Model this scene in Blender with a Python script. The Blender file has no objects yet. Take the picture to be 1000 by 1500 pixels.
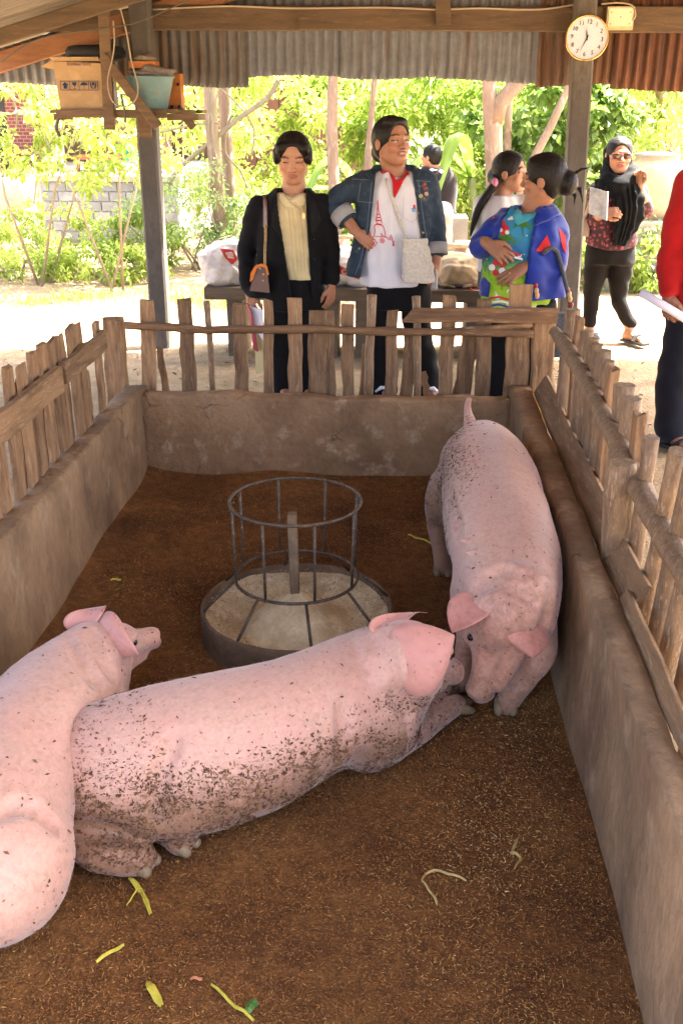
import bpy, bmesh, math, random
import numpy as np
from mathutils import Vector, Matrix
from mathutils.bvhtree import BVHTree

random.seed(7)
RNG = np.random.default_rng(11)
SC = bpy.context.scene
COL = SC.collection
rad = math.radians

# ------------------------------------------------------------------ camera
CAM_H = 1.65
F_PX, PITCH, YAW, ROLL = 1450.0, rad(22.25), rad(3.27), rad(0.13)
_c, _s = math.cos(YAW), math.sin(YAW)
FW = Vector((-_s * math.cos(PITCH), _c * math.cos(PITCH), -math.sin(PITCH)))
RT = Vector((_c, _s, 0.0))
UP = RT.cross(FW)
RT, UP = RT * math.cos(ROLL) + UP * math.sin(ROLL), UP * math.cos(ROLL) - RT * math.sin(ROLL)
CPOS = Vector((0, 0, CAM_H))
cd = bpy.data.cameras.new('camera')
cam = bpy.data.objects.new('camera', cd)
COL.objects.link(cam)
mw = Matrix((RT, UP, -FW)).transposed().to_4x4()
mw.translation = CPOS
cam.matrix_world = mw
cd.sensor_fit = 'VERTICAL'
cd.sensor_height = 36.0
cd.lens = F_PX / 1500.0 * 36.0
cd.clip_start, cd.clip_end = 0.05, 500.0
SC.camera = cam

# ------------------------------------------------------------------ light
SUN_EL, SUN_AZ = rad(60), rad(66)      # azimuth clockwise from +Y (seen from above)
world = bpy.data.worlds.new('World')
SC.world = world
world.use_nodes = True
wn = world.node_tree
sky = wn.nodes.new('ShaderNodeTexSky')
sky.sky_type = 'NISHITA'
sky.sun_disc = False
sky.sun_elevation = SUN_EL
sky.sun_rotation = SUN_AZ
sky.air_density = 0.6
sky.dust_density = 6.0
sky.ozone_density = 0.0
bg = wn.nodes['Background']
bg.inputs[1].default_value = 0.15
wn.links.new(sky.outputs[0], bg.inputs[0])
sd = bpy.data.lights.new('sun', 'SUN')
sd.energy = 5.0
sd.angle = rad(0.53)
sd.color = (1.0, 0.95, 0.86)
sun = bpy.data.objects.new('sun', sd)
COL.objects.link(sun)
SUN_DIR = Vector((math.sin(SUN_AZ) * math.cos(SUN_EL), math.cos(SUN_AZ) * math.cos(SUN_EL), math.sin(SUN_EL)))
sun.rotation_euler = SUN_DIR.to_track_quat('Z', 'Y').to_euler()
sun.location = (6, 4, 12)

SC.render.engine = 'CYCLES'
SC.cycles.use_denoising = True
SC.cycles.max_bounces = 8
SC.cycles.diffuse_bounces = 5
SC.cycles.glossy_bounces = 3
SC.cycles.transmission_bounces = 4
SC.cycles.transparent_max_bounces = 6
SC.cycles.sample_clamp_indirect = 8.0
vs = SC.view_settings
vs.view_transform = 'Standard'
vs.look = 'None'
vs.gamma = 1.0
vs.use_curve_mapping = False
vs.exposure = 3.62

# ------------------------------------------------------------------ pixel helpers
def ray(px, py):
    return FW + RT * ((px - 500) / F_PX) - UP * ((py - 750) / F_PX)
def atZ(px, py, z=0.0):
    d = ray(px, py); return CPOS + d * ((z - CAM_H) / d.z)
def atY(px, py, Y):
    d = ray(px, py); return CPOS + d * (Y / d.y)
def atX(px, py, X):
    d = ray(px, py); return CPOS + d * (X / d.x)
def atD(px, py, dist):
    return CPOS + ray(px, py).normalized() * dist
def px_at(Y):
    return Y / F_PX     # metres per photo pixel at distance Y

# ------------------------------------------------------------------ object helpers
def tag(o, label=None, cat=None, group=None, kind=None):
    if label: o['label'] = label
    if cat: o['category'] = cat
    if group: o['group'] = group
    if kind: o['kind'] = kind
    return o
def empty(name, loc=(0, 0, 0), label=None, cat=None, group=None):
    o = bpy.data.objects.new(name, None)
    COL.objects.link(o)
    o.location = loc
    o.empty_display_size = 0.1
    return tag(o, label, cat, group)
def link(name, me, m=None, parent=None):
    o = bpy.data.objects.new(name, me)
    COL.objects.link(o)
    if m is not None and not me.materials: me.materials.append(m)
    if parent is not None:
        o.parent = parent
        bpy.context.view_layer.update() if False else None
        o.matrix_parent_inverse = Matrix.Translation(parent.location).inverted() if parent.parent is None else (parent.matrix_parent_inverse @ Matrix.Translation(parent.location)).inverted()
    return o
def arr_mesh(name, V, Fq, smooth=True, cols=None, attrs=None):
    """fast mesh from numpy arrays; faces all of one size"""
    V = np.asarray(V, np.float32); Fq = np.asarray(Fq, np.int32)
    me = bpy.data.meshes.new(name)
    n, k = Fq.shape
    me.vertices.add(len(V)); me.vertices.foreach_set('co', V.ravel())
    me.loops.add(n * k); me.loops.foreach_set('vertex_index', Fq.ravel())
    me.polygons.add(n); me.polygons.foreach_set('loop_start', np.arange(0, n * k, k, dtype=np.int32))
    me.update(calc_edges=True)
    me.polygons.foreach_set('use_smooth', np.full(n, smooth, bool))
    if cols is not None:
        a = me.color_attributes.new('Col', 'FLOAT_COLOR', 'POINT')
        c4 = np.ones((len(V), 4), np.float32); c4[:, :3] = cols
        a.data.foreach_set('color', c4.ravel())
    if attrs:
        for nme, v in attrs.items():
            a = me.attributes.new(nme, 'FLOAT', 'POINT')
            a.data.foreach_set('value', np.asarray(v, np.float32))
    me.update()
    return me
class MB:
    """collects pieces of one part, then links them as one mesh"""
    def __init__(s): s.bm = bmesh.new()
    def poly(s, pts, smooth=False):
        f = s.bm.faces.new([s.bm.verts.new(p) for p in pts]); f.smooth = smooth
        return s
    def hexa(s, b, t):
        """b, t: four bottom and four top points"""
        vb = [s.bm.verts.new(p) for p in b]; vt = [s.bm.verts.new(p) for p in t]
        s.bm.faces.new(vb[::-1]); s.bm.faces.new(vt)
        for i in range(4):
            s.bm.faces.new([vb[i], vb[(i + 1) % 4], vt[(i + 1) % 4], vt[i]])
        return s
    def box(s, lo, hi):
        x0, y0, z0 = lo; x1, y1, z1 = hi
        return s.hexa([(x0, y0, z0), (x1, y0, z0), (x1, y1, z0), (x0, y1, z0)], [(x0, y0, z1), (x1, y0, z1), (x1, y1, z1), (x0, y1, z1)])
    def beam(s, a, b, w, d, side=(1, 0, 0), segs=1, wob=0.0, taper=1.0):
        """board from a to b: w along side, d across"""
        a, b = Vector(a), Vector(b); ax = (b - a).normalized()
        sd_ = Vector(side); sd_ = (sd_ - ax * sd_.dot(ax)).normalized(); nn = ax.cross(sd_)
        rings = []
        for i in range(segs + 1):
            t = i / segs; k = 1 + (taper - 1) * t
            c = a.lerp(b, t) + sd_ * random.uniform(-wob, wob) + nn * random.uniform(-wob, wob) * .5
            ww, dd = w * k * .5 * (1 + random.uniform(-1, 1) * wob / max(w, 1e-4)), d * .5
            ch = min(ww, dd) * .22
            loop = [(-ww, -dd + ch), (-ww + ch, -dd), (ww - ch, -dd), (ww, -dd + ch), (ww, dd - ch), (ww - ch, dd), (-ww + ch, dd), (-ww, dd - ch)]
            rings.append([s.bm.verts.new(c + sd_ * p + nn * q) for p, q in loop])
        for r0, r1 in zip(rings, rings[1:]):
            for i in range(8):
                s.bm.faces.new([r0[i], r0[(i + 1) % 8], r1[(i + 1) % 8], r1[i]])
        s.bm.faces.new(rings[0][::-1]); s.bm.faces.new(rings[-1])
        return s
    def tube(s, pts, r, n=8, smooth=True, cap=True, closed=False, rough=0.0):
        pts = [Vector(p) for p in pts]
        rr = r if hasattr(r, '__len__') else [r] * len(pts)
        rings = []; prev = None
        N = len(pts)
        for i, p in enumerate(pts):
            if closed: t = pts[(i + 1) % N] - pts[i - 1]
            else: t = pts[min(i + 1, N - 1)] - pts[max(i - 1, 0)]
            t.normalize()
            if prev is None:
                u = t.orthogonal().normalized()
            else:
                u = (prev - t * prev.dot(t))
                u = u.normalized() if u.length > 1e-6 else t.orthogonal().normalized()
            prev = u; v = t.cross(u)
            rings.append([s.bm.verts.new(p + (u * math.cos(2 * math.pi * k / n) + v * math.sin(2 * math.pi * k / n)) * rr[i] * (1 + random.uniform(-rough, rough))) for k in range(n)])
        pairs = list(zip(rings, rings[1:])) + ([(rings[-1], rings[0])] if closed else [])
        for r0, r1 in pairs:
            for k in range(n):
                f = s.bm.faces.new([r0[k], r0[(k + 1) % n], r1[(k + 1) % n], r1[k]]); f.smooth = smooth
        if cap and not closed:
            s.bm.faces.new(rings[0][::-1]); s.bm.faces.new(rings[-1])
        return s
    def lathe(s, c, prof, n=32, smooth=True, axis=None):
        """prof: (radius, height) from bottom to top around z (or axis)"""
        c = Vector(c)
        q = Vector((0, 0, 1)).rotation_difference(Vector(axis)).to_matrix() if axis is not None else Matrix.Identity(3)
        rings = []
        for r, h in prof:
            if r < 1e-5: rings.append([s.bm.verts.new(c + q @ Vector((0, 0, h)))])
            else: rings.append([s.bm.verts.new(c + q @ Vector((r * math.cos(2 * math.pi * k / n), r * math.sin(2 * math.pi * k / n), h))) for k in range(n)])
        for a, b in zip(rings, rings[1:]):
            for k in range(n):
                k2 = (k + 1) % n
                vsx = [a[k % len(a)], a[k2 % len(a)], b[k2 % len(b)], b[k % len(b)]]
                vsx = list(dict.fromkeys(vsx))
                if len(vsx) > 2:
                    f = s.bm.faces.new(vsx); f.smooth = smooth
        return s
    def prism(s, pts, off):
        """closed outline pts extruded by off"""
        off = Vector(off)
        a = [s.bm.verts.new(p) for p in pts]; b = [s.bm.verts.new(Vector(p) + off) for p in pts]
        s.bm.faces.new(a[::-1]); s.bm.faces.new(b)
        for i in range(len(a)):
            j = (i + 1) % len(a); s.bm.faces.new([a[i], a[j], b[j], b[i]])
        return s
    def ball(s, c, r, sub=2, sc=(1, 1, 1)):
        m = Matrix.Translation(c) @ Matrix.Diagonal((r * sc[0], r * sc[1], r * sc[2], 1))
        res = bmesh.ops.create_icosphere(s.bm, subdivisions=sub, radius=1.0, matrix=m)
        for v in res['verts']:
            for f in v.link_faces: f.smooth = True
        return s
    def mesh(s, name):
        bmesh.ops.recalc_face_normals(s.bm, faces=s.bm.faces[:])
        me = bpy.data.meshes.new(name); s.bm.to_mesh(me); s.bm.free(); return me
    def build(s, name, m, parent=None, label=None, cat=None, group=None, kind=None):
        o = link(name, s.mesh(name), m, parent)
        return tag(o, label, cat, group, kind)

# ------------------------------------------------------------------ materials
MATS = {}
def newmat(name):
    m = bpy.data.materials.new(name); m.use_nodes = True
    nt = m.node_tree; b = nt.nodes['Principled BSDF']
    MATS[name] = m
    return m, nt, b
def nd(nt, typ, **kw):
    n = nt.nodes.new(typ)
    for k, v in kw.items():
        if k.startswith('i_'):
            n.inputs[k[2:].replace('_', ' ')].default_value = v
        else: setattr(n, k, v)
    return n
def coords(nt, scale=(1, 1, 1), rot=(0, 0, 0)):
    g = nd(nt, 'ShaderNodeNewGeometry')
    mp = nd(nt, 'ShaderNodeMapping')
    mp.inputs['Scale'].default_value = scale; mp.inputs['Rotation'].default_value = rot
    nt.links.new(g.outputs['Position'], mp.inputs['Vector'])
    return mp.outputs['Vector']
def noise(nt, vec, scale, detail=4, rough=.55, dist=0.0):
    n = nd(nt, 'ShaderNodeTexNoise'); n.inputs['Scale'].default_value = scale
    n.inputs['Detail'].default_value = detail; n.inputs['Roughness'].default_value = rough
    n.inputs['Distortion'].default_value = dist
    nt.links.new(vec, n.inputs['Vector']); return n.outputs['Fac']
def ramp(nt, fac, stops, interp='LINEAR'):
    r = nd(nt, 'ShaderNodeValToRGB'); cr = r.color_ramp; cr.interpolation = interp
    while len(cr.elements) < len(stops): cr.elements.new(.5)
    for e, (p, c) in zip(cr.elements, stops):
        e.position = p; e.color = (*c, 1) if len(c) == 3 else c
    nt.links.new(fac, r.inputs['Fac']); return r.outputs['Color']
def mix(nt, fac, a, b, mode='MIX'):
    n = nd(nt, 'ShaderNodeMix', data_type='RGBA', blend_type=mode)
    if isinstance(fac, (int, float)): n.inputs[0].default_value = fac
    else: nt.links.new(fac, n.inputs[0])
    for i, v in ((6, a), (7, b)):
        if isinstance(v, tuple): n.inputs[i].default_value = (*v, 1)
        else: nt.links.new(v, n.inputs[i])
    return n.outputs[2]
def bump(nt, b, h, strength=.3, dist=.01):
    n = nd(nt, 'ShaderNodeBump'); n.inputs['Strength'].default_value = strength; n.inputs['Distance'].default_value = dist
    nt.links.new(h, n.inputs['Height']); nt.links.new(n.outputs['Normal'], b.inputs['Normal'])
def V3(c, k): return tuple(x * k for x in c)
def noise_col(nt, vec, scale):
    n = nd(nt, 'ShaderNodeTexNoise'); n.inputs['Scale'].default_value = scale; nt.links.new(vec, n.inputs['Vector']); return n.outputs['Color']
def surf(name, c, var=.35, scale=6, rough=.8, fine=60, bmp=.25, bd=.004, stretch=(1, 1, 1), c2=None, c3=None, metal=0, rnd=0.0, spec=.3, cracks=0):
    """blotchy painted/worn surface: two noise scales, optional second and third colours, random shift per object"""
    m, nt, b = newmat(name)
    vec = coords(nt, stretch)
    n1 = noise(nt, vec, scale, 5, .6, .3); n2 = noise(nt, vec, fine, 3, .6)
    c2 = c2 or V3(c, 1 - var)
    col = ramp(nt, n1, [(.33, c2), (.66, c)])
    if c3:
        n3 = noise(nt, vec, scale * 2.7, 4, .65)
        col = mix(nt, ramp(nt, n3, [(.55, (0, 0, 0)), (.68, (1, 1, 1))]), col, c3)
    col = mix(nt, ramp(nt, n2, [(.35, (.25,) * 3), (.7, (0, 0, 0))]), col, V3(c2, .6))
    if rnd:
        oi = nd(nt, 'ShaderNodeObjectInfo')
        hs = nd(nt, 'ShaderNodeHueSaturation')
        mr = nd(nt, 'ShaderNodeMapRange'); mr.inputs['To Min'].default_value = 1 - rnd; mr.inputs['To Max'].default_value = 1 + rnd
        nt.links.new(oi.outputs['Random'], mr.inputs['Value']); nt.links.new(mr.outputs['Result'], hs.inputs['Value'])
        nt.links.new(col, hs.inputs['Color']); col = hs.outputs['Color']
    nt.links.new(col, b.inputs['Base Color'])
    b.inputs['Roughness'].default_value = rough; b.inputs['Metallic'].default_value = metal
    b.inputs['Specular IOR Level'].default_value = spec
    if cracks:
        vo = nd(nt, 'ShaderNodeTexVoronoi', feature='DISTANCE_TO_EDGE'); vo.inputs['Scale'].default_value = cracks
        dv = mix(nt, .12, vec, noise_col(nt, vec, 9)); nt.links.new(dv, vo.inputs['Vector'])
        ck_ = ramp(nt, vo.outputs['Distance'], [(.0, (.75,) * 3), (.012, (0, 0, 0))])
        brk = nd(nt, 'ShaderNodeMath', operation='MULTIPLY'); nt.links.new(ck_, brk.inputs[0]); nt.links.new(ramp(nt, noise(nt, vec, 4, 3), [(.5, (0, 0, 0)), (.62, (1, 1, 1))]), brk.inputs[1])
        col = mix(nt, brk.outputs[0], col, V3(c2, .35)); nt.links.new(col, b.inputs['Base Color'])
    if bmp:
        ad = nd(nt, 'ShaderNodeMath', operation='ADD'); nt.links.new(n1, ad.inputs[0]); nt.links.new(n2, ad.inputs[1])
        bump(nt, b, ad.outputs[0], bmp, bd)
    return m
def plain(name, c, rough=.6, metal=0, spec=.4, sheen=0, fine=150, var=.12):
    m, nt, b = newmat(name)
    vec = coords(nt)
    col = ramp(nt, noise(nt, vec, fine, 3), [(.3, V3(c, 1 - var)), (.7, c)])
    nt.links.new(col, b.inputs['Base Color'])
    b.inputs['Roughness'].default_value = rough; b.inputs['Metallic'].default_value = metal; b.inputs['Specular IOR Level'].default_value = spec
    if sheen: b.inputs['Sheen Weight'].default_value = sheen
    return m
def leafmat(name, c, c2, trans=.45):
    m, nt, b = newmat(name)
    at = nd(nt, 'ShaderNodeAttribute', attribute_name='tone')
    col = ramp(nt, at.outputs['Fac'], [(0, c2), (1, c)])
    nt.links.new(col, b.inputs['Base Color']); b.inputs['Roughness'].default_value = .38; b.inputs['Specular IOR Level'].default_value = .55
    tr = nd(nt, 'ShaderNodeBsdfTranslucent')
    br = mix(nt, .4, col, (.42, .58, .08))
    nt.links.new(br, tr.inputs['Color'])
    ms = nd(nt, 'ShaderNodeMixShader'); ms.inputs[0].default_value = trans
    out = nt.nodes['Material Output']
    nt.links.new(b.outputs[0], ms.inputs[1]); nt.links.new(tr.outputs[0], ms.inputs[2]); nt.links.new(ms.outputs[0], out.inputs['Surface'])
    return m
def colmat(name, rough=.6, spec=.3, fine=0, amp=.25, sss=0.0):
    """colour from the mesh's own colour attribute"""
    m, nt, b = newmat(name)
    at = nd(nt, 'ShaderNodeAttribute', attribute_name='Col')
    col = at.outputs['Color']
    if fine:
        col = mix(nt, ramp(nt, noise(nt, coords(nt), fine, 4), [(.35, (amp,) * 3), (.65, (0, 0, 0))]), col, (0, 0, 0))
    nt.links.new(col, b.inputs['Base Color']); b.inputs['Roughness'].default_value = rough; b.inputs['Specular IOR Level'].default_value = spec
    if sss:
        b.inputs['Subsurface Weight'].default_value = sss; b.inputs['Subsurface Radius'].default_value = (.02, .008, .005); b.inputs['Subsurface Scale'].default_value = .3
    return m

WOOD = surf('weathered_wood', (.35, .205, .10), .5, 5, .75, 55, .7, .008, (6, 6, .8), c2=(.13, .07, .035), c3=(.35, .225, .125), rnd=.28)
WOODX = surf('weathered_rail', (.29, .16, .075), .5, 5, .75, 55, .7, .008, (.8, 6, 6), c2=(.13, .07, .035), c3=(.35, .225, .125), rnd=.14)
WOODY = surf('weathered_rail_long', (.30, .175, .085), .45, 5, .7, 55, .7, .008, (6, .8, 6), c2=(.15, .085, .04), c3=(.36, .245, .145), rnd=.14)
LOGM = surf('peeled_log', (.31, .19, .095), .5, 9, .55, 70, .7, .008, (5, 5, 1), c2=(.15, .085, .042), c3=(.40, .28, .17), rnd=.2, spec=.5)
CONC = surf('stained_concrete', (.37, .215, .105), .5, 3.2, .85, 38, .8, .01, (1, 1, 1), c2=(.19, .105, .05), c3=(.46, .31, .18), cracks=3.5)
CONCL = surf('grey_stained_concrete', (.38, .235, .122), .5, 2.2, .8, 38, .8, .01, (1, 1, .6), c2=(.10, .06, .032), c3=(.37, .25, .145), cracks=3)
IRON = surf('rusty_iron_rod', (.10, .068, .045), .5, 30, .55, 140, .5, .002, c2=(.045, .03, .02), c3=(.24, .13, .06))
TRAYM = surf('feed_crusted_concrete', (.68, .54, .32), .4, 8, .9, 70, .7, .008, c2=(.40, .28, .14), c3=(.64, .53, .35))
TRAYO = surf('muddy_concrete', (.20, .125, .07), .4, 9, .85, 60, .6, .008, c2=(.09, .055, .03))
# ================================================================== ground, pen
YB, XL, XR = 4.42, -1.185, 0.517
HB, HL, HR = .405, .425, .46

def ground_mat():
    m, nt, b = newmat('dry_earth')
    v = coords(nt)
    n1 = noise(nt, v, .55, 6, .6, .4); n2 = noise(nt, v, 7, 5, .65); n3 = noise(nt, v, 60, 3, .6)
    col = ramp(nt, n1, [(.35, (.30, .215, .125)), (.6, (.44, .34, .22)), (.75, (.52, .42, .29))])
    col = mix(nt, ramp(nt, n2, [(.42, (.5,) * 3), (.6, (0, 0, 0))]), col, (.22, .145, .08))
    col = mix(nt, ramp(nt, n3, [(.3, (.35,) * 3), (.55, (0, 0, 0))]), col, (.2, .13, .07))
    nt.links.new(col, b.inputs['Base Color']); b.inputs['Roughness'].default_value = .95; b.inputs['Specular IOR Level'].default_value = .1
    ad = nd(nt, 'ShaderNodeMath', operation='ADD'); nt.links.new(n2, ad.inputs[0]); nt.links.new(n3, ad.inputs[1])
    bump(nt, b, ad.outputs[0], .8, .03)
    return m
def ground():
    xs = np.concatenate([np.linspace(-120, -8, 12), np.linspace(-7, 7, 90), np.linspace(8, 120, 12)])
    ys = np.concatenate([np.linspace(-60, -2, 12), np.linspace(-1, 14, 110), np.linspace(15, 200, 14)])
    X, Y = np.meshgrid(xs, ys, indexing='ij')
    Z = -.012 + .010 * np.sin(X * 2.1 + np.sin(Y * 1.3)) * np.sin(Y * 1.7 + 1) + .006 * np.sin(X * 7.3 + 2 * np.sin(Y * 3.1)) * np.sin(Y * 6.1)
    far = np.clip((np.abs(X) - 6) / 2, 0, 1) + np.clip((Y - 12) / 2, 0, 1)
    Z = Z - .01
    inside = (X > XL - .1) & (X < XR + .1) & (Y < YB + .1)
    Z = np.where(inside, -.06, Z)
    n, k = X.shape
    V = np.stack([X.ravel(), Y.ravel(), Z.ravel()], 1)
    i = np.arange(n * k).reshape(n, k)
    Fq = np.stack([i[:-1, :-1], i[1:, :-1], i[1:, 1:], i[:-1, 1:]], -1).reshape(-1, 4)
    tag(link('ground', arr_mesh('ground', V, Fq), ground_mat()), 'dry bare earth around the pen and under the shed', None, None, 'structure')
ground()

def floor_z(x, y):
    return .02 * np.clip((y - 3.0) / 1.4, 0, 1) + .008 * np.sin(x * 5.3 + 1) * np.sin(y * 4.1) + .005 * np.sin(x * 13 + 2 * np.sin(y * 5)) * np.sin(y * 11 + x)
def pen_floor():
    m, nt, b = newmat('brown_bedding')
    v = coords(nt)
    n1 = noise(nt, v, 2.2, 5, .6, .5); n2 = noise(nt, v, 120, 4, .7); n3 = noise(nt, coords(nt, (1, 1, 1)), 28, 4, .7)
    col = ramp(nt, n1, [(.32, (.095, .036, .010)), (.5, (.20, .082, .022)), (.72, (.30, .132, .036))])
    col = mix(nt, ramp(nt, n3, [(.4, (.5,) * 3), (.6, (0, 0, 0))]), col, (.055, .022, .009))
    col = mix(nt, ramp(nt, n2, [(.58, (0, 0, 0)), (.75, (.55,) * 3)]), col, (.30, .17, .075))
    nt.links.new(col, b.inputs['Base Color']); b.inputs['Roughness'].default_value = .9; b.inputs['Specular IOR Level'].default_value = .2
    ad = nd(nt, 'ShaderNodeMath', operation='ADD'); nt.links.new(n2, ad.inputs[0]); nt.links.new(n3, ad.inputs[1])
    bump(nt, b, ad.outputs[0], .9, .012)
    xs = np.linspace(XL - .04, XR + .03, 60); ys = np.linspace(.6, YB + .04, 130)
    X, Y = np.meshgrid(xs, ys, indexing='ij'); Z = floor_z(X, Y)
    # bedding piled against the walls
    Z = Z + .03 * np.exp(-(YB - Y) / .08) * (.6 + .4 * np.sin(X * 9)) + .02 * np.exp(-(X - XL) / .05)
    n, k = X.shape; i = np.arange(n * k).reshape(n, k)
    Fq = np.stack([i[:-1, :-1], i[1:, :-1], i[1:, 1:], i[:-1, 1:]], -1).reshape(-1, 4)
    tag(link('pen_floor', arr_mesh('pen_floor', np.stack([X.ravel(), Y.ravel(), Z.ravel()], 1), Fq), m), 'brown husk bedding floor of the pig pen', None, None, 'structure')
pen_floor()

def flakes(name, P, N, L, W, cols, m, lift=.001, parent=None, tilt=.35):
    """small folded slivers lying at P with normals N"""
    n = len(P)
    a = RNG.normal(size=(n, 3)); N = N + tilt * RNG.normal(size=(n, 3)); N /= np.linalg.norm(N, axis=1)[:, None]
    t = np.cross(N, a); t /= np.linalg.norm(t, axis=1)[:, None]; s = np.cross(N, t)
    L = L[:, None]; W = W[:, None]
    c = P + N * lift
    V = np.stack([c - t * L / 2, c + s * W / 2 + N * W * .35, c + t * L / 2, c - s * W / 2 + N * W * .35], 1).reshape(-1, 3)
    i = np.arange(n)[:, None] * 4
    Fq = i + np.array([[0, 3, 2, 1]])
    me = arr_mesh(name, V, Fq, False, np.repeat(cols, 4, 0))
    return link(name, me, m, parent)
FLK = colmat('husk_flakes', .75, .25)
def bedding():
    n = 165000
    x = RNG.uniform(XL + .01, XR - .01, n); y = 1.25 + (YB - 1.27) * RNG.uniform(0, 1, n) ** 1.3
    P = np.stack([x, y, floor_z(x, y) + RNG.uniform(0, .006, n)], 1)
    P[:, 2] += .03 * np.exp(-(YB - y) / .08) * (.6 + .4 * np.sin(x * 9))
    L = RNG.uniform(.004, .010, n) * RNG.choice([1, 1, 1, 1.6], n); W = RNG.uniform(.0014, .0028, n)
    base = np.array([[.09, .035, .009], [.165, .066, .017], [.25, .105, .028], [.34, .155, .044], [.48, .28, .085], [.60, .43, .19]])
    # brighter, fresher husk in patches
    pale = np.exp(-(((x - .20) / .18) ** 2 + ((y - 1.95) / .28) ** 2)) + .5 * np.exp(-(((x - .36) / .12) ** 2 + ((y - 2.35) / .35) ** 2)) + .6 * np.exp(-(((x + 1.0) / .1) ** 2 + ((y - 3.6) / .7) ** 2))
    patch = .5 + .5 * np.sin(x * 6.1 + 2 * np.sin(y * 4)) * np.sin(y * 5.3 + x * 2)
    u = RNG.uniform(0, 1, n) + .22 * patch + .30 * pale * (RNG.uniform(0, 1, n) > .25)
    k = np.digitize(u, [.26, .56, .84, 1.08, 1.24])
    cols = base[k] * RNG.uniform(.75, 1.2, (n, 1))
    tag(flakes('husk_bedding', P, np.tile([0, 0, 1.0], (n, 1)), L, W, cols, FLK, .002), 'loose brown rice husk bedding spread over the pen floor', 'bedding', None, 'stuff')
bedding()

def wall_mesh(a, b, inner_n, h, t0, t1, m, label, zb=-.06, name='concrete_wall', segs=44):
    """low wall from a to b (inner foot line), outward thickness; rough trowelled top"""
    a, b = Vector(a), Vector(b); n = Vector(inner_n)
    ax = (b - a).normalized()
    prof = 9
    V = []; rs = np.random.default_rng(int(abs(a.x * 100 + b.y * 10)) + 3)
    ph = rs.uniform(0, 6, 8)
    for i in range(segs + 1):
        t = i / segs; p = a.lerp(b, t); th = t0 + (t1 - t0) * t
        w = lambda k, f: math.sin(t * f + ph[k])
        hh = h + .006 * w(0, 9) + .004 * w(1, 31) + rs.normal() * .002
        bul = .006 * w(2, 7) + .004 * w(3, 19)
        pts = [(.012 + bul, zb), (.006 + bul, h * .3), (.0 + bul, h * .65), (-.001 + bul * .6, hh - .014), (-.006 + rs.normal() * .002, hh - .003), (-.02, hh + rs.normal() * .0015), (-th * .6, hh + rs.normal() * .002), (-th + .008 + rs.normal() * .002, hh - .003), (-th + rs.normal() * .002, hh - .02), (-th, zb)]
        for o, z in pts:
            q = p + n * o; V.append((q.x, q.y, z))
    K = 10; Fq = []
    for i in range(segs):
        for k in range(K - 1):
            Fq.append((i * K + k, (i + 1) * K + k, (i + 1) * K + k + 1, i * K + k + 1))
    bm = bmesh.new(); vs_ = [bm.verts.new(v) for v in V]
    for f in Fq:
        g = bm.faces.new([vs_[k] for k in f]); g.smooth = True
    bm.faces.new([vs_[k] for k in range(K)]); bm.faces.new([vs_[segs * K + k] for k in range(K)])
    bmesh.ops.recalc_face_normals(bm, faces=bm.faces[:])
    me = bpy.data.meshes.new(name); bm.to_mesh(me); bm.free()
    return tag(link(name, me, m), label, 'wall', 'low concrete walls of the pen')
wall_mesh((XL - .02, YB, 0), (XR + .02, YB, 0), (0, -1, 0), HB, .1, .1, CONC, 'low dirty concrete wall closing the far end of the pen')
wall_mesh((XL, YB + .105, 0), (XL, .9, 0), (1, 0, 0), HL, .1, .1, CONCL, 'low stained concrete pen wall behind the two lying pigs')
wall_mesh((XR, .9, 0), (XR, YB + .105, 0), (-1, 0, 0), HR, .062, .105, CONCL, 'low concrete pen wall that the standing pig leans along')

# ------------------------------------------------------------------ fences
def board(parent, top, bot, w, d, side, name='picket', m=None, log=False, segs=4):
    """top, bot: 3D end points of a picket's centre line"""
    top, bot = Vector(top), Vector(bot)
    mb = MB()
    if log:
        pts = [bot.lerp(top, i / segs) + Vector(side) * random.uniform(-.005, .005) for i in range(segs + 1)]
        mb.tube(pts, [w * .5 * random.uniform(.88, 1.1) for _ in pts], 8, True, True, False, .06)
    else:
        mb.beam(bot, top, w, d, side, 6, .0042, random.uniform(.86, 1.03))
        # sawn or broken end
        mx = max(v.co.z for v in mb.bm.verts)
        for v in mb.bm.verts:
            if v.co.z > mx - .006: v.co.z += random.uniform(-.012, .008)
    return mb.build(name, (LOGM if log else WOOD) if m is None else m, parent)

YF = YB + .125
fb = empty('picket_fence', (0, YF, HB), 'wooden picket fence along the far end of the pen', 'fence', 'rough timber fences round the pen')
def bp(xt, yt, xb, yb, wpx, log=False, dy=0.0, dd=.02, m=None, name='picket'):
    t = atY(xt, yt, YF + dy); b = atY(xb, yb, YF + dy)
    b.z = min(b.z, HB - .05)
    board(fb, t, b, wpx * px_at(YF) * 1.02, dd if not log else 0, (1, 0, 0), name, m, log)
bp(166, 466, 175, 600, 32, dd=.06, dy=.02, name='corner_post')
for xt, yt, xb, w in ((215, 440, 221, 21), (270, 438, 279, 21), (351, 446, 355, 21), (393, 439, 395, 15), (432, 437, 433, 20), (470, 456, 471, 41), (509, 446, 510, 17), (575, 454, 572, 18), (657, 434, 650, 20), (710, 440, 704, 23), (762, 418, 754, 36)):
    bp(xt, yt, xb, 590, w)
for xt, yt, xb, w in ((304, 441, 314, 10), (545, 432, 539, 13), (610, 434, 610, 12)):
    bp(xt, yt, xb, 590, w, True)
for xt, yt, xb, w in ((234, 510, 245, 10), (535, 500, 530, 10), (603, 490, 592, 18), (690, 490, 673, 26), (620, 545, 626, 9)):
    bp(xt, yt, xb, 590, w, dy=.05)
bp(798, 456, 788, 625, 31, dd=.06, dy=.0, name='corner_post')
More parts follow.
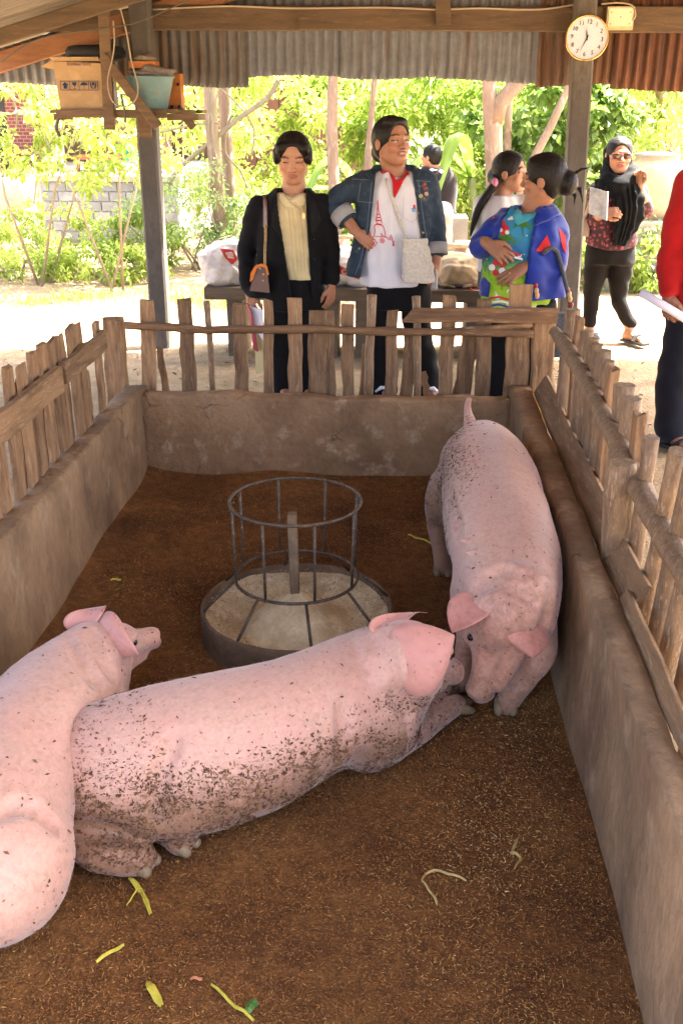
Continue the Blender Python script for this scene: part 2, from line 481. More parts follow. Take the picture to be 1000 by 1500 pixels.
# rails
def railx(pts, wpx, dd, dy, log=False):
    P = [atY(x, y, YF + dy) for x, y in pts]
    mb = MB()
    if log:
        Q = []
        for a, b in zip(P, P[1:]):
            for i in range(5): Q.append(a.lerp(b, i / 5) + Vector((0, 0, random.uniform(-.003, .003))))
        Q.append(P[-1])
        mb.tube(Q, [wpx * .5 * px_at(YF) * random.uniform(.9, 1.1) for _ in Q], 8, True, True, False, .08)
    else:
        mb.beam(P[0], P[-1], wpx * px_at(YF), dd, (0, 0, 1), 6, .003)
    return mb.build('rail', WOODX, fb)
railx([(183, 476), (300, 483), (440, 482), (600, 486), (720, 487), (781, 489)], 12, 0, -.035, True)
railx([(640, 485), (700, 482), (779, 475)], 9, 0, -.03, True)
r_ = railx([(588, 461), (816, 462)], 21, .022, -.045)
for v in r_.data.vertices:      # cut the left end to a point
    if v.co.x < atY(595, 461, YF).x and v.co.z > atY(588, 462, YF).z: v.co.x += .055

XF = XL - .085
fl = empty('picket_fence', (XF, 3, HL), 'wooden picket fence above the wall behind the lying pigs', 'fence', 'rough timber fences round the pen')
def lp(xt, yt, w, low=None, dx=0.0, lean=0.0):
    t = atX(xt, yt, XF + dx); b = Vector((t.x, t.y + lean, HL - .04))
    board(fl, t, b, w, .018, (0, 1, 0))
for xt, yt, w in ((10, 538, .07), (30, 533, .065), (46, 517, .07), (61, 505, .07), (75, 497, .075), (87, 490, .055), (102, 478, .075), (113, 474, .065), (140, 471, .06)):
    lp(xt, yt, w, lean=random.uniform(-.02, .03))
for xt, yt, w in ((-14, 560, .07), (-32, 575, .07), (-55, 600, .07), (-80, 625, .07)):
    lp(xt, yt, w)
for xt, yt, w in ((22, 560, .05), (54, 552, .05), (125, 545, .06), (95, 545, .04)):
    lp(xt, yt, w, dx=-.04)
def raily(P, w, d, parent, m=None, wob=.004):
    return MB().beam(P[0], P[1], w, d, (0, 0, 1), 6, wob).build('rail', m or WOODY, parent)
XFR = XF + .03
raily((atX(92, 548, XFR), atX(153, 497, XFR)), .085, .026, fl)
raily((atX(-90, 696, XFR + .01), atX(88, 556, XFR + .012)), .095, .03, fl)

XG = XR + .17
fr = empty('picket_fence', (XG, 3, HR), 'log picket fence beside the wall the standing pig leans along', 'fence', 'rough timber fences round the pen')
def rp(xt, yt, w, log=True, lean=0.0, zb=.3, leanx=0.0, dx=0.0):
    t = atX(xt, yt, XG + dx); b = Vector((t.x + leanx, t.y + lean, zb))
    board(fr, t, b, w, .03, (0, 1, 0), log=log)
for i, (xt, yt, w) in enumerate(((839, 453, .06), (849, 466, .06), (859, 484, .055), (867, 495, .05), (873, 503, .06), (882, 513, .07), (889, 528, .05), (898, 537, .07), (915, 564, .065), (925, 583, .06), (937, 604, .07))):
    rp(xt, yt, w, i % 3 != 1, random.uniform(-.03, .03))
    if i % 2 == 0: rp(xt + 5, yt + 40, .045, True, random.uniform(-.03, .03), dx=.02)
rp(825, 520, .04, False, 0)
rp(954, 641, .045, True, .03, .3)
rp(992, 660, .05, True, .12, .3)
for yy, zt, w in ((2.28, .93, .05), (2.14, .9, .055), (2.0, .95, .05), (1.86, .9, .06), (1.72, .92, .05), (1.56, .93, .05)):
    board(fr, (XG + .02, yy - .03, zt), (XG - .01, yy + random.uniform(0, .06), .3), w, .03, (0, 1, 0), log=True)
# stout post and thick log rail
pt = atX(911, 676, XG - .055)
mb = MB(); mb.tube([(pt.x + .02, pt.y + .02, .15), (pt.x + .015, pt.y + .015, .45), (pt.x + .01, pt.y + .01, pt.z - .2), (pt.x, pt.y, pt.z - .08), (pt.x, pt.y, pt.z - .012), (pt.x, pt.y, pt.z)], [.045, .044, .046, .044, .042, .036], 12, True, True, False, .05)
mb.build('corner_post', LOGM, fr)
RP = [atX(812, 486, XG - .04), atX(832, 512, XG - .035), atX(862, 566, XG - .035), atX(900, 641, XG - .03), atX(935, 712, XG - .01)]
a = RP[-1]; RP += [Vector((a.x, a.y - .35, a.z - .02)), Vector((a.x + .01, a.y - .8, a.z - .03))]
Q = []
for p, q in zip(RP, RP[1:]):
    for i in range(4): Q.append(p.lerp(q, i / 4))
Q.append(RP[-1])
MB().tube(Q, [.026 + .012 * i / len(Q) + random.uniform(-.003, .003) for i in range(len(Q))], 10, True, True, False, .05).build('rail', LOGM, fr)
# sloping kick boards between wall and pickets
k0, k1 = Vector((XR + .125, YB + .02, HR + .02)), Vector((XR + .105, 2.32, HR + .01))
MB().beam(k0 + Vector((.012, 0, 0)), k1 + Vector((.012, 0, 0)), .1, .016, (.5, 0, .87), 8, .003).build('kick_board', WOODY, fr)
MB().beam((XR + .092, 2.36, HR - .0), (XR + .085, 1.0, HR - .0), .05, .016, (.5, 0, .87), 8, .003).build('kick_board', WOODY, fr)

# ------------------------------------------------------------------ feeder
FC = atZ(435, 884, .115); FC.z = 0
fe = empty('pig_feeder', FC, 'round concrete pig feeder with rusty iron ring cage', 'feeder')
def zf(py, dx=0):   # height of a pixel row on the feeder's axis
    d = ray(430, py); return CAM_H + d.z * (FC.y / d.y)
TR = .318
MB().lathe(FC, [(TR * .97, -.03), (TR, .0), (TR * 1.01, .09), (TR * 1.005, .112), (TR * .985, .118), (TR * .965, .112), (TR * .95, .085), (TR * .85, .018), (.05, .018)], 56).build('tray', TRAYO, fe)
CONEH = zf(864) - .03
def pan_z(r): return .03 + .062 * np.clip((r - .19) / .115, 0, 1) ** 1.1
def feedbowl():
    n, k = 64, 26
    V = [];
    for j in range(k):
        r = TR * .965 * j / (k - 1)
        for i in range(n):
            t = 2 * math.pi * i / n
            cone = CONEH * max(0, 1 - (r / .19) ** 1.2) if r < .19 else 0
            z = float(pan_z(r)) + cone + .006 * math.sin(t * 5 + r * 30) * (r > .16) + random.uniform(-.002, .002)
            V.append((FC.x + r * math.cos(t), FC.y + r * math.sin(t), z))
    i = np.arange(n * k).reshape(k, n)
    Fq = np.stack([i[:-1], np.roll(i[:-1], -1, 1), np.roll(i[1:], -1, 1), i[1:]], -1).reshape(-1, 4)
    link('feed_cone', arr_mesh('feed_cone', V, Fq), TRAYM, fe)
feedbowl()
# crumbs of feed lying in the tray
n = 5000
t = RNG.uniform(0, 2 * np.pi, n); r = np.sqrt(RNG.uniform(.34, .93, n)) * TR
P = np.stack([FC.x + r * np.cos(t), FC.y + r * np.sin(t), pan_z(r) + .006], 1)
P[:, 2] += np.where(r < .19, CONEH * np.clip(1 - (r / .19) ** 1.2, 0, 1), 0)
tag(flakes('feed_crumbs', P, np.tile([0, 0, 1.0], (n, 1)), RNG.uniform(.003, .009, n), RNG.uniform(.002, .004, n), np.array([[.46, .34, .19], [.3, .2, .1], [.2, .12, .06]])[RNG.integers(0, 3, n)], FLK, .001, fe), kind='stuff')
zt, zl = zf(733), zf(843)
RR = .208
def ring(z, r, rr): return [(FC.x + r * math.cos(2 * math.pi * i / 48), FC.y + r * math.sin(2 * math.pi * i / 48), z) for i in range(48)]
MB().tube(ring(zt, RR * 1.01, 0), .0055, 8, closed=True).build('top_ring', IRON, fe)
MB().tube(ring(zl, RR * .97, 0), .0055, 8, closed=True).build('lower_ring', IRON, fe)
for i in range(8):
    t = rad(22 + 45 * i)
    c, s = math.cos(t), math.sin(t)
    MB().tube([(FC.x + RR * c, FC.y + RR * s, zt), (FC.x + RR * .985 * c, FC.y + RR * .985 * s, (zt + zl) / 2 - .005), (FC.x + RR * .97 * c, FC.y + RR * .97 * s, zl - .004)], .0046, 8).build('upright_bar', IRON, fe)
for i in range(8):
    t = rad(14 + 45 * i)
    c, s = math.cos(t), math.sin(t)
    MB().tube([(FC.x + RR * .97 * c, FC.y + RR * .97 * s, zl), (FC.x + TR * .97 * c, FC.y + TR * .97 * s, .116)], .005, 8).build('spoke', IRON, fe)
MB().beam((FC.x - .004, FC.y, .1), (FC.x - .012, FC.y, zf(752)), .03, .03, (1, 0, 0), 4, .001).build('centre_post', surf('old_post', (.24, .15, .08), .5, 12, .8, 80, .4, .004), fe)
# ================================================================== shed
GREYPOST = surf('grey_cement_post', (.125, .108, .09), .35, 6, .85, 60, .4, .004, (1, 1, .5), c3=(.085, .07, .056))
BEAMW = surf('old_beam', (.14, .09, .05), .4, 4, .8, 50, .6, .006, (.7, 5, 5), c2=(.085, .055, .032), c3=(.17, .10, .052))
def tinmat(name, c, rust, amount):
    m, nt, b = newmat(name)
    v = coords(nt, (9, 1, .8)); v2 = coords(nt, (5, 5, 5))
    n1 = noise(nt, v, 2.2, 5, .65, .4); n2 = noise(nt, v2, 3, 6, .7)
    col = ramp(nt, n2, [(.35, V3(c, .72)), (.65, c)])
    col = mix(nt, ramp(nt, n1, [(1 - amount - .1, (0, 0, 0)), (1 - amount + .08, (1, 1, 1))]), col, rust)
    col = mix(nt, ramp(nt, noise(nt, v2, 22, 4, .7), [(.62, (0, 0, 0)), (.7, (.8,) * 3)]), col, V3(rust, .45))
    nt.links.new(col, b.inputs['Base Color']); b.inputs['Roughness'].default_value = .6; b.inputs['Metallic'].default_value = .25; b.inputs['Specular IOR Level'].default_value = .4
    bump(nt, b, n2, .2, .005)
    return m
TIN = tinmat('grey_tin', (.19, .195, .205), (.12, .08, .055), .36)
TIN2 = tinmat('brown_rusting_tin', (.16, .15, .14), (.11, .065, .035), .42)
RUST = tinmat('rusty_tin', (.15, .055, .024), (.07, .028, .014), .5)
RUST2 = tinmat('half_rusted_tin', (.17, .12, .09), (.11, .05, .022), .55)
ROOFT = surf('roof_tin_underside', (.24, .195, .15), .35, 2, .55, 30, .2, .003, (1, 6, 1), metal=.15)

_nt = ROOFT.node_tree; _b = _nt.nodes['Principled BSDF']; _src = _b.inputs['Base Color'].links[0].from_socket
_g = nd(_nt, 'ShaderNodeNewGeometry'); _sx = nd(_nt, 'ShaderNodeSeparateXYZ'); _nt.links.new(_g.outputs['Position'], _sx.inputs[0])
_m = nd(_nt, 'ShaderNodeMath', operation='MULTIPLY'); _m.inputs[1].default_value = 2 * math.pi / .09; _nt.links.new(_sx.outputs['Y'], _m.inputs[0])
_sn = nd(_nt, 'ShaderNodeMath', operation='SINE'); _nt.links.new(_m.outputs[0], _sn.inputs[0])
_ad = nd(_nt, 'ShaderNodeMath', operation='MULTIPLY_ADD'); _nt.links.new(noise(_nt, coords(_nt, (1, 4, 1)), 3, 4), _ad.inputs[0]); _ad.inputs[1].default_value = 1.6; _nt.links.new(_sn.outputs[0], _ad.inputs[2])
_nt.links.new(mix(_nt, ramp(_nt, _ad.outputs[0], [(.55, (0, 0, 0)), (1.0, (.75,) * 3)]), _src, (.10, .06, .035)), _b.inputs['Base Color'])   # dark valley stripes painted in to stand for the shading of the corrugations
YP = 7.27
sh = empty('open_shed', (-1.77, YP, 0), 'open-sided tin roofed shed over the pig pen', 'shed')
def post(pts, w, d, name='post', m=None):
    MB().beam(pts[0], pts[1], w, d, (1, 0, 0), 5, .002).build(name, m or GREYPOST, sh)
pl0, pl1 = atY(238, 506, YP), atY(205, 2, YP)
post((Vector((pl0.x, YP, -.05)), Vector((pl1.x, YP, 2.5))), .135, .13)
pr0, pr1 = atY(830, 470, YP), atY(853, 60, YP)
ex = (pr1.x - pr0.x) / (pr1.z - pr0.z)
post((Vector((pr0.x - ex * (pr0.z + .05), YP, -.05)), Vector((pr1.x + ex * (2.62 - pr1.z), YP, 2.62))), .135, .15)
post((Vector((-2.75, 1.3, -.05)), Vector((-2.75, 1.3, 1.95))), .13, .13)
post((Vector((3.1, 1.3, -.05)), Vector((3.1, 1.3, 2.3))), .13, .13)
def roof_z(x): return 2.34 + .27 * (x + 1.77) if x < .8 else 2.34 + .27 * 2.57 - .27 * (x - .8)
# cross beam in front of the gable sheets
def hb(x0, x1, y0, y1, Y, m, d=.05):
    a, b = atY(x0, (y0 + y1) / 2, Y), atY(x1, (y0 + y1) / 2 + (x1 - x0) * .006, Y)
    MB().beam(a, b, (y1 - y0) * px_at(Y) * .93, d, (0, 0, 1), 6, .002).build('beam', m, sh)
hb(218, 446, 10, 42, YP + .10, BEAMW)
hb(438, 862, 11, 42, YP + .085, BEAMW)
hb(858, 1120, 12, 45, YP + .10, BEAMW)
hb(60, 225, 16, 45, YP + .12, BEAMW)
a, b = atY(649, 36, YP + .04), atY(648, -30, YP + .04)
MB().beam(a, b, .1, .035, (1, 0, 0), 2).build('hanger_board', BEAMW, sh)
a, b = atY(861, 12, YP + .02), atY(864, -30, YP + .02)
# gable sheets
def sheet(x0, x1, zbot, Y, m, slope=0.0, pitch=.066, amp=.011):
    n = int((x1 - x0) / pitch * 8)
    xs = np.linspace(x0, x1, n + 1); V = []
    zs = [0, .12, .5, 1]
    for j in range(4):
        for i, x in enumerate(xs):
            zt = roof_z(x) - .03; zb = zbot + slope * (x - x0) + (.012 * math.sin(x * 5 + x0) if j == 0 else 0) + (random.uniform(-.004, .004) if j == 0 else 0)
            V.append((x, Y + amp * math.sin(2 * math.pi * x / pitch) + .012 * math.sin(x * 1.7 + j), zb + (zt - zb) * zs[j]))
    i = np.arange(4 * (n + 1)).reshape(4, n + 1)
    Fq = np.stack([i[:-1, :-1], i[:-1, 1:], i[1:, 1:], i[1:, :-1]], -1).reshape(-1, 4)
    o = link('gable_sheet', arr_mesh('gable_sheet', V, Fq), m, sh)
    so = o.modifiers.new('thick', 'SOLIDIFY'); so.thickness = .0015
YS = YP + .2
xa = lambda p: atY(p, 100, YS).x
za = lambda p, y: atY(p, y, YS).z
sheet(-2.95, xa(110), za(150, 124), YS + .03, TIN)
sheet(xa(100), xa(222), za(215, 120), YS + .015, TIN2)
sheet(xa(215), xa(364), za(300, 126), YS, TIN2)
sheet(xa(357), xa(505), za(430, 113), YS + .014, TIN)
sheet(xa(498), xa(645), za(570, 114), YS, TIN)
sheet(xa(638), xa(795), za(710, 118), YS + .014, TIN, -.01)
sheet(xa(785), xa(905), za(840, 126), YS, RUST2)
sheet(xa(895), xa(1030), za(960, 132), YS - .014, RUST)
sheet(xa(1020), xa(1160), za(1080, 132), YS, RUST)
sheet(xa(1150), 3.3, za(1080, 130), YS + .014, RUST)
# roof sheets: corrugations run down the slope, lapped along the ridge
def roof_sheet_mesh(x0, x1, wid=.82, pitch=.09, amp=.018):
    n = int(wid / pitch * 6); V = []
    for x in (x0, (x0 + x1) / 2, x1):
        for i in range(n + 1):
            y = wid * i / n
            V.append((x, y, roof_z(x) + amp * math.sin(2 * math.pi * y / pitch) + .008 * i / n))
    i = np.arange(3 * (n + 1)).reshape(3, n + 1)
    Fq = np.stack([i[:-1, :-1], i[1:, :-1], i[1:, 1:], i[:-1, 1:]], -1).reshape(-1, 4)
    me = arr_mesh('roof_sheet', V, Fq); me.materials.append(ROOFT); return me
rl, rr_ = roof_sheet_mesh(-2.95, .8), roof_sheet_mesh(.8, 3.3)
y = YS + .2 - .82
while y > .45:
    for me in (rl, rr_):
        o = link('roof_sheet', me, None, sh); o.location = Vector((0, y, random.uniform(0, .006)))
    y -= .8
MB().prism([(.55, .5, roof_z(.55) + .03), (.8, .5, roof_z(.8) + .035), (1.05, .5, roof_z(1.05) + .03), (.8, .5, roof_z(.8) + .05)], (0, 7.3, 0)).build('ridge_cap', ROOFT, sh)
# rafters and purlin under the left slope
REDW = surf('red_brown_timber', (.30, .135, .06), .4, 4, .75, 45, .4, .004, (1, 5, 5))
def rafter(Y, w=.13, d=.05, m=BEAMW, x0=-2.9, x1=.7, dz=-.1):
    MB().beam((x0, Y, roof_z(x0) + dz), (x1, Y, roof_z(x1) + dz), w, d, (0, 0, 1), 4).build('rafter', m, sh)
rafter(YP - .55, .09, .05, BEAMW, dz=-.085)
rafter(YP + .12, .13, .05, REDW, dz=-.13)
rafter(3.3); rafter(1.3)
for x1 in (4.3,):
    for Y in (YP + .12, 3.3, 1.3):
        MB().beam((.75, Y, roof_z(.8) - .1), (3.25, Y, roof_z(3.25) - .1), .12, .05, (0, 0, 1), 4).build('rafter', BEAMW, sh)
MB().beam((.8, 1.7, roof_z(.8) - .22), (.8, YS - .1, roof_z(.8) - .22), .1, .08, (0, 0, 1), 4).build('ridge_beam', BEAMW, sh)

# ------------------------------------------------------------------ text helper
def text_mesh(s, size, extrude=.0005):
    cu = bpy.data.curves.new('txt', 'FONT'); cu.body = s; cu.size = size; cu.extrude = extrude
    cu.align_x = 'CENTER'; cu.align_y = 'CENTER'; cu.resolution_u = 2
    o = bpy.data.objects.new('txt', cu); COL.objects.link(o)
    bpy.context.view_layer.update()
    me = bpy.data.meshes.new_from_object(o.evaluated_get(bpy.context.evaluated_depsgraph_get()))
    bpy.data.objects.remove(o); bpy.data.curves.remove(cu)
    me.materials.clear()
    return me
def text_into(bm, s, size, M):
    me = text_mesh(s, size); me.transform(M); bm.from_mesh(me); bpy.data.meshes.remove(me)
FRONT = Matrix(((1, 0, 0), (0, 0, -1), (0, 1, 0))).to_4x4()     # text plane facing -Y

# ------------------------------------------------------------------ clock
GOLD = plain('brass_gold', (.75, .48, .14), .22, .9)
WHITE = plain('clock_white', (.68, .72, .80), .35)
BLACK = plain('matt_black', (.012, .012, .014), .5)
YC = YP - .10
cc = atY(859, 56, YC)
RC = 30 * px_at(YC) * .93
ck = empty('wall_clock', cc, 'round gold rimmed wall clock on the shed post', 'clock')
ck_t = Matrix.Translation(cc) @ Matrix.Rotation(rad(-7), 4, 'X') @ Matrix.Rotation(rad(-6), 4, 'Z') @ Matrix.Rotation(rad(6), 4, 'Y')
def ckpart(mb, name, m):
    me = mb.mesh(name); me.transform(ck_t)
    return link(name, me, m, ck)
AXF = (0, -1, 0)
ckpart(MB().lathe((0, 0, 0), [(RC * .98, -.03), (RC * 1.0, .0), (RC, .012), (RC * .97, .018), (RC * .935, .012), (RC * .925, .004)], 48, axis=AXF), 'rim', GOLD)
ckpart(MB().lathe((0, 0, 0), [(0, -.028), (RC * .97, -.028), (RC * .97, -.02)], 40, axis=AXF), 'back', GOLD)
ckpart(MB().lathe((0, 0, 0), [(RC * .94, .003), (0, .0045)], 40, axis=AXF), 'face', WHITE)
for h in range(1, 13):
    mb = MB(); t = rad(30 * h)
    text_into(mb.bm, str(h), RC * .27, Matrix.Translation((RC * .70 * math.sin(t), -.0058, RC * .70 * math.cos(t))) @ FRONT)
    ckpart(mb, 'numeral', BLACK)
def hand(ang, L, w, y, name):
    t = rad(ang); d = Vector((math.sin(t), 0, math.cos(t))); s = Vector((d.z, 0, -d.x))
    b = Vector((0, y, 0))
    ckpart(MB().prism([b - d * L * .22 - s * w * .4, b - d * L * .22 + s * w * .4, b + s * w, b + d * L, b - s * w], (0, -.001, 0)), name, BLACK)
hand(348, RC * .5, RC * .035, -.0075, 'hour_hand')
hand(201, RC * .72, RC * .028, -.0095, 'minute_hand')
hand(337, RC * .55, RC * .008, -.0115, 'second_hand')

# fuse box and cable on the beam
YJ = YP + .05
CREAM = surf('yellowed_plastic', (.66, .54, .30), .2, 12, .45, 80, 0)
jx = atY(907, 27, YJ); hw, hh = 18.5 * px_at(YJ) * .93, 14.5 * px_at(YJ) * .93
jb = empty('fuse_box', jx, 'cream plastic electrical box on the beam beside the clock', 'fuse box')
MB().box(jx + Vector((-hw, -.02, -hh)), jx + Vector((hw, .03, hh))).build('case', CREAM, jb)
MB().box(jx + Vector((-hw * .88, -.026, -hh * .7)), jx + Vector((hw * .9, -.019, hh * .85))).build('cover', plain('pale_plastic', (.72, .66, .46), .4), jb)
for dx, dz in ((-.7, .5), (.7, .5), (-.7, -.5), (.7, -.5), (0, .1)):
    MB().ball(jx + Vector((dx * hw, -.027, dz * hh)), .004, 1).build('screw', BLACK, jb)
CABLE = plain('dusty_cable', (.36, .29, .2), .6)
def wire(name, pts, r, m, label, cat='cable', group=None):
    P = [Vector(p) for p in pts]; Q = []
    for i in range(len(P) - 1):
        p0, p1, p2, p3 = P[max(i - 1, 0)], P[i], P[i + 1], P[min(i + 2, len(P) - 1)]
        for k in range(6):
            t = k / 6
            Q.append(.5 * ((2 * p1) + (p2 - p0) * t + (2 * p0 - 5 * p1 + 4 * p2 - p3) * t * t + (3 * p1 - p0 - 3 * p2 + p3) * t ** 3))
    Q.append(P[-1])
    return MB().tube(Q, r, 6).build(name, m, None, label, cat, group)
wire('cable', [atY(x, y, YP + .045) for x, y in ((222, 14), (330, 9), (430, 12), (560, 11), (640, 14), (700, 12), (760, 14), (800, 13), (845, 6))], .006, CABLE, 'tan electric cable stapled along the top of the beam')
wire('cable', [atY(x, y, YP + .02) for x, y in ((880, 6), (905, 4), (925, 8), (930, 22), (926, 30))], .005, CABLE, 'short cable looping into the cream electrical box')

# ------------------------------------------------------------------ hanging shelf with clutter
YH = YP - .28
SHW = surf('shelf_timber', (.20, .125, .07), .4, 6, .8, 60, .4, .004, (.8, 5, 5), c3=(.2, .12, .07))
z0 = atY(160, 166, YH).z
xs0, xs1, xs2 = atY(74, 168, YH).x, atY(245, 168, YH).x, atY(289, 168, YH).x
hs = empty('hanging_shelf', (xs0, YH, z0), 'rough plank shelf nailed to the shed post under the roof', 'shelf')
MB().box((xs0, YH, z0), (xs2 - .04, YH + .17, z0 + .02)).build('plank', SHW, hs)
MB().box((xs0 + .02, YH + .175, z0 + .001), (xs2, YH + .36, z0 + .021)).build('plank', SHW, hs)
MB().box((xs0 + .05, YH - .024, z0 - .028), (xs1, YH - .001, z0 + .024)).build('front_batten', SHW, hs)
MB().box((xs1 - .01, YH + .03, z0 - .042), (xs2, YH + .3, z0 - .002)).build('cross_batten', SHW, hs)
MB().box((xs0 + .01, YH + .03, z0 - .042), (xs0 + .06, YH + .3, z0 - .002)).build('cross_batten', SHW, hs)
MB().beam(atY(161, 190, YH - .04), atY(150, -25, YH - .04), .07, .03, (1, 0, 0), 4).build('upright', SHW, hs)
MB().beam(atY(232, 186, YH - .06), atY(150, 82, YH - .06), .062, .03, (1, 0, 0), 3).build('brace', SHW, hs)
MB().beam(atY(284, 187, YH + .1), atY(262, 160, YH + .1), .05, .03, (1, 0, 0), 2).build('brace', SHW, hs)
MB().beam(atY(214, 202, YH + .19), atY(211, 172, YH + .19), .09, .03, (1, 0, 0), 1).build('bracket', SHW, hs)
zs = z0 + .022
CARD = surf('cardboard', (.47, .31, .16), .2, 5, .85, 90, .15, .002, c3=(.5, .34, .18))
bx0, bx1 = atY(81, 120, YH + .03).x, atY(150, 120, YH + .03).x; bz1 = atY(110, 90, YH + .03).z
bo = empty('cardboard_box', ((bx0 + bx1) / 2, YH + .1, zs), 'brown cardboard carton with blue handling symbols on the shelf', 'box')
MB().hexa([(bx0 + .02, YH + .03, zs), (bx1 - .005, YH + .03, zs), (bx1, YH + .33, zs), (bx0 + .02, YH + .33, zs)], [(bx0, YH + .02, bz1), (bx1, YH + .03, bz1 - .01), (bx1, YH + .33, bz1), (bx0, YH + .33, bz1)]).build('carton', CARD, bo)
for k, (pa, pb, tip) in enumerate((((bx0, YH + .02), (bx1, YH + .03), (0, -.09, .03)), ((bx0, YH + .33), (bx1, YH + .33), (0, .08, .06)), ((bx0, YH + .02), (bx0, YH + .33), (-.09, 0, -.04)))):
    A, B = Vector((*pa, bz1 + .002)), Vector((*pb, bz1 + .001)); T = Vector(tip) * (.6 if k == 0 else 1)
    MB().prism([A, B, B + T, A + T * .9], (0, 0, .006)).build('flap', CARD, bo)
INK = plain('navy_ink', (.01, .018, .075), .7)
mb = MB()
fx = lambda px: atY(px, 126, YH + .02).x
fz = lambda py: atY(115, py, YH + .02).z
yq = YH + .019
def q4(x0, x1, y0, y1): mb.poly([(fx(x0), yq, fz(y1)), (fx(x1), yq, fz(y1)), (fx(x1), yq, fz(y0)), (fx(x0), yq, fz(y0))])
for x0, x1, y0, y1 in ((89, 144, 118.5, 119.3), (89, 144, 131.5, 132.3), (89, 89.8, 118, 132), (102.5, 103.2, 118, 132), (116, 116.7, 118, 132), (130, 130.7, 118, 132), (143.2, 144, 118, 132)): q4(x0, x1, y0, y1)
def pg(pts): mb.poly([(fx(x), yq - .0002, fz(y)) for x, y in pts][::-1])
pg([(96, 120), (101, 125), (98.5, 125), (98.5, 130), (93.5, 130), (93.5, 125), (91, 125)])
pg([(106, 120.5), (113, 120.5), (112, 124.5), (110, 126), (109, 126), (107, 124.5)]); q4(109.2, 109.9, 126, 129.5); q4(107.5, 111.6, 129.5, 130.3)
pg([(118, 125), (119, 122.6), (121, 121), (123.5, 120.4), (126, 121), (128, 122.6), (129, 125)]); q4(123.2, 123.9, 125, 130)
pg([(132.5, 121), (134, 121), (135, 127), (136.5, 130), (134.5, 130), (133, 127)]); pg([(141.5, 121), (140, 121), (139, 127), (137.5, 130), (139.5, 130), (141, 127)]); pg([(135.4, 121), (137, 120), (138.6, 121), (138.6, 125), (135.4, 125)])
text_into(mb.bm, 'Distilleur Dumi', .026, Matrix.Translation(((fx(90) + fx(148)) / 2, yq - .0008, fz(94))) @ FRONT)
mb.build('printed_symbols', INK, bo)
# black tyre on the box
tc = Vector((atY(140, 75, YH + .17).x, YH + .17, bz1 + .055))
MB().tube([(tc.x + .155 * math.cos(2 * math.pi * i / 28), tc.y + .13 * math.sin(2 * math.pi * i / 28), tc.z) for i in range(28)], .045, 10, closed=True).build('old_tyre', plain('black_rubber', (.016, .016, .017), .75), None, 'small black tyre lying on top of the cardboard carton', 'tyre')
# blue enamel basin
bc = Vector((atY(221, 140, YH + .1).x, YH + .12, zs)); bR = 35 * px_at(YH) * .93; bh = atY(221, 113, YH + .1).z - zs
ENAM = surf('worn_blue_enamel', (.20, .33, .34), .25, 7, .5, 60, .1, .002, c3=(.30, .27, .2))
bs = empty('basin', bc, 'worn pale blue metal basin standing on the shelf', 'basin')
MB().lathe(bc, [(0, .002), (bR * .62, .002), (bR * .66, .01), (bR * .98, bh), (bR * 1.0, bh + .005), (bR * .94, bh), (bR * .62, .02), (0, .014)], 32).build('bowl', ENAM, bs)
MB().tube([(bc.x + bR * math.cos(2 * math.pi * i / 28), bc.y + bR * math.sin(2 * math.pi * i / 28), bc.z + bh) for i in range(28)], .006, 6, closed=True).build('rim', ENAM, bs)
ORA = surf('orange_paint', (.50, .17, .04), .3, 8, .6, 60, .15, .002)
oc = atY(257, 130, YH + .28)
ob = empty('orange_cabinet', (oc.x, YH + .28, zs), 'orange wooden cabinet standing behind the blue basin', 'cabinet')
MB().box((oc.x - .25, YH + .24, zs), (oc.x + .045, YH + .35, atY(257, 108, YH + .28).z)).build('case', ORA, ob)
for dx in (-.02, .03):
    for dz in (.02, .16): MB().ball((oc.x + dx, YH + .235, zs + dz), .012, 1).build('knob', BLACK, ob)
# rags and a small tray heaped on the basin
def heap(name, c, r, m, label, cat, sc=(1, 1, .4), seed=1, amp=.25):
    rs = random.Random(seed); mb = MB(); mb.ball((0, 0, 0), 1, 3)
    ph = [rs.uniform(0, 6) for _ in range(6)]
    for v in mb.bm.verts:
        p = v.co; k = 1 + amp * (math.sin(3 * p.x + ph[0]) * math.sin(4 * p.y + ph[1]) + .5 * math.sin(7 * p.z + ph[2] + 3 * p.x) + .4 * math.sin(9 * p.y + ph[3]) * math.sin(8 * p.x + ph[4]))
        v.co = Vector((p.x * r * sc[0], p.y * r * sc[1], p.z * r * sc[2])) * k + Vector(c)
    return mb.build(name, m, None, label, cat)
heap('rag', (bc.x + .005, bc.y, bc.z + bh + .022), .13, surf('grey_rag', (.26, .23, .2), .4, 20, .9, 90, .6, .01), 'crumpled grey rag heaped in the blue basin', 'rag', (1.05, .9, .35), 3)
hx = bc + Vector((-.02, -.01, bh + .06))
MB().box(hx + Vector((-.1, -.06, -.005)), hx + Vector((.075, .06, .035))).build('wooden_tray', ORA, None, 'small orange wooden tray on top of the grey rag', 'tray')
heap('rag', hx + Vector((.0, 0, .055)), .07, surf('brown_rag', (.30, .25, .18), .4, 24, .9, 90, .6, .01), 'small brown cloth lying in the orange tray', 'rag', (1, .7, .35), 5)
MB().tube([atY(167, 121, YH - .0), atY(171, 159, YH - .0)], .016, 10).build('plastic_tube', plain('white_tube', (.68, .66, .62), .4), None, 'white plastic tube standing beside the carton', 'tube')
DKW = plain('dark_wire', (.10, .085, .07), .6)
wire('wire_coil', [atY(x, y, YH - .1) for x, y in ((166, 30), (168, 60), (165, 85), (158, 120), (165, 148), (183, 156), (199, 146), (202, 125), (193, 90), (186, 50), (176, 10))], .005, CABLE, 'loop of dusty wire hanging in front of the shelf', 'wire')
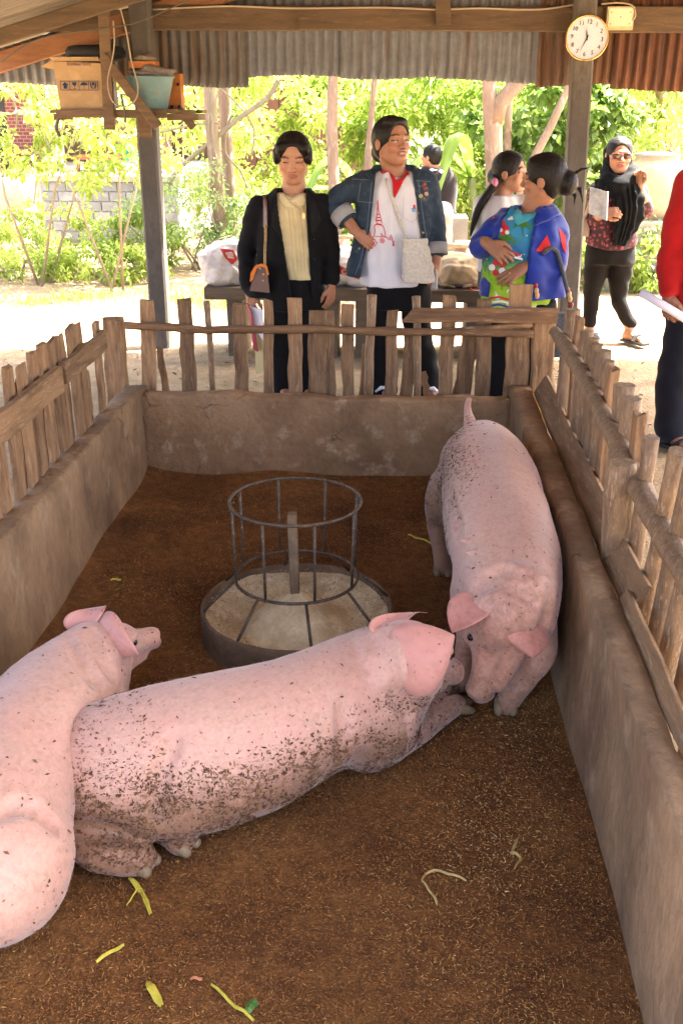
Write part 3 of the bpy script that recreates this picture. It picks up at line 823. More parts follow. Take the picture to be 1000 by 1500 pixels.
wire('wire', [atY(x, y, YH - .12) for x, y in ((0, 92), (60, 56), (150, 42), (200, 33), (255, 10), (285, -5))], .004, DKW, 'thin dark wire strung below the roof to the beam', 'wire')
wire('rope_end', [atY(x, y, YH - .05) for x, y in ((178, 138), (181, 155), (184, 170), (183, 180))], .008, DKW, 'short dark rope end dangling below the shelf', 'rope')
wire('rope_end', [atY(x, y, YH + .0) for x, y in ((88, 166), (85, 178), (83, 188), (88, 200))], .012, DKW, 'dark strap end dangling below the carton', 'strap')
# ================================================================== implicit-surface toolkit
def nz(x, y, z, f, ph):
    """cheap smooth noise: warped sines"""
    return (np.sin(f * (x + .5 * z) + ph + 1.7 * np.sin(f * .6 * y + ph * 2)) * np.sin(f * 1.1 * (z - .3 * x) + 2.1 * ph + 1.3 * np.sin(f * .7 * x)) + .5 * np.sin(f * 2.1 * z + f * 1.3 * y + ph * 3 + np.sin(f * x)) ) / 1.5
class Field:
    def __init__(s, lo, hi, h):
        s.h = h; s.o = np.array(lo, np.float64) - 2 * h
        s.n = np.ceil((np.array(hi) + 2 * h - s.o) / h).astype(int) + 1
        s.D = np.full(s.n, .25, np.float32)
        s.ax = [(s.o[i] + h * np.arange(s.n[i])).astype(np.float32) for i in range(3)]
    def win(s, lo, hi):
        a = np.clip(np.floor((np.array(lo) - s.o) / s.h).astype(int), 0, s.n); b = np.clip(np.ceil((np.array(hi) - s.o) / s.h).astype(int) + 1, 0, s.n)
        if np.any(b - a < 1): return None, None
        sl = tuple(slice(i, j) for i, j in zip(a, b))
        g = [s.ax[0][sl[0]][:, None, None], s.ax[1][sl[1]][None, :, None], s.ax[2][sl[2]][None, None, :]]
        return sl, g
    def put(s, sl, d, k, mode):
        A = s.D[sl]
        if mode == 'add':
            if k > 0: e = np.maximum(k - np.abs(A - d), 0) / k; s.D[sl] = np.minimum(A, d) - e * e * k * .25
            else: s.D[sl] = np.minimum(A, d)
        elif mode == 'sub':
            d = -d
            if k > 0: e = np.maximum(k - np.abs(A - d), 0) / k; s.D[sl] = np.maximum(A, d) + e * e * k * .25
            else: s.D[sl] = np.maximum(A, d)
    def cone(s, a, b, ra, rb, k=.02, mode='add', flat=None):
        """tapered capsule; flat=(axis, factor) squeezes it along axis"""
        a, b = np.array(a, float), np.array(b, float)
        m = max(ra, rb) * (1 if flat is None else max(1, flat[1])) + k + 3 * s.h
        sl, g = s.win(np.minimum(a, b) - m, np.maximum(a, b) + m)
        if sl is None: return s
        d = b - a
        P = [g[i] - a[i] for i in range(3)]
        if flat is not None:
            n = np.array(flat[0], float); n /= np.linalg.norm(n); q = 1 / flat[1] - 1
            dt = P[0] * n[0] + P[1] * n[1] + P[2] * n[2]
            P = [P[i] + dt * (q * n[i]) for i in range(3)]
            d = d + n * (d @ n) * q
        L2 = max(d @ d, 1e-9)
        t = np.clip((P[0] * d[0] + P[1] * d[1] + P[2] * d[2]) / L2, 0, 1)
        dist = np.sqrt((P[0] - t * d[0]) ** 2 + (P[1] - t * d[1]) ** 2 + (P[2] - t * d[2]) ** 2) - (ra + (rb - ra) * t)
        if flat is not None and flat[1] < 1: dist = dist * flat[1] ** .5
        s.put(sl, dist.astype(np.float32), k, mode); return s
    def chain(s, pts, rs, k=.02, mode='add', flat=None):
        for (a, b), (ra, rb) in zip(zip(pts, pts[1:]), zip(rs, rs[1:])): s.cone(a, b, ra, rb, k, mode, flat)
        return s
    def spine(s, pts, rs, k=.02, mode='add', sub=5, flat=1.0):
        """smooth tapering trunk through pts, blended in once; flat squeezes it vertically"""
        P = np.array(pts, float); R_ = np.array(rs, float); Q = []; q = []
        for i in range(len(P) - 1):
            p0, p1, p2, p3 = P[max(i - 1, 0)], P[i], P[i + 1], P[min(i + 2, len(P) - 1)]
            a0, a1, a2, a3 = R_[max(i - 1, 0)], R_[i], R_[i + 1], R_[min(i + 2, len(P) - 1)]
            for j in range(sub):
                t = j / sub; f = lambda w, x, y, z: .5 * (2 * x + (y - w) * t + (2 * w - 5 * x + 4 * y - z) * t * t + (3 * x - w - 3 * y + z) * t ** 3)
                Q.append(f(p0, p1, p2, p3)); q.append(f(a0, a1, a2, a3))
        Q.append(P[-1]); q.append(R_[-1]); Q = np.array(Q); q = np.array(q)
        m = q.max() + k + 3 * s.h
        sl, g = s.win(Q.min(0) - m, Q.max(0) + m)
        best = None
        for a, b, ra, rb in zip(Q, Q[1:], q, q[1:]):
            d = b - a; X, Y, Z = g[0] - a[0], g[1] - a[1], g[2] - a[2]
            t = np.clip((X * d[0] + Y * d[1] + Z * d[2]) / max(d @ d, 1e-9), 0, 1)
            e = np.sqrt((X - t * d[0]) ** 2 + (Y - t * d[1]) ** 2 + ((Z - t * d[2]) / flat) ** 2) - (ra + (rb - ra) * t)
            best = e if best is None else np.minimum(best, e)
        s.put(sl, best.astype(np.float32), k, mode); return s
    def ell(s, c, r, B=None, k=.02, mode='add'):
        """ellipsoid with axes = rows of B"""
        c = np.array(c, float); r = np.array(r, float); B = np.eye(3) if B is None else np.array(B, float)
        ext = np.sqrt(((B * r[:, None]) ** 2).sum(0)) + k + 3 * s.h
        sl, g = s.win(c - ext, c + ext)
        if sl is None: return s
        P = [g[i] - c[i] for i in range(3)]
        U = [B[i, 0] * P[0] + B[i, 1] * P[1] + B[i, 2] * P[2] for i in range(3)]
        k0 = np.sqrt((U[0] / r[0]) ** 2 + (U[1] / r[1]) ** 2 + (U[2] / r[2]) ** 2)
        k1 = np.sqrt((U[0] / r[0] ** 2) ** 2 + (U[1] / r[1] ** 2) ** 2 + (U[2] / r[2] ** 2) ** 2) + 1e-6
        s.put(sl, (k0 * (k0 - 1) / k1).astype(np.float32), k, mode); return s
    def full(s): return [s.ax[0][:, None, None], s.ax[1][None, :, None], s.ax[2][None, None, :]]
    def wob(s, amp, f, ph=0.0):
        g = s.full(); s.D += (amp * nz(g[0], g[1], g[2], f, ph)).astype(np.float32); return s
    def cut(s, fn):
        """keep where fn(x,y,z) < 0"""
        g = s.full(); s.D = np.maximum(s.D, np.broadcast_to(fn(*g), s.D.shape).astype(np.float32)); return s
    def carve(s, fn):
        g = s.full(); s.D = np.maximum(s.D, -np.broadcast_to(fn(*g), s.D.shape).astype(np.float32)); return s
    def nets(s):
        D = s.D; D[0] = D[-1] = .1; D[:, 0] = D[:, -1] = .1; D[:, :, 0] = D[:, :, -1] = .1
        I = D < 0; n = D.shape
        cnt = np.zeros((n[0] - 1, n[1] - 1, n[2] - 1), np.int8)
        for i in (0, 1):
            for j in (0, 1):
                for k in (0, 1): cnt += I[i:n[0] - 1 + i, j:n[1] - 1 + j, k:n[2] - 1 + k]
        act = (cnt > 0) & (cnt < 8)
        idx = np.argwhere(act)
        vid = np.full(act.shape, -1, np.int32); vid[act] = np.arange(len(idx))
        acc = np.zeros((len(idx), 3)); num = np.zeros(len(idx))
        co = [np.array(c) for c in np.ndindex(2, 2, 2)]
        for a in co:
            for ax in range(3):
                if a[ax]: continue
                b = a.copy(); b[ax] = 1
                da = D[tuple((idx + a).T)]; db = D[tuple((idx + b).T)]
                cr = (da < 0) != (db < 0)
                t = np.where(cr, da / np.where(cr, da - db, 1), 0)
                p = a[None, :] + t[:, None] * (b - a)[None, :]
                acc += p * cr[:, None]; num += cr
        V = s.o + s.h * (idx + acc / num[:, None])
        Q = []
        for ax in range(3):
            u, v = (ax + 1) % 3, (ax + 2) % 3
            sa = [slice(None)] * 3; sb = [slice(None)] * 3; sa[ax] = slice(0, -1); sb[ax] = slice(1, None)
            A, B_ = I[tuple(sa)], I[tuple(sb)]
            for flip, msk in ((False, A & ~B_), (True, ~A & B_)):
                e = np.argwhere(msk)
                e = e[(e[:, u] > 0) & (e[:, v] > 0) & (e[:, u] < n[u] - 1) & (e[:, v] < n[v] - 1)]
                if not len(e): continue
                q = []
                for du, dv in ((-1, -1), (0, -1), (0, 0), (-1, 0)):
                    c = e.copy(); c[:, u] += du; c[:, v] += dv; q.append(vid[tuple(c.T)])
                q = np.stack(q, 1)
                Q.append(q[:, ::-1] if flip else q)
        return V, np.concatenate(Q)
def relax(V, Q, it=2, w=.5):
    """light Laplacian smoothing"""
    for _ in range(it):
        acc = np.zeros_like(V); num = np.zeros(len(V))
        for a, b in ((0, 1), (1, 2), (2, 3), (3, 0)):
            np.add.at(acc, Q[:, a], V[Q[:, b]]); np.add.at(num, Q[:, a], 1)
            np.add.at(acc, Q[:, b], V[Q[:, a]]); np.add.at(num, Q[:, b], 1)
        V = V + w * (acc / np.maximum(num, 1)[:, None] - V)
    return V
def surf_samples(V, Q, n, dens=None):
    """random points on a quad mesh with normals"""
    a, b, c, d = (V[Q[:, i]] for i in range(4))
    N = np.cross(c - a, d - b); A = np.linalg.norm(N, axis=1) + 1e-12; N = N / A[:, None]
    w = A.copy()
    ctr = (a + b + c + d) / 4
    if dens is not None: w = w * np.maximum(dens(ctr, N), 0)
    i = RNG.choice(len(Q), n, p=w / w.sum())
    u, v = RNG.uniform(0, 1, (2, n, 1))
    P = (a[i] * (1 - u) + b[i] * u) * (1 - v) + (d[i] * (1 - u) + c[i] * u) * v
    return P, N[i]
def ear_patch(b0, b1, tip, ctrl, wid, nrm, cup=.3, th=.006, nu=14, nv=9, curl=0.0):
    """leaf shaped, cupped ear; b0-b1 is the root, ctrl bends the mid line"""
    b0, b1, tip, ctrl, nrm = (np.array(p, float) for p in (b0, b1, tip, ctrl, nrm))
    nrm = nrm / np.linalg.norm(nrm)
    c0 = (b0 + b1) / 2; wdir = b1 - b0; w0 = np.linalg.norm(wdir); wdir = wdir / w0
    V = []
    for side in (1, -1):
        for i in range(nu):
            u = i / (nu - 1)
            c = (1 - u) ** 2 * c0 + 2 * u * (1 - u) * ctrl + u * u * tip
            sh_ = (w0 * (1 - u) + wid * 2.9 * u ** .75 * (1 - u) ** .85) if u < 1 else 0
            sh_ = max(sh_, wid * .04)
            for j in range(nv):
                v = 2 * j / (nv - 1) - 1
                edge = 1 - abs(v) ** 4
                p = c + wdir * v * sh_ / 2 + nrm * (cup * sh_ * .5 * v * v + curl * u * u * v * wid + side * th * (.15 + .85 * edge) * (1 - .4 * u))
                V.append(p)
    n = nu * nv; F_ = []
    for i in range(nu - 1):
        for j in range(nv - 1):
            a = i * nv + j
            F_.append((a, a + 1, a + nv + 1, a + nv)); F_.append((n + a, n + a + nv, n + a + nv + 1, n + a + 1))
    for i in range(nu - 1):
        for j in (0, nv - 1):
            a = i * nv + j; q = (a, a + nv, n + a + nv, n + a)
            F_.append(q if j == 0 else q[::-1])
    for j in range(nv - 1):
        a = (nu - 1) * nv + j; F_.append((a, a + 1, n + a + 1, n + a))
    return np.array(V), np.array(F_)
def merge_meshes(parts):
    Vs, Fs, o = [], [], 0
    for V, Fq in parts: Vs.append(V); Fs.append(Fq + o); o += len(V)
    return np.concatenate(Vs), np.concatenate(Fs)
# ================================================================== pigs
def pigmat():
    m, nt, b = newmat('pig_skin')
    at = nd(nt, 'ShaderNodeAttribute', attribute_name='Col'); dt = nd(nt, 'ShaderNodeAttribute', attribute_name='dirt')
    v = coords(nt)
    n1 = noise(nt, v, 9, 5, .6, .4); n2 = noise(nt, v, 55, 4, .65); n3 = noise(nt, v, 240, 3, .6)
    col = mix(nt, ramp(nt, n1, [(.35, (.32,) * 3), (.62, (0, 0, 0))]), at.outputs['Color'], (.56, .25, .19))
    col = mix(nt, ramp(nt, n3, [(.3, (.16,) * 3), (.55, (0, 0, 0))]), col, (.42, .25, .17))
    ad = nd(nt, 'ShaderNodeMath', operation='MULTIPLY_ADD'); ad.inputs[1].default_value = .9
    nt.links.new(n2, ad.inputs[0]); nt.links.new(dt.outputs['Fac'], ad.inputs[2])
    col = mix(nt, ramp(nt, ad.outputs[0], [(.52, (0, 0, 0)), (1.0, (.88,) * 3)]), col, (.20, .10, .05))
    nt.links.new(col, b.inputs['Base Color']); b.inputs['Roughness'].default_value = .5; b.inputs['Specular IOR Level'].default_value = .3
    b.inputs['Subsurface Weight'].default_value = .12; b.inputs['Subsurface Radius'].default_value = (.03, .012, .008); b.inputs['Subsurface Scale'].default_value = .3
    b.inputs['Sheen Weight'].default_value = .25; b.inputs['Sheen Roughness'].default_value = .5
    a2 = nd(nt, 'ShaderNodeMath', operation='ADD'); nt.links.new(n2, a2.inputs[0]); nt.links.new(n3, a2.inputs[1])
    bump(nt, b, a2.outputs[0], .22, .004)
    return m
PIGM = pigmat()
PINK = np.array([.52, .30, .215])
BRIS = plain('pale_bristle', (.62, .48, .36), .6)
HOOF = surf('horn_hoof', (.25, .165, .09), .3, 40, .6, 120, .2, .002, c3=(.16, .095, .05))
EYEM = plain('dark_eye', (.015, .01, .008), .15)
def W(v): return np.array(v, float)
def crease(F, lines, r=.010, k=.028):
    """press skin folds into the body along lines given on the photograph"""
    V, Q = F.nets(); bv = BVHTree.FromPolygons([tuple(v) for v in V], [tuple(int(i) for i in q) for q in Q])
    for pts in lines:
        H = []
        for (x0, y0), (x1, y1) in zip(pts, pts[1:]):
            for i in range(4):
                h = bv.ray_cast(CPOS, ray(x0 + (x1 - x0) * i / 4, y0 + (y1 - y0) * i / 4).normalized())
                if h[0] is not None: H.append(np.array(h[0] + h[1] * .004))
        if len(H) > 1: F.chain(H, [r] * len(H), k, 'sub')
def pig(label, F, ears, dirt, flecks, fleck_d, feet=(), extra=None, eyes=(), redden=None, loc=None, flow=(0, 0, 0)):
    V, Q = F.nets(); V = relax(V, Q, 2, .5)
    bodyV, bodyQ = V, Q
    parts = [(V, Q)]
    for e in ears:
        ev, ef = ear_patch(**e); parts.append((ev, ef))
    ne = len(V)
    V, Q = merge_meshes(parts)
    cols = np.tile(PINK, (len(V), 1))
    cols[ne:] = PINK * np.array([.97, .74, .77]); cols *= 1 + .05 * RNG.normal(size=(len(V), 1))
    if redden is not None:
        r = redden(V)[:, None]; cols = cols * (1 - r) + cols * np.array([.98, .74, .72]) * r
    dv = np.clip(dirt(V), 0, 1); dv[ne:] *= .5
    me = arr_mesh('pig', V, Q, True, cols, {'dirt': dv})
    o = link('pig', me, PIGM)
    o['label'] = label; o['category'] = 'pig'; o['group'] = 'pigs in the pen'
    # the mesh is in world space: move the origin to the thing's base
    c = Vector(loc if loc is not None else (V[:, 0].mean(), V[:, 1].mean(), 0.0))
    me.transform(Matrix.Translation(-c)); o.location = c
    P, N = surf_samples(V, Q, flecks, fleck_d)
    cl = np.array([[.12, .056, .025], [.18, .09, .04], [.26, .145, .07], [.085, .04, .02]])[RNG.integers(0, 4, flecks)]
    fl_ = np.clip(np.exp(RNG.normal(np.log(.0062), .45, flecks)), .002, .02)
    f = flakes('bedding_flecks', P, N, fl_, fl_ * RNG.uniform(.18, .5, flecks), cl, FLK, .0010, o, .15)
    f['kind'] = 'stuff'
    nb = 6000
    P, N = surf_samples(bodyV, bodyQ, nb, lambda c, n_: np.where(c[:, 2] > .06, 1, .1))
    D = N * .55 + np.array(flow) + RNG.normal(size=N.shape) * .25; D /= np.linalg.norm(D, axis=1)[:, None]
    S = np.cross(D, RNG.normal(size=N.shape)); S /= np.linalg.norm(S, axis=1)[:, None]
    L_ = RNG.uniform(.004, .010, (nb, 1)); V_ = np.stack([P - S * .0003, P + S * .0003, P + D * L_], 1).reshape(-1, 3)
    me_h = arr_mesh('bristles', V_, np.arange(nb * 3).reshape(nb, 3), False)
    link('bristles', me_h, BRIS, o)['kind'] = 'stuff'
    for ft in feet:
        mb = MB()
        for s in (-1, 1):
            a, b, side, r = W(ft[0]), W(ft[1]), W(ft[2]), ft[3]
            p0 = a + side * s * r * .62; p1 = b + side * s * r * .75
            mb.tube([p0 - (p1 - p0) * .2, p0, p0 * .5 + p1 * .5, p1, p1 + (p1 - p0) * .12], [r * .6, r * .68, r * .64, r * .42, r * .12], 10)
        mb.build('hoof', HOOF, o)
    for e in eyes: MB().ball(e, .011, 2).build('eye', EYEM, o)
    return o
def frame(d, up=(0, 0, 1)):
    """right, forward, up rows for a heading"""
    f = Vector(d).normalized(); r = f.cross(Vector(up)).normalized(); u = r.cross(f)
    return np.array([r, f, u])
def loc(B, o, x, y, z): return np.array(o) + x * B[0] + y * B[1] + z * B[2]
def pig_head(F, B, o, s=1.0):
    """o: middle of the skull; B rows right, forward(snout), up(forehead)"""
    q = lambda x, y, z: loc(B, o, x * s, y * s, z * s)
    F.spine([q(0, -.09, -.02), q(0, -.03, .0), q(0, .05, .008), q(0, .11, -.016), q(0, .165, -.032), q(0, .205, -.04)], [.075 * s, .088 * s, .068 * s, .047 * s, .038 * s, .038 * s], .03, sub=4)
    F.ell(q(0, .208, -.042), (.045 * s, .012 * s, .038 * s), B, .005)            # snout disc
    F.cone(q(0, .0, -.065), q(0, .155, -.078), .05 * s, .023 * s, .015)          # lower jaw
    for sx in (-1, 1):
        F.ell(q(sx * .06, -.02, -.045), (.038 * s, .07 * s, .05 * s), B, .02)    # jowl
        F.ell(q(sx * .05, .07, .034), (.022 * s, .032 * s, .018 * s), B, .012)   # brow
        F.ell(q(sx * .018, .224, -.042), (.0095 * s, .016 * s, .011 * s), B, .004, 'sub')  # nostril
        F.ell(q(sx * .04, .12, -.062), (.012 * s, .05 * s, .005 * s), B, .01, 'sub')       # mouth line
        F.ell(q(sx * .062, .072, .018), (.012 * s, .014 * s, .009 * s), B, .008, 'sub')    # eye socket
    return q
def ear(d, b0, b1, tip, ctrl, wid, cup=.3, dd=(0, 0, 0, 0), th=.006):
    """ear outline given on the photograph at distance d from the lens; dd: depth shifts of b0, b1, tip, ctrl"""
    P = [W(atD(p[0], p[1], d + e)) for p, e in zip((b0, b1, tip, ctrl), dd)]
    return dict(b0=P[0], b1=P[1], tip=P[2], ctrl=P[3], wid=wid, nrm=-W(ray(*ctrl)), cup=cup, th=th)

# ---- pig standing along the right wall, head lowered
def pig_standing():
    A = lambda px, py, z: W(atZ(px, py, z))
    F = Field((-.05, 2.0, -.02), (.62, 3.98, .74), .0072)
    ho = A(737, 905, .335); sn = A(688, 1003, .115)
    dirv = sn - ho; hs_ = min(1.2, max(.95, np.linalg.norm(dirv) / .21))
    B = frame(dirv, (0.1, .3, .9))
    nec = (.332, 2.49, .355)
    F.spine([(.335, 3.76, .40), (.338, 3.65, .39), (.34, 3.38, .395), (.342, 3.05, .38), (.345, 2.76, .375), nec, ho - B[1] * .03], [.09, .148, .172, .175, .162, .132, .098], .02, sub=6, flat=1.02)
    for sx in (-1, 1):
        F.ell(W((.325 + sx * .085, 3.55, .31)), (.075, .15, .19), None, .04)   # hams
        F.ell(W((.345 + sx * .088, 2.70, .29)), (.065, .11, .16), None, .04)  # shoulder blades
    F.ell(W((.33, 3.1, .31)), (.15, .3, .13), None, .04)
    for (kx, ky), (hx_, hy), (fx_, fy) in (((.185, 3.53), (.165, 3.55), (.19, 3.42)), ((.42, 3.56), (.43, 3.64), (.42, 3.53))):
        F.spine([W((kx + .03, ky + .03, .30)), W((kx, ky + .01, .24)), W((hx_, hy, .165)), W((hx_ + .01, hy - .05, .10)), W((fx_, fy + .02, .05)), W((fx_, fy, .028))], [.09, .068, .04, .033, .033, .035], .025)
    f1 = A(741, 1033, .02); f2 = W((.22, 2.62, .02))
    F.spine([W((.41, 2.72, .28)), A(786, 950, .20), A(772, 985, .125), A(755, 1012, .07), W((f1[0], f1[1], .028))], [.085, .056, .041, .034, .036], .025)
    F.spine([W((.255, 2.74, .26)), W((.24, 2.70, .17)), W((.23, 2.68, .1)), W((f2[0], f2[1], .028))], [.075, .045, .034, .034], .025)
    q = pig_head(F, B, ho, hs_ * .96)
    for yy, zz in ((2.56, .50), (2.62, .51)):
        F.cone((.2, yy + .05, zz - .035), (.45, yy + .05, zz - .035), .004, .004, .02)
    F.wob(.003, 17, 1.0).wob(.0012, 60, .3)
    crease(F, [[(695, 862), (725, 850), (760, 862), (785, 885)], [(700, 850), (735, 832), (775, 845)], [(806, 880), (798, 915), (783, 945)], [(668, 880), (672, 920), (668, 945)], [(655, 720), (668, 760), (672, 800)]])
    F.spine([W((.30, 3.81, .46)), W((.29, 3.855, .50)), W((.283, 3.85, .545)), W((.288, 3.835, .575))], [.034, .02, .014, .011], .02)
    d0 = np.linalg.norm(ho - W(CPOS))
    ears = [ear(d0, (684, 868), (722, 884), (662, 927), (680, 890), .072, .35, (-.04, -.07, -.10, -.10)),
            ear(d0, (752, 903), (792, 912), (780, 964), (760, 930), .098, -.3, (-.085, -.06, -.10, -.13))]
    lft = lambda V: np.clip((.27 - V[:, 0]) / .1, 0, 1) * np.clip((V[:, 1] - 2.75) / .5, 0, 1)
    dirt = lambda V: .06 + .55 * lft(V) + .35 * np.clip((.2 - V[:, 2]) / .15, 0, 1) + .3 * np.clip((2.5 - V[:, 1]) / .2, 0, 1)
    dens = lambda c, N: .02 + 1.0 * np.clip((.32 - c[:, 0]) / .10, 0, 1) * np.clip((c[:, 1] - 2.85) / .45, 0, 1) * (c[:, 2] > .15) * (.3 + .7 * (nz(c[:, 0], c[:, 1], c[:, 2], 22, .4) > -.1)) + .06 * (c[:, 1] < 2.6)
    feet = [((f1[0], f1[1], .035), (f1[0] - .005, f1[1] - .035, .012), (1, 0, 0), .028), ((f2[0], f2[1], .035), (f2[0], f2[1] - .035, .012), (1, 0, 0), .028), ((.19, 3.42, .035), (.19, 3.38, .012), (1, 0, 0), .028), ((.42, 3.53, .035), (.42, 3.49, .012), (1, 0, 0), .028)]
    pig('large pink pig standing along the pen wall with its head lowered', F, ears, dirt, 5200, dens, feet, None, [q(-.06, .075, .02), q(.06, .075, .02)], lambda V: np.clip((2.55 - V[:, 1]) / .3, 0, 1) * .5, (.33, 3.0, 0), (0, .9, 0))
pig_standing()

# ---- pig lying across the pen
def pig_lying():
    A = lambda px, py, z: W(atZ(px, py, z))
    F = Field((-1.0, 1.5, -.03), (.32, 2.75, .56), .0072)
    r0 = A(165, 1118, .175); r1 = A(255, 1102, .185); r2 = A(355, 1082, .19); r3 = A(455, 1045, .19); r4 = A(535, 1005, .20)
    ax = (r4 - r0) / np.linalg.norm(r4 - r0); side = np.array([ax[1], -ax[0], 0.0]); side /= np.linalg.norm(side)   # towards the camera
    B = np.array([side, ax, np.cross(side, ax)])
    ho = A(606, 962, .30)
    Bh = frame((.58, .70, -.40), (-.1, -.05, 1))
    F.spine([r0 - ax * .06, r0, r1, r2, r3, r4, r4 * .45 + ho * .55 - Bh[1] * .02, ho - Bh[1] * .05], [.105, .155, .174, .176, .164, .152, .122, .096], .02, sub=6, flat=.98)
    F.ell((r1 + r2) / 2 + side * .05 - np.array([0, 0, .07]), (.135, .28, .10), B, .04)
    F.ell(A(185, 1148, .14), (.125, .145, .135), B, .03)
    h1 = A(205, 1258, .034); h2 = A(264, 1230, .032)
    F.spine([A(135, 1195, .08), A(140, 1238, .06), A(172, 1252, .05), h1], [.07, .056, .046, .038], .02)
    F.spine([A(222, 1170, .08), A(234, 1196, .055), A(250, 1214, .044), h2], [.06, .046, .04, .034], .02)
    F.ell(A(545, 1060, .13), (.11, .13, .13), B, .035)
    g1 = A(668, 1032, .035); g2 = A(648, 1011, .035)
    F.spine([A(545, 1080, .09), A(592, 1074, .065), A(635, 1052, .045), g1], [.075, .054, .038, .032], .025)
    F.spine([A(580, 1045, .1), A(620, 1025, .06), g2], [.06, .04, .028], .025)
    F.cone(r4 + ax * .08 - W((0, 0, .05)), ho - W((0, 0, .07)), .11, .07, .03)
    q = pig_head(F, Bh, ho, .97)
    F.wob(.003, 18, 2.0).wob(.0012, 60, .8)
    crease(F, [[(236, 1195), (232, 1150), (245, 1105), (262, 1075)], [(585, 1010), (592, 1035), (600, 1052)], [(560, 925), (566, 960), (575, 1000), (588, 1045)], [(498, 1108), (505, 1070), (500, 1030)], [(545, 930), (552, 965), (560, 1000)], [(120, 1215), (160, 1222), (195, 1222)]])
    d0 = np.linalg.norm(ho - W(CPOS))
    ears = [ear(d0, (566, 955), (592, 1008), (665, 931), (608, 962), .135, -.25, (-.10, -.11, -.13, -.185), .005),
            ear(d0, (546, 926), (584, 925), (626, 898), (566, 890), .06, .5, (-.03, -.03, .02, -.03))]
    low = lambda c: np.clip((.26 - c[:, 2]) / .2, 0, 1)
    fr_ = lambda c: (c - r0) @ ax
    sd_ = lambda c: (c - r0) @ side
    dirt = lambda V: .05 + .8 * np.clip(low(V) * 1.3 - .15, 0, 1) * (sd_(V) > -.05) * np.clip(1.2 - .5 * np.abs(fr_(V) - .1), .35, 1) * np.where(fr_(V) > .72, .35, 1) * np.where(V[:, 2] < .085, .6, 1) + .15 * np.clip((fr_(V) - .75) / .1, 0, 1) * (V[:, 2] < .2)
    dens = lambda c, N: .012 + (np.clip((.285 - c[:, 2]) / .10, 0, 1) * (c[:, 2] > .03) * (sd_(c) > -.02) * np.where(fr_(c) < .52, 1, np.where(fr_(c) < .60, .45, np.where(fr_(c) < .8, .75, .15))) * (.15 + .85 * (nz(c[:, 0], c[:, 1], c[:, 2], 30, .9) > -.25))) + .12 * (fr_(c) < .1)
    feet = [(h1, h1 + W((.035, -.012, -.014)), (.3, .95, 0), .029), (h2, h2 + W((.035, -.015, -.014)), (.4, .9, 0), .027), (g1, g1 + W((.045, .012, -.012)), (-.2, .95, .1), .026), (g2, g2 + W((.04, .02, -.012)), (-.3, .9, .2), .024)]
    pig('pink pig lying across the pen with dark flecks of bedding on its belly', F, ears, dirt, 15000, dens, feet, None, [q(.06, .075, .02)], lambda V: np.clip((.2 - V[:, 2]) / .15, 0, 1) * .75 * (fr_(V) < .6), (r2[0], r2[1], 0), tuple(-ax * .9))
pig_lying()

# ---- pig lying along the left wall
def pig_left():
    A = lambda px, py, z: W(atZ(px, py, z))
    F = Field((-1.18, 1.2, -.03), (-.48, 2.8, .56), .0072)
    s0 = A(70, 1062, .20); m0 = A(8, 1150, .195); m1 = A(-15, 1225, .185); h0 = A(-4, 1268, .175)
    ho = A(150, 955, .26)
    Bh = frame((.52, .85, -.02), (0, 0, 1))
    F.spine([m1 + W((0, -.05, 0)), m1, m0, s0, s0 * .45 + ho * .55 + W((-.01, 0, 0)), ho - Bh[1] * .05], [.10, .158, .172, .17, .13, .098], .02, sub=6, flat=1.02)
    F.spine([h0 + W((.0, -.06, -.01)), h0, h0 + W((-.01, .1, -.0))], [.11, .155, .13], .018, sub=5)
    F.ell(A(95, 1064, .13), (.1, .13, .12), None, .035)
    F.cone(s0 + W((.06, .08, -.05)), ho - W((0, 0, .08)), .11, .07, .03)
    q = pig_head(F, Bh, ho, .9)
    F.wob(.003, 18, 3.0).wob(.0012, 60, 1.8)
    crease(F, [[(-5, 1192), (30, 1178), (60, 1185), (85, 1215)], [(130, 925), (148, 960), (172, 1000)], [(100, 935), (122, 975), (150, 1010)]])
    d0 = np.linalg.norm(ho - W(CPOS))
    ears = [ear(d0, (140, 925), (160, 962), (196, 960), (196, 905), .105, -.3, (-.05, -.08, -.08, -.14)),
            ear(d0, (100, 922), (136, 917), (152, 890), (122, 884), .068, .45, (-.0, -.02, .02, -.02))]
    dirt = lambda V: .06 + .4 * np.clip((.12 - V[:, 2]) / .1, 0, 1)
    dens = lambda c, N: .1 + .35 * (nz(c[:, 0], c[:, 1], c[:, 2], 16, 2.2) > .35) + .5 * np.clip((.2 - c[:, 2]) / .15, 0, 1) * (c[:, 1] < 1.8)
    pig('pale pink pig lying beside the pen wall with its back to the camera', F, ears, dirt, 1300, dens, (), None, [q(.06, .075, .02)], lambda V: np.clip((V[:, 1] - 2.35) / .15, 0, 1) * .4, (s0[0], s0[1], 0), (0, -.9, 0))
pig_left()
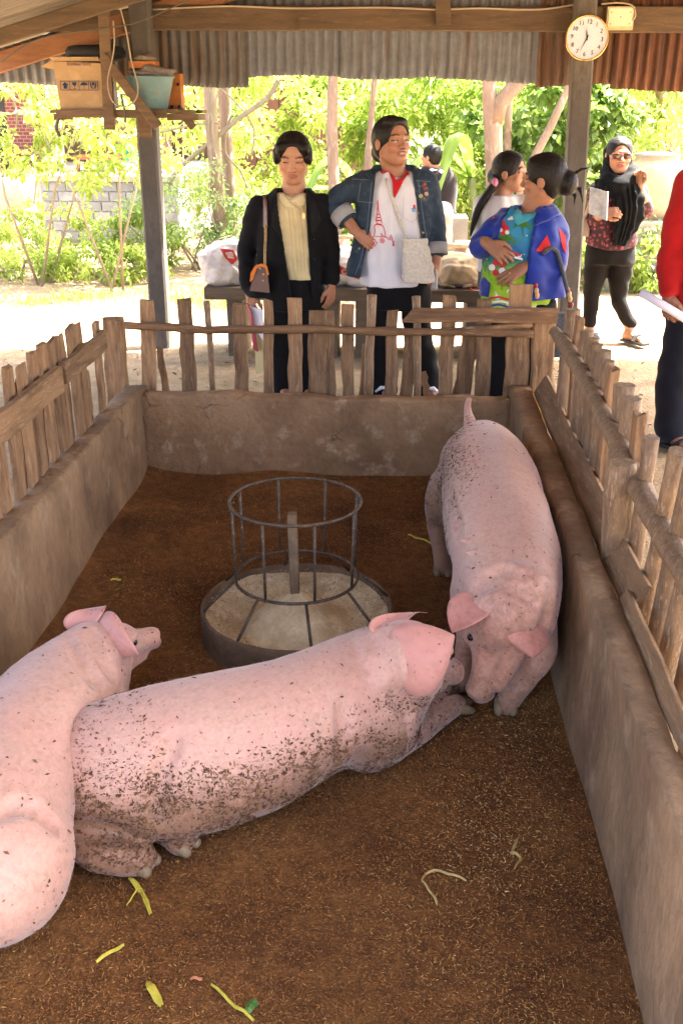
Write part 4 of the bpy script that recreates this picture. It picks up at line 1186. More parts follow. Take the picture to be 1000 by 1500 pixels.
# ================================================================== people
SKIN = colmat('human_skin', .5, .35, 90, .12, .08)
CLOTH = {}
def cloth(name, c, rough=.85, var=.25, scale=14, fine=220, bmp=.25, sheen=.15, c3=None):
    if name not in CLOTH:
        m = surf(name, c, var, scale, rough, fine, bmp, .004, spec=.15, c3=c3)
        m.node_tree.nodes['Principled BSDF'].inputs['Sheen Weight'].default_value = sheen
        CLOTH[name] = m
    return CLOTH[name]
def hairmat(name, c):
    m, nt, b = newmat(name)
    n = noise(nt, coords(nt, (160, 160, 14)), 1.0, 3, .6)
    nt.links.new(ramp(nt, n, [(.35, V3(c, .5)), (.7, V3(c, 1.7))]), b.inputs['Base Color'])
    b.inputs['Roughness'].default_value = .5; b.inputs['Specular IOR Level'].default_value = .22
    bump(nt, b, n, .5, .004); return m
HAIR = hairmat('black_hair', (.010, .008, .007))
HAIRG = hairmat('dark_brown_hair', (.016, .012, .010))
EYEW = plain('eye_white', (.34, .29, .26), .3); IRIS = plain('dark_iris', (.012, .008, .006), .15)
def loft(F, L, right, k=.02, mode='add', ex=2.4, fold=0.0, off=0.0, ph=0.0, fold_f=0.0):
    """stack of rounded cross sections; L rows: z, cx, cy, half width, half depth (z falling or rising)"""
    L = np.array(sorted(L, key=lambda r: r[0]), float)
    z0, z1 = L[0, 0], L[-1, 0]; m = L[:, 3:].max() + k + .04 + off
    lo = (min(L[:, 1]) - m, min(L[:, 2]) - m, z0 - .03); hi = (max(L[:, 1]) + m, max(L[:, 2]) + m, z1 + .03)
    sl, g = F.win(lo, hi)
    zz = np.clip(g[2], z0, z1).ravel()
    I = [np.interp(zz, L[:, 0], L[:, i]) for i in range(1, 5)]
    for i in range(4):    # soften the corners of the profile
        for _ in range(2):
            p = np.pad(I[i], 3, mode='edge'); I[i] = sum(p[j:j + len(zz)] for j in range(7)) / 7
    cx, cy, a, b = (v[None, None, :] for v in I)
    a = a + off; b = b + off
    r = np.array(right, float)[:2]; r /= np.linalg.norm(r)
    X, Y = g[0] - cx, g[1] - cy
    u = X * r[0] + Y * r[1]; v = -X * r[1] + Y * r[0]
    if fold:
        ang = np.arctan2(v, u)
        w = fold * np.sin(ang * fold_f + ph + 9 * g[2]) ; a = a + w; b = b + w
    q = (np.abs(u / a) ** ex + np.abs(v / b) ** ex) ** (1 / ex)
    d = (q - 1) * np.minimum(a, b)
    d = np.maximum(d, np.maximum(g[2] - z1, z0 - g[2]))
    F.put(sl, d.astype(np.float32), k, mode)
class Bvh:
    def __init__(s, V, Q): s.t = BVHTree.FromPolygons([tuple(v) for v in V], [tuple(int(i) for i in q) for q in Q])
    def hit(s, px, py, off):
        d = ray(px, py).normalized()
        h = s.t.ray_cast(CPOS, d)
        p = h[0]
        if p is None:
            p0 = CPOS + d * 5.0; best = None
            for t in range(40, 90, 2):
                q = s.t.find_nearest(CPOS + d * (t * .1))
                if q[0] is not None and (best is None or q[3] < best[3]): best = q
            p = best[0]
        return Vector(p) - d * off
def patch(name, poly, bv, off, m, parent, step=5.0, label=None, th=None):
    """a piece of cloth or print lying on a surface; outline in photo pixels"""
    bm = bmesh.new()
    f = bm.faces.new([bm.verts.new((x, y, 0)) for x, y in poly])
    bmesh.ops.triangulate(bm, faces=[f])
    for _ in range(5):
        es = [e for e in bm.edges if e.calc_length() > step]
        if not es: break
        bmesh.ops.subdivide_edges(bm, edges=es, cuts=1)
        bmesh.ops.triangulate(bm, faces=bm.faces[:])
    for v in bm.verts: v.co = bv.hit(v.co.x, v.co.y, off)
    for f in bm.faces:
        f.smooth = True
    bmesh.ops.recalc_face_normals(bm, faces=bm.faces[:])
    me = bpy.data.meshes.new(name); bm.to_mesh(me); bm.free()
    o = link(name, me, m, parent)
    if th:
        so = o.modifiers.new('thick', 'SOLIDIFY'); so.thickness = th; so.offset = 0
    return o
def stroke(name, pts, w, bv, off, m, parent, closed=False):
    """drawn line lying on a surface"""
    P = [Vector((*p, 0)) for p in pts]
    if closed: P.append(P[0])
    Q = []
    for a, b in zip(P, P[1:]):
        n = max(1, int((b - a).length / 4))
        for i in range(n): Q.append(a.lerp(b, i / n))
    Q.append(P[-1])
    bm = bmesh.new(); prev = None
    for i, p in enumerate(Q):
        t = (Q[min(i + 1, len(Q) - 1)] - Q[max(i - 1, 0)]).normalized(); s = Vector((-t.y, t.x, 0)) * w / 2
        cur = [bm.verts.new(bv.hit(*(p + s)[:2], off)), bm.verts.new(bv.hit(*(p - s)[:2], off))]
        if prev: bm.faces.new([prev[0], prev[1], cur[1], cur[0]])
        prev = cur
    me = bpy.data.meshes.new(name); bm.to_mesh(me); bm.free()
    return link(name, me, m, parent)
WX = 1.11      # heads are a little broader than the base shape
def widen(V, o, B, c=1.0):
    L = (V - np.array(o)) @ B.T; L[:, 0] *= WX * c; return np.array(o) + L @ B
def head_mesh(o, B, s, neck, skin, lips=(.33, .12, .085), brow=(.03, .02, .015), h=.0034, open_mouth=False, neck_r=.05):
    q = lambda x, y, z: loc(B, o, x * s, y * s, z * s)
    lo = np.minimum(np.array(o) - .17 * s, np.array(neck) - .08); hi = np.maximum(np.array(o) + .17 * s, np.array(neck) + .08)
    F = Field(lo, hi, h)
    F.ell(q(0, -.012, .028), (.072 * s, .09 * s, .082 * s), B, 0)
    F.ell(q(0, .022, -.035), (.058 * s, .064 * s, .076 * s), B, .03)
    F.ell(q(0, .05, -.083), (.03 * s, .03 * s, .024 * s), B, .025)
    F.cone(q(-.046, .0, -.06), q(-.016, .055, -.09), .018 * s, .018 * s, .02); F.cone(q(.046, .0, -.06), q(.016, .055, -.09), .018 * s, .018 * s, .02)
    F.cone(q(0, -.03, -.05), neck, neck_r * s, (neck_r + .006) * s, .025)
    for sx in (-1, 1):
        F.ell(q(sx * .036, .058, -.03), (.022 * s, .018 * s, .02 * s), B, .015)      # cheek
        F.ell(q(sx * .032, .090, .000), (.017 * s, .014 * s, .010 * s), B, .010, 'sub')  # socket
        F.ell(q(sx * .031, .067, .000), (.014 * s, .012 * s, .0105 * s), B, .006)    # lid
        F.ell(q(sx * .074, -.006, -.012), (.008 * s, .019 * s, .03 * s), B, .008)    # ear
        F.ell(q(sx * .013, .088, -.032), (.0095 * s, .011 * s, .008 * s), B, .006)   # nostril wing
    F.ell(q(0, .074, .02), (.05 * s, .012 * s, .011 * s), B, .015)
    F.cone(q(0, .082, .006), q(0, .098, -.027), .008 * s, .0125 * s, .012)
    F.ell(q(0, .083, -.056), (.023 * s, .011 * s, .0065 * s), B, .006)
    F.ell(q(0, .082, -.066), (.019 * s, .011 * s, .0065 * s), B, .006)
    F.ell(q(0, .094, -.061), (.022 * s, .008 * s, .0022 * s if not open_mouth else .008 * s), B, .003, 'sub')
    V, Q = F.nets(); V = relax(V, Q, 1, .4)
    L = (V - np.array(o)) @ B.T / s
    col = np.tile(np.array(skin), (len(V), 1))
    warm = np.exp(-(((np.abs(L[:, 0]) - .038) / .02) ** 2 + ((L[:, 2] + .03) / .02) ** 2)) * (L[:, 1] > .03)
    col *= 1 + warm[:, None] * np.array([.06, -.08, -.12])
    lp_ = (np.abs(L[:, 0]) < .024) & (np.abs(L[:, 2] + .061) < .0115 - .18 * np.abs(L[:, 0])) & (L[:, 1] > .06)
    col[lp_] = lips
    if open_mouth:
        tm = lp_ & (np.abs(L[:, 2] + .059) < .0036) & (np.abs(L[:, 0]) < .013); col[tm] = (.42, .37, .31)
    ax_ = np.abs(L[:, 0])
    bz = .0245 + .0035 * np.sin(np.clip((ax_ - .012) / .04, 0, 1) * np.pi)
    br_ = (ax_ > .014) & (ax_ < .050) & (np.abs(L[:, 2] - bz) < .0034) & (L[:, 1] > .03)
    col[br_] = np.array(brow) * .6 + np.array(skin) * .22
    ll = (ax_ > .017) & (ax_ < .046) & (np.abs(L[:, 2] - .003 + 6 * (ax_ - .031) ** 2) < .0026) & (L[:, 1] > .04)
    col[ll] = np.array(skin) * .16
    nt_ = (np.abs(ax_ - .0085) < .005) & (np.abs(L[:, 2] + .038) < .0035) & (L[:, 1] > .08); col[nt_] = np.array(skin) * .3
    V = widen(V, o, B)
    return V, Q, col, lambda x, y, z: loc(B, o, x * s * WX, y * s, z * s)
def hair_mesh(o, B, s, extra=None, cut=(.108, -.035, .07, .075, .098), h=.0042, wide=True, grow=.010):
    q = lambda x, y, z: loc(B, o, x * s, y * s, z * s)
    F = Field(np.array(o) - .24 * s, np.array(o) + .2 * s, h) if extra is None else Field(np.minimum(np.array(o) - .24 * s, extra.get('lo', np.array(o) - .24 * s)), np.maximum(np.array(o) + .2 * s, extra.get('hi', np.array(o) + .2 * s)), h)
    F.ell(q(0, -.014, .03), ((.072 + grow) * s, (.09 + grow) * s, (.082 + grow) * s), B, 0)
    F.ell(q(0, -.045, -.01), (.071 * s, .062 * s, .085 * s), B, .02)
    cy_, cz_, ra, rb, rc = cut
    F.ell(q(0, cy_, cz_), (ra * s, rb * s, rc * s), B, .012, 'sub')
    F.cone(q(0, .01, -.14), q(0, -.0, -.08), .05 * s, .05 * s, .01, 'sub')
    if extra: extra['fn'](F, q)
    F.wob(.0012, 120, 1.3)
    # centre parting and combed furrows
    V, Q = F.nets(); V = relax(V, Q, 1, .4)
    return (widen(V, o, B) if wide else V), Q
def hand_field(F, w, d, n, th_side, s=1.0, curl=.5, spread=.12, fist=False):
    """wrist w, finger direction d, back-of-hand normal n, thumb on the +/- side"""
    d = Vector(d).normalized(); n = Vector(n); n = (n - d * n.dot(d)).normalized(); r = d.cross(n) * th_side   # towards the thumb
    w = Vector(w)
    Bm = np.array([r, d, n])
    F.ell(w + d * .045 * s, (.037 * s, .05 * s, .0155 * s), Bm, .015)
    F.cone(w - d * .03 * s, w + d * .02 * s, .025 * s, .025 * s, .015, flat=(tuple(n), .75))
    for i, (x, L_) in enumerate(((.027, .068), (.009, .076), (-.010, .070), (-.028, .054))):
        p = w + d * (.082 - .006 * abs(i - 1)) * s + r * x * s
        a = math.atan2(x, .12) * spread * 4
        dd = (d * math.cos(a) + r * math.sin(a)).normalized()
        P = [p]; c = 0
        for k_, f_ in ((.45, .5), (.32, .8), (.23, .7)):
            c += curl * f_ * (1 + .1 * i)
            v = dd * math.cos(c) - n * math.sin(c)
            P.append(P[-1] + v * L_ * k_ * s)
        F.chain(P, [.0098 * s, .0088 * s, .0082 * s, .007 * s], .004)
    p = w + d * .022 * s + r * .028 * s
    t1 = p + (r * .55 + d * .75 - n * .25).normalized() * .036 * s; t2 = t1 + (r * .1 + d * .9 - n * .4).normalized() * .028 * s; t3 = t2 + (d * .9 - n * .4 - r * .1).normalized() * .022 * s
    F.chain([p, t1, t2, t3], [.014 * s, .0115 * s, .010 * s, .008 * s], .008)
def limb_hand(elbow, wrist, d, n, side, skin, s=1.0, curl=.5, r0=.038, start=.35, h=.0042, **kw):
    e, w = np.array(elbow, float), np.array(wrist, float)
    a = e + (w - e) * start
    hi = w + np.array(Vector(d).normalized()) * .1
    F = Field(np.minimum(np.minimum(a, w), hi) - .11 * s, np.maximum(np.maximum(a, w), hi) + .11 * s, h)
    F.spine([a, a * .5 + w * .5, w], [r0 * s, r0 * s * .88, .024 * s], .0)
    hand_field(F, w, d, n, side, s, curl, **kw)
    V, Q = F.nets(); V = relax(V, Q, 1, .4)
    col = np.tile(np.array(skin), (len(V), 1))
    return V, Q, col
def foot_mesh(ankle, toe, skin, h=.006, s=1.0):
    a, t = np.array(ankle, float), np.array(toe, float)
    F = Field(np.minimum(a, t) - .09, np.maximum(a, t) + .09, h)
    d = (t - a); d[2] = 0; d /= np.linalg.norm(d); r = np.array([d[1], -d[0], 0])
    F.cone(a + (0, 0, .06), a, .036 * s, .038 * s, .0)
    F.cone((a[0], a[1], .035), (a[0] - d[0] * .03, a[1] - d[1] * .03, .03), .034 * s, .032 * s, .02)
    F.cone((a[0], a[1], .05), (t[0], t[1], .022), .036 * s, .026 * s, .03, flat=((0, 0, 1), .8))
    for i, x in enumerate((-.03, -.015, 0, .014, .027)):
        c = t + r * x * s; F.cone((c[0], c[1], .018), (c[0] + d[0] * .028, c[1] + d[1] * .028, .013), .010 * s, .009 * s, .004)
    V, Q = F.nets(); return V, Q, np.tile(np.array(skin), (len(V), 1))
def join_body(name, parts, parent, m=None):
    Vs, Fs, Cs, o = [], [], [], 0
    for V, Q, C_ in parts: Vs.append(V); Fs.append(Q + o); Cs.append(C_); o += len(V)
    return link(name, arr_mesh(name, np.concatenate(Vs), np.concatenate(Fs), True, np.concatenate(Cs)), m or SKIN, parent)
def garment(name, F, m, parent, it=2):
    V, Q = F.nets(); V = relax(V, Q, it, .5)
    o = link(name, arr_mesh(name, V, Q), m, parent)
    return o, V, Q
def core(j, skin):
    """slim torso, arms and legs that carry the clothes, one coarse skin"""
    pts = np.array([v for v in j.values()])
    F = Field(pts.min(0) - .14, pts.max(0) + .14, .013)
    mid = lambda a, b, t=.5: j[a] * (1 - t) + j[b] * t
    c0, c1 = mid('sl', 'sr'), mid('hl', 'hr')
    F.spine([j['neck'] - (0, 0, .02), c0 * .75 + c1 * .25, c0 * .4 + c1 * .6, c1], [.05, .085, .08, .085], 0)
    for s in 'lr':
        F.cone(j['neck'] - (0, 0, .04), j['s' + s], .035, .035, .03)
        F.chain([j['s' + s], j['e' + s], j['w' + s]], [.036, .03, .022], .02)
        F.chain([j['h' + s], j['k' + s], j['a' + s]], [.06, .042, .03], .02)
    V, Q = F.nets(); return V, Q, np.tile(np.array(skin), (len(V), 1))
def eyes_(q, o, parent, s, look=(0, 0)):
    for sx in (-1, 1):
        e = MB().ball(Vector(q(sx * .031, .0700, -.0025)), .0100 * s, 2).build('eye', EYEW, parent)
        MB().ball(Vector(q(sx * .031 + look[0] * .004, .0765, -.0025 + look[1] * .002)), .0050 * s, 1).build('iris', IRIS, e)
def lv(px, py, Y, hw, hd, dy=0.0):
    """profile level: pixel of the centre on plane Y -> z, cx, cy, half width m, half depth m"""
    p = atY(px, py, Y + dy); return (p.z, p.x, p.y, hw, hd)
def new_person(label, base, cat='person'):
    p = empty('person', base, label, cat, 'people standing round the pen'); return p
def J(Y, **kw): return {k: W(atY(v[0], v[1], Y + (v[2] if len(v) > 2 else 0))) for k, v in kw.items()}
def ground_j(j):
    for k in ('al', 'ar'): j[k][2] = .07
    return j
def trousers(j, m, parent, L, rk=.075, ra=.065, crotch=None, name='trousers', hem=.03, fold=.006, h=.0085):
    """L: hip levels; legs hang from the hip joints"""
    pts = np.array([j[k] for k in ('hl', 'hr', 'kl', 'kr', 'al', 'ar')])
    lo = np.minimum(pts.min(0), [min(r[1] for r in L) - .1, min(r[2] for r in L) - .1, 9]) - .14; hi = pts.max(0) + .16; hi[2] = max(r[0] for r in L) + .02
    F = Field(lo, hi, h)
    loft(F, L, (j['hr'] - j['hl']), .02)
    for s in 'lr':
        F.spine([j['h' + s], j['k' + s] * .4 + j['h' + s] * .6, j['k' + s], j['a' + s] * .5 + j['k' + s] * .5, np.array([j['a' + s][0], j['a' + s][1], hem])], [.095, .088, rk, (rk + ra) / 2, ra], .03)
    F.wob(fold, 26, 1.1)
    return garment(name, F, m, parent)

SK1, SK2, SK3 = (.40, .205, .12), (.34, .16, .09), (.27, .13, .075)

# ---- woman in the black jacket
def woman_black():
    Y = 5.92
    p = new_person('person in black jacket and pale yellow blouse with a brown shoulder bag', (atY(430, 300, Y).x, Y, 0))
    j = ground_j(J(Y, neck=(430, 282), sl=(376, 302), sr=(476, 299), el=(361, 372), er=(484, 372), wl=(366, 430, -.05), wr=(485, 418, -.04), hl=(412, 430), hr=(455, 430), kl=(415, 505), kr=(455, 505), al=(417, 572), ar=(452, 572)))
    s = 1.14
    o = W(atY(429, 231, Y - .03)); B = frame((.05, -.94, -.28), (.02, -.2, 1))
    V, Q, C_, q = head_mesh(o, B, s, j['neck'] - (0, -.02, .01), SK1)
    parts = [(V, Q, C_), core(j, SK1)]
    parts.append(limb_hand(j['el'], j['wl'], (.15, -.1, -1), (-.6, -.8, 0), -1, SK2, 1.0, .9, start=.6))
    parts.append(limb_hand(j['er'], j['wr'], (-.05, -.1, -1), (.8, -.6, 0), 1, SK2, 1.0, .55, start=.6))
    for a in ('al', 'ar'): parts.append(foot_mesh(j[a], j[a] + (.02, -.13, 0), SK2))
    join_body('body', parts, p)
    ex = dict(fn=lambda F, q_: (F.ell(q_(-.076, .012, .008), (.012 * s, .04 * s, .038 * s), B, .02), F.ell(q_(.076, .012, .008), (.012 * s, .04 * s, .038 * s), B, .02), F.ell(q_(0, -.11, -.01), (.045 * s, .045 * s, .05 * s), B, .02), F.cone(q_(.0, .06, .118), q_(0, -.06, .13), .005, .005, .012, 'sub'), F.ell(q_(-.05, .045, .062), (.026 * s, .03 * s, .03 * s), B, .012), F.ell(q_(.05, .045, .062), (.026 * s, .03 * s, .03 * s), B, .012)))
    Vh, Qh = hair_mesh(o, B, s, ex, (.108, -.004, .066, .072, .104))
    link('hair', arr_mesh('hair', Vh, Qh), HAIR, p)
    right = (1, 0, 0)
    # blouse
    Fb = Field((j['sl'][0] - .1, Y - .25, atY(440, 412, Y).z - .08), (j['sr'][0] + .1, Y + .25, j['neck'][2] + .06), .0075)
    Lb = [lv(428, 282, Y, .07, .065), lv(428, 290, Y, .12, .08), lv(428, 310, Y, .16, .115), lv(432, 350, Y, .15, .12), lv(438, 385, Y, .13, .122), lv(442, 406, Y, .118, .125)]
    loft(Fb, Lb, right, 0, fold=.002, fold_f=22)
    Fb.wob(.002, 40, .4)
    Fb.ell(atY(428, 272, Y - .06), (.075, .085, .06), None, .01, 'sub')
    ob, Vb, Qb = garment('blouse', Fb, cloth('pale_yellow_cotton', (.66, .55, .30), .8, .14, 16), p)
    # jacket, open at the front
    F = Field((j['el'][0] - .12, Y - .26, .56), (j['er'][0] + .12, Y + .26, j['neck'][2] + .06), .008)
    Lj = [lv(428, 276, Y, .085, .07), lv(428, 284, Y, .15, .085), lv(428, 296, Y, .195, .11), lv(428, 325, Y, .20, .138), lv(426, 360, Y, .195, .14), lv(424, 395, Y, .205, .15), lv(418, 420, Y, .225, .155), lv(417, 447, Y, .235, .155)]
    loft(F, Lj, right, 0, fold=.004, fold_f=9)
    for sd_, c in (('l', 1), ('r', -1)):
        F.spine([j['s' + sd_] + (c * .015, 0, -.005), j['s' + sd_] * .5 + j['e' + sd_] * .5, j['e' + sd_], j['e' + sd_] * .25 + j['w' + sd_] * .75], [.068, .062, .056, .054], .025)
    F.wob(.007, 18, .7).wob(.004, 42, 1.7)
    e0, e1 = atY(426, 268, Y), atY(444, 425, Y); slope = (e1.x - e0.x) / (e1.z - e0.z)
    zA, zB = e0.z, e1.z
    def opening(x, y, z):
        t = np.clip((zA - z) / (zA - zB), 0, 1.4)
        cxx = e0.x + slope * (z - zA); hw = .088 - .030 * np.clip(t, 0, 1)
        return np.maximum(np.abs(x - cxx) - hw, y - (Y - .02))
    F.carve(opening)
    F.ell(atY(428, 268, Y - .05), (.085, .1, .07), None, .01, 'sub')
    F.cut(lambda x, y, z: atY(425, 432, Y).z - z + 0 * x)
    BLK = cloth('black_jacket_cloth', (.006, .006, .007), .85, .3, 18, sheen=.03)
    oj, Vj, Qj = garment('jacket', F, BLK, p)
    bv = Bvh(Vj, Qj)
    lap = cloth('black_lapel_cloth', (.009, .009, .010), .75, .3, 18, sheen=.03)
    patch('lapel', [(404, 273), (400, 300), (397, 330), (412, 352), (418, 372), (411, 330), (407, 300)], bv, .008, lap, p, th=.004)
    patch('lapel', [(449, 280), (463, 296), (470, 322), (458, 345), (455, 340), (453, 310)], bv, .008, lap, p, th=.004)
    for x, y in ((460, 351), (461, 380)): MB().ball(bv.hit(x, y, .004), .007, 1).build('button', plain('jacket_button', (.03, .03, .033), .25) if 'jacket_button' not in MATS else MATS['jacket_button'], p)
    bb = Bvh(Vb, Qb)
    YEL = cloth('pale_yellow_collar', (.68, .57, .32), .8, .12, 16)
    patch('collar', [(405, 272), (407, 292), (418, 304), (434, 304), (424, 294), (414, 284)], bb, .006, YEL, p, th=.004)
    patch('collar', [(424, 294), (436, 303), (448, 300), (449, 282), (440, 282)], bb, .007, YEL, p, th=.004)
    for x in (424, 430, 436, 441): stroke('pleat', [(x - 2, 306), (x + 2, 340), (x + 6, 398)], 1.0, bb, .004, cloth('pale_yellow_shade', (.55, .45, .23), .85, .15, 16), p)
    GLD = plain('thin_gold', (.62, .42, .2), .3, .8)
    MB().tube([bb.hit(x, y, .008) for x, y in ((408, 268), (410, 278), (418, 285), (427, 287), (438, 282), (446, 274))], .003, 6).build('necklace', GLD, p)
    MB().tube([bb.hit(x, y, .012) for x, y in ((424, 286), (432, 297), (443, 311), (447, 296), (449, 282))], .0025, 6).build('necklace', GLD, p)
    pd = bb.hit(445, 315, .012); MB().box(pd + Vector((-.008, -.004, -.02)), pd + Vector((.008, .004, .01))).build('pendant', GLD, p)
    trousers(j, cloth('black_trouser_cloth', (.005, .005, .006), .85, .3, 14, sheen=.03), p, [lv(432, 398, Y, .13, .105), lv(432, 425, Y, .165, .13), lv(432, 450, Y, .17, .13)], .08, .075)
    # handbag on its chain strap
    hbx = new_thing = empty('handbag', atY(382, 425, Y - .2), 'small brown leather handbag with orange flap on chain strap', 'handbag')
    bvall = bv
    Yh = Y - .215
    BR = surf('brown_leather', (.17, .09, .06), .25, 16, .4, 120, .2, .002, spec=.5)
    OR = plain('orange_leather', (.62, .17, .02), .4)
    A = lambda x, y, d=0: atY(x, y, Yh + d)
    MB().hexa([A(366, 426), A(395, 429), A(395, 429, .09), A(366, 426, .09)], [A(374, 388, .01), A(391, 390, .01), A(391, 390, .06), A(374, 388, .06)]).build('bag_body', BR, hbx)
    MB().prism([A(367, 413, -.004), A(367, 401, -.004), A(373, 390, -.004), A(383, 386, -.004), A(391, 389, -.004), A(394, 402, -.004), A(391, 403, -.004), A(389, 393, -.004), A(382, 390, -.004), A(376, 393, -.004), A(371, 408, -.004)], (0, -.006, 0)).build('flap_trim', OR, hbx)
    MB().prism([A(366, 413, .0), A(367, 400, .0), A(374, 389, .0), A(376, 394, .0), A(370, 410, .0)], (0, .08, 0)).build('flap', OR, hbx)
    for x, y in ((386, 402), (385, 411), (381, 393)): MB().ball(A(x, y, -.008), .007, 1).build('stud', GLD, hbx)
    st = [(388, 386), (388, 370), (389, 350), (389, 334)]
    for i in range(17):
        t = i / 16 * (len(st) - 1); k = min(int(t), len(st) - 2); f = t - k
        x, y = st[k][0] * (1 - f) + st[k + 1][0] * f, st[k][1] * (1 - f) + st[k + 1][1] * f
        c = bv.hit(x, y, .014); MB().tube([c + Vector((.006 * math.cos(a), .004 * math.sin(a) * (i % 2), .008 * math.sin(a))) for a in [i_ * math.pi / 3 for i_ in range(6)]], .0028, 5, closed=True).build('chain_link', GLD, hbx)
    patch('strap', [(386, 333), (392, 333), (391, 300), (389, 280), (384, 274), (381, 276), (385, 284), (386, 300)], bv, .012, BR, hbx, th=.005)
    # folder of papers in her hand
    fo = empty('document_folder', atY(377, 465, Y - .1), 'red edged folder with white papers held beside the fence', 'folder')
    Yf = Y - .10
    D_ = lambda x, y, d=0: atY(x, y, Yf + d)
    MB().prism([D_(362, 444), D_(368, 458, -.03), D_(377, 515, -.02), D_(371, 512, .0)], (.004, .012, 0)).build('cover', plain('crimson_card', (.26, .02, .045), .5), fo)
    MB().prism([D_(365, 448, .014), D_(384, 455, -.02), D_(386, 500, -.02), D_(372, 480, .01)], (.003, .014, 0)).build('papers', plain('white_paper', (.74, .74, .78), .7), fo)
    MB().prism([D_(372, 470, .03), D_(384, 480, .01), D_(386, 545, .01), D_(375, 548, .03)], (.003, .012, 0)).build('back_cover', plain('manila_card', (.52, .42, .2), .7), fo)
woman_black()

# ---- woman in the denim jacket
def woman_denim():
    Y = 5.95
    p = new_person('person in open denim jacket over white polo shirt with red collar', (atY(575, 300, Y).x, Y, 0))
    j = ground_j(J(Y, neck=(578, 252), sl=(527, 266), sr=(626, 264), el=(490, 300, -.03), er=(638, 330), wl=(524, 342, -.12), wr=(639, 384, -.06), hl=(560, 415), hr=(607, 415), kl=(560, 495), kr=(612, 495), al=(562, 568), ar=(627, 568)))
    s = 1.13
    o = W(atY(574, 207, Y - .02)); B = frame((.58, -.80, .06), (-.03, .05, 1))
    V, Q, C_, q = head_mesh(o, B, s, j['neck'] - (0, -.01, .01), SK2, open_mouth=True, lips=(.28, .10, .07))
    parts = [(V, Q, C_), core(j, SK2), limb_hand(j['el'], j['wl'], (.75, -.05, -.55), (.2, -.95, .2), -1, SK2, 1.0, .5, start=.35), limb_hand(j['er'], j['wr'], (-.02, -.15, -1), (.85, -.5, 0), 1, SK2, 1.0, .7, start=.3)]
    for a in ('al', 'ar'): parts.append(foot_mesh(j[a], j[a] + (.03, -.13, 0), SK3))
    join_body('body', parts, p)
    eyes_(q, o, p, s, (.4, .3))
    Vh, Qh = hair_mesh(o, B, s, dict(fn=lambda F, q_: (F.ell(q_(0, -.10, -.05), (.045 * s, .045 * s, .05 * s), B, .02), F.ell(q_(0, .03, .09), (.06 * s, .04 * s, .022 * s), B, .015))), (.112, -.004, .068, .078, .10))
    link('hair', arr_mesh('hair', Vh, Qh), HAIR, p)
    right = (1, .0, 0)
    Fs = Field((j['sl'][0] - .06, Y - .27, atY(575, 418, Y).z - .03), (j['sr'][0] + .06, Y + .25, j['neck'][2] + .07), .0075)
    Ls = [lv(578, 250, Y, .075, .07), lv(578, 256, Y, .13, .08), lv(578, 272, Y, .175, .115), lv(576, 310, Y, .18, .135), lv(574, 350, Y, .18, .14), lv(573, 390, Y, .19, .15), lv(575, 416, Y, .195, .155)]
    loft(Fs, Ls, right, 0, fold=.003, fold_f=13); Fs.wob(.003, 30, 2.4)
    Fs.ell(atY(585, 244, Y - .06), (.07, .085, .06), None, .01, 'sub')
    WHT = cloth('white_polo_cotton', (.66, .66, .70), .85, .08, 12)
    os_, Vs, Qs = garment('polo_shirt', Fs, WHT, p)
    bv = Bvh(Vs, Qs)
    RED = cloth('red_trim', (.52, .012, .015), .7, .15, 20)
    patch('collar', [(554, 232), (552, 248), (560, 254), (572, 250), (568, 243), (560, 236)], bv, .016, RED, p, th=.006)
    patch('collar', [(590, 254), (598, 256), (599, 244), (594, 232), (588, 228), (590, 240)], bv, .016, RED, p, th=.006)
    patch('placket', [(568, 246), (573, 250), (580, 264), (586, 262), (597, 254), (590, 266), (581, 272), (578, 290), (576, 288), (575, 268)], bv, .009, RED, p, th=.003)
    patch('placket', [(593, 232), (599, 246), (597, 256), (588, 262), (581, 268), (580, 264), (590, 256), (594, 248)], bv, .008, RED, p, th=.003)
    # red pagoda drawing printed on the shirt
    INKR = plain('red_print', (.55, .02, .04), .8)
    SX = lambda pts: [(470 + x * .19, 160 + y * .19) for x, y in pts]
    for pts, w in (([(437, 702), (434, 735), (440, 735), (437, 702)], 1.0), ([(432, 740), (441, 740), (440, 755), (433, 755)], 1.6), ([(436, 755), (433, 790), (447, 790), (438, 755)], 1.2), ([(433, 795), (430, 812), (452, 812), (449, 795)], 1.8), ([(429, 818), (427, 835), (459, 835), (454, 818)], 1.8), ([(426, 842), (424, 858), (466, 858), (461, 842)], 2.0), ([(428, 860), (428, 880), (466, 888), (470, 868), (460, 858)], 1.2), ([(408, 900), (425, 887), (468, 893), (482, 908)], 1.4), ([(410, 905), (416, 945), (405, 980), (470, 985)], 1.1), ([(480, 905), (492, 945), (497, 985), (470, 985)], 1.1), ([(470, 985), (462, 955), (478, 975), (490, 985), (510, 990), (518, 1005), (528, 1010), (540, 965), (552, 1022), (565, 1020)], 1.1), ([(372, 992), (380, 950), (388, 998), (405, 980)], 1.1), ([(557, 1022), (553, 1055), (563, 1055), (557, 1035)], 1.4)):
        stroke('shirt_print', SX(pts), w, bv, .0045, INKR, p)
    for cx, cy, r in ((404, 1030, 24), (472, 1014, 15)):
        stroke('shirt_print', SX([(cx + r * (1 + .22 * math.cos(5 * t)) * math.cos(t), cy + r * (1 + .22 * math.cos(5 * t)) * math.sin(t)) for t in [i * math.pi / 15 for i in range(31)]]), 1.0, bv, .0045, INKR, p)
        patch('shirt_print', SX([(cx + r * .4 * math.cos(t), cy + r * .4 * math.sin(t)) for t in [i * math.pi / 4 for i in range(8)]]), bv, .0045, INKR, p)
    stroke('pocket_seam', [(591, 288), (590, 318), (602, 326), (611, 320)], .8, bv, .004, cloth('white_seam', (.5, .5, .55), .9, .1), p)
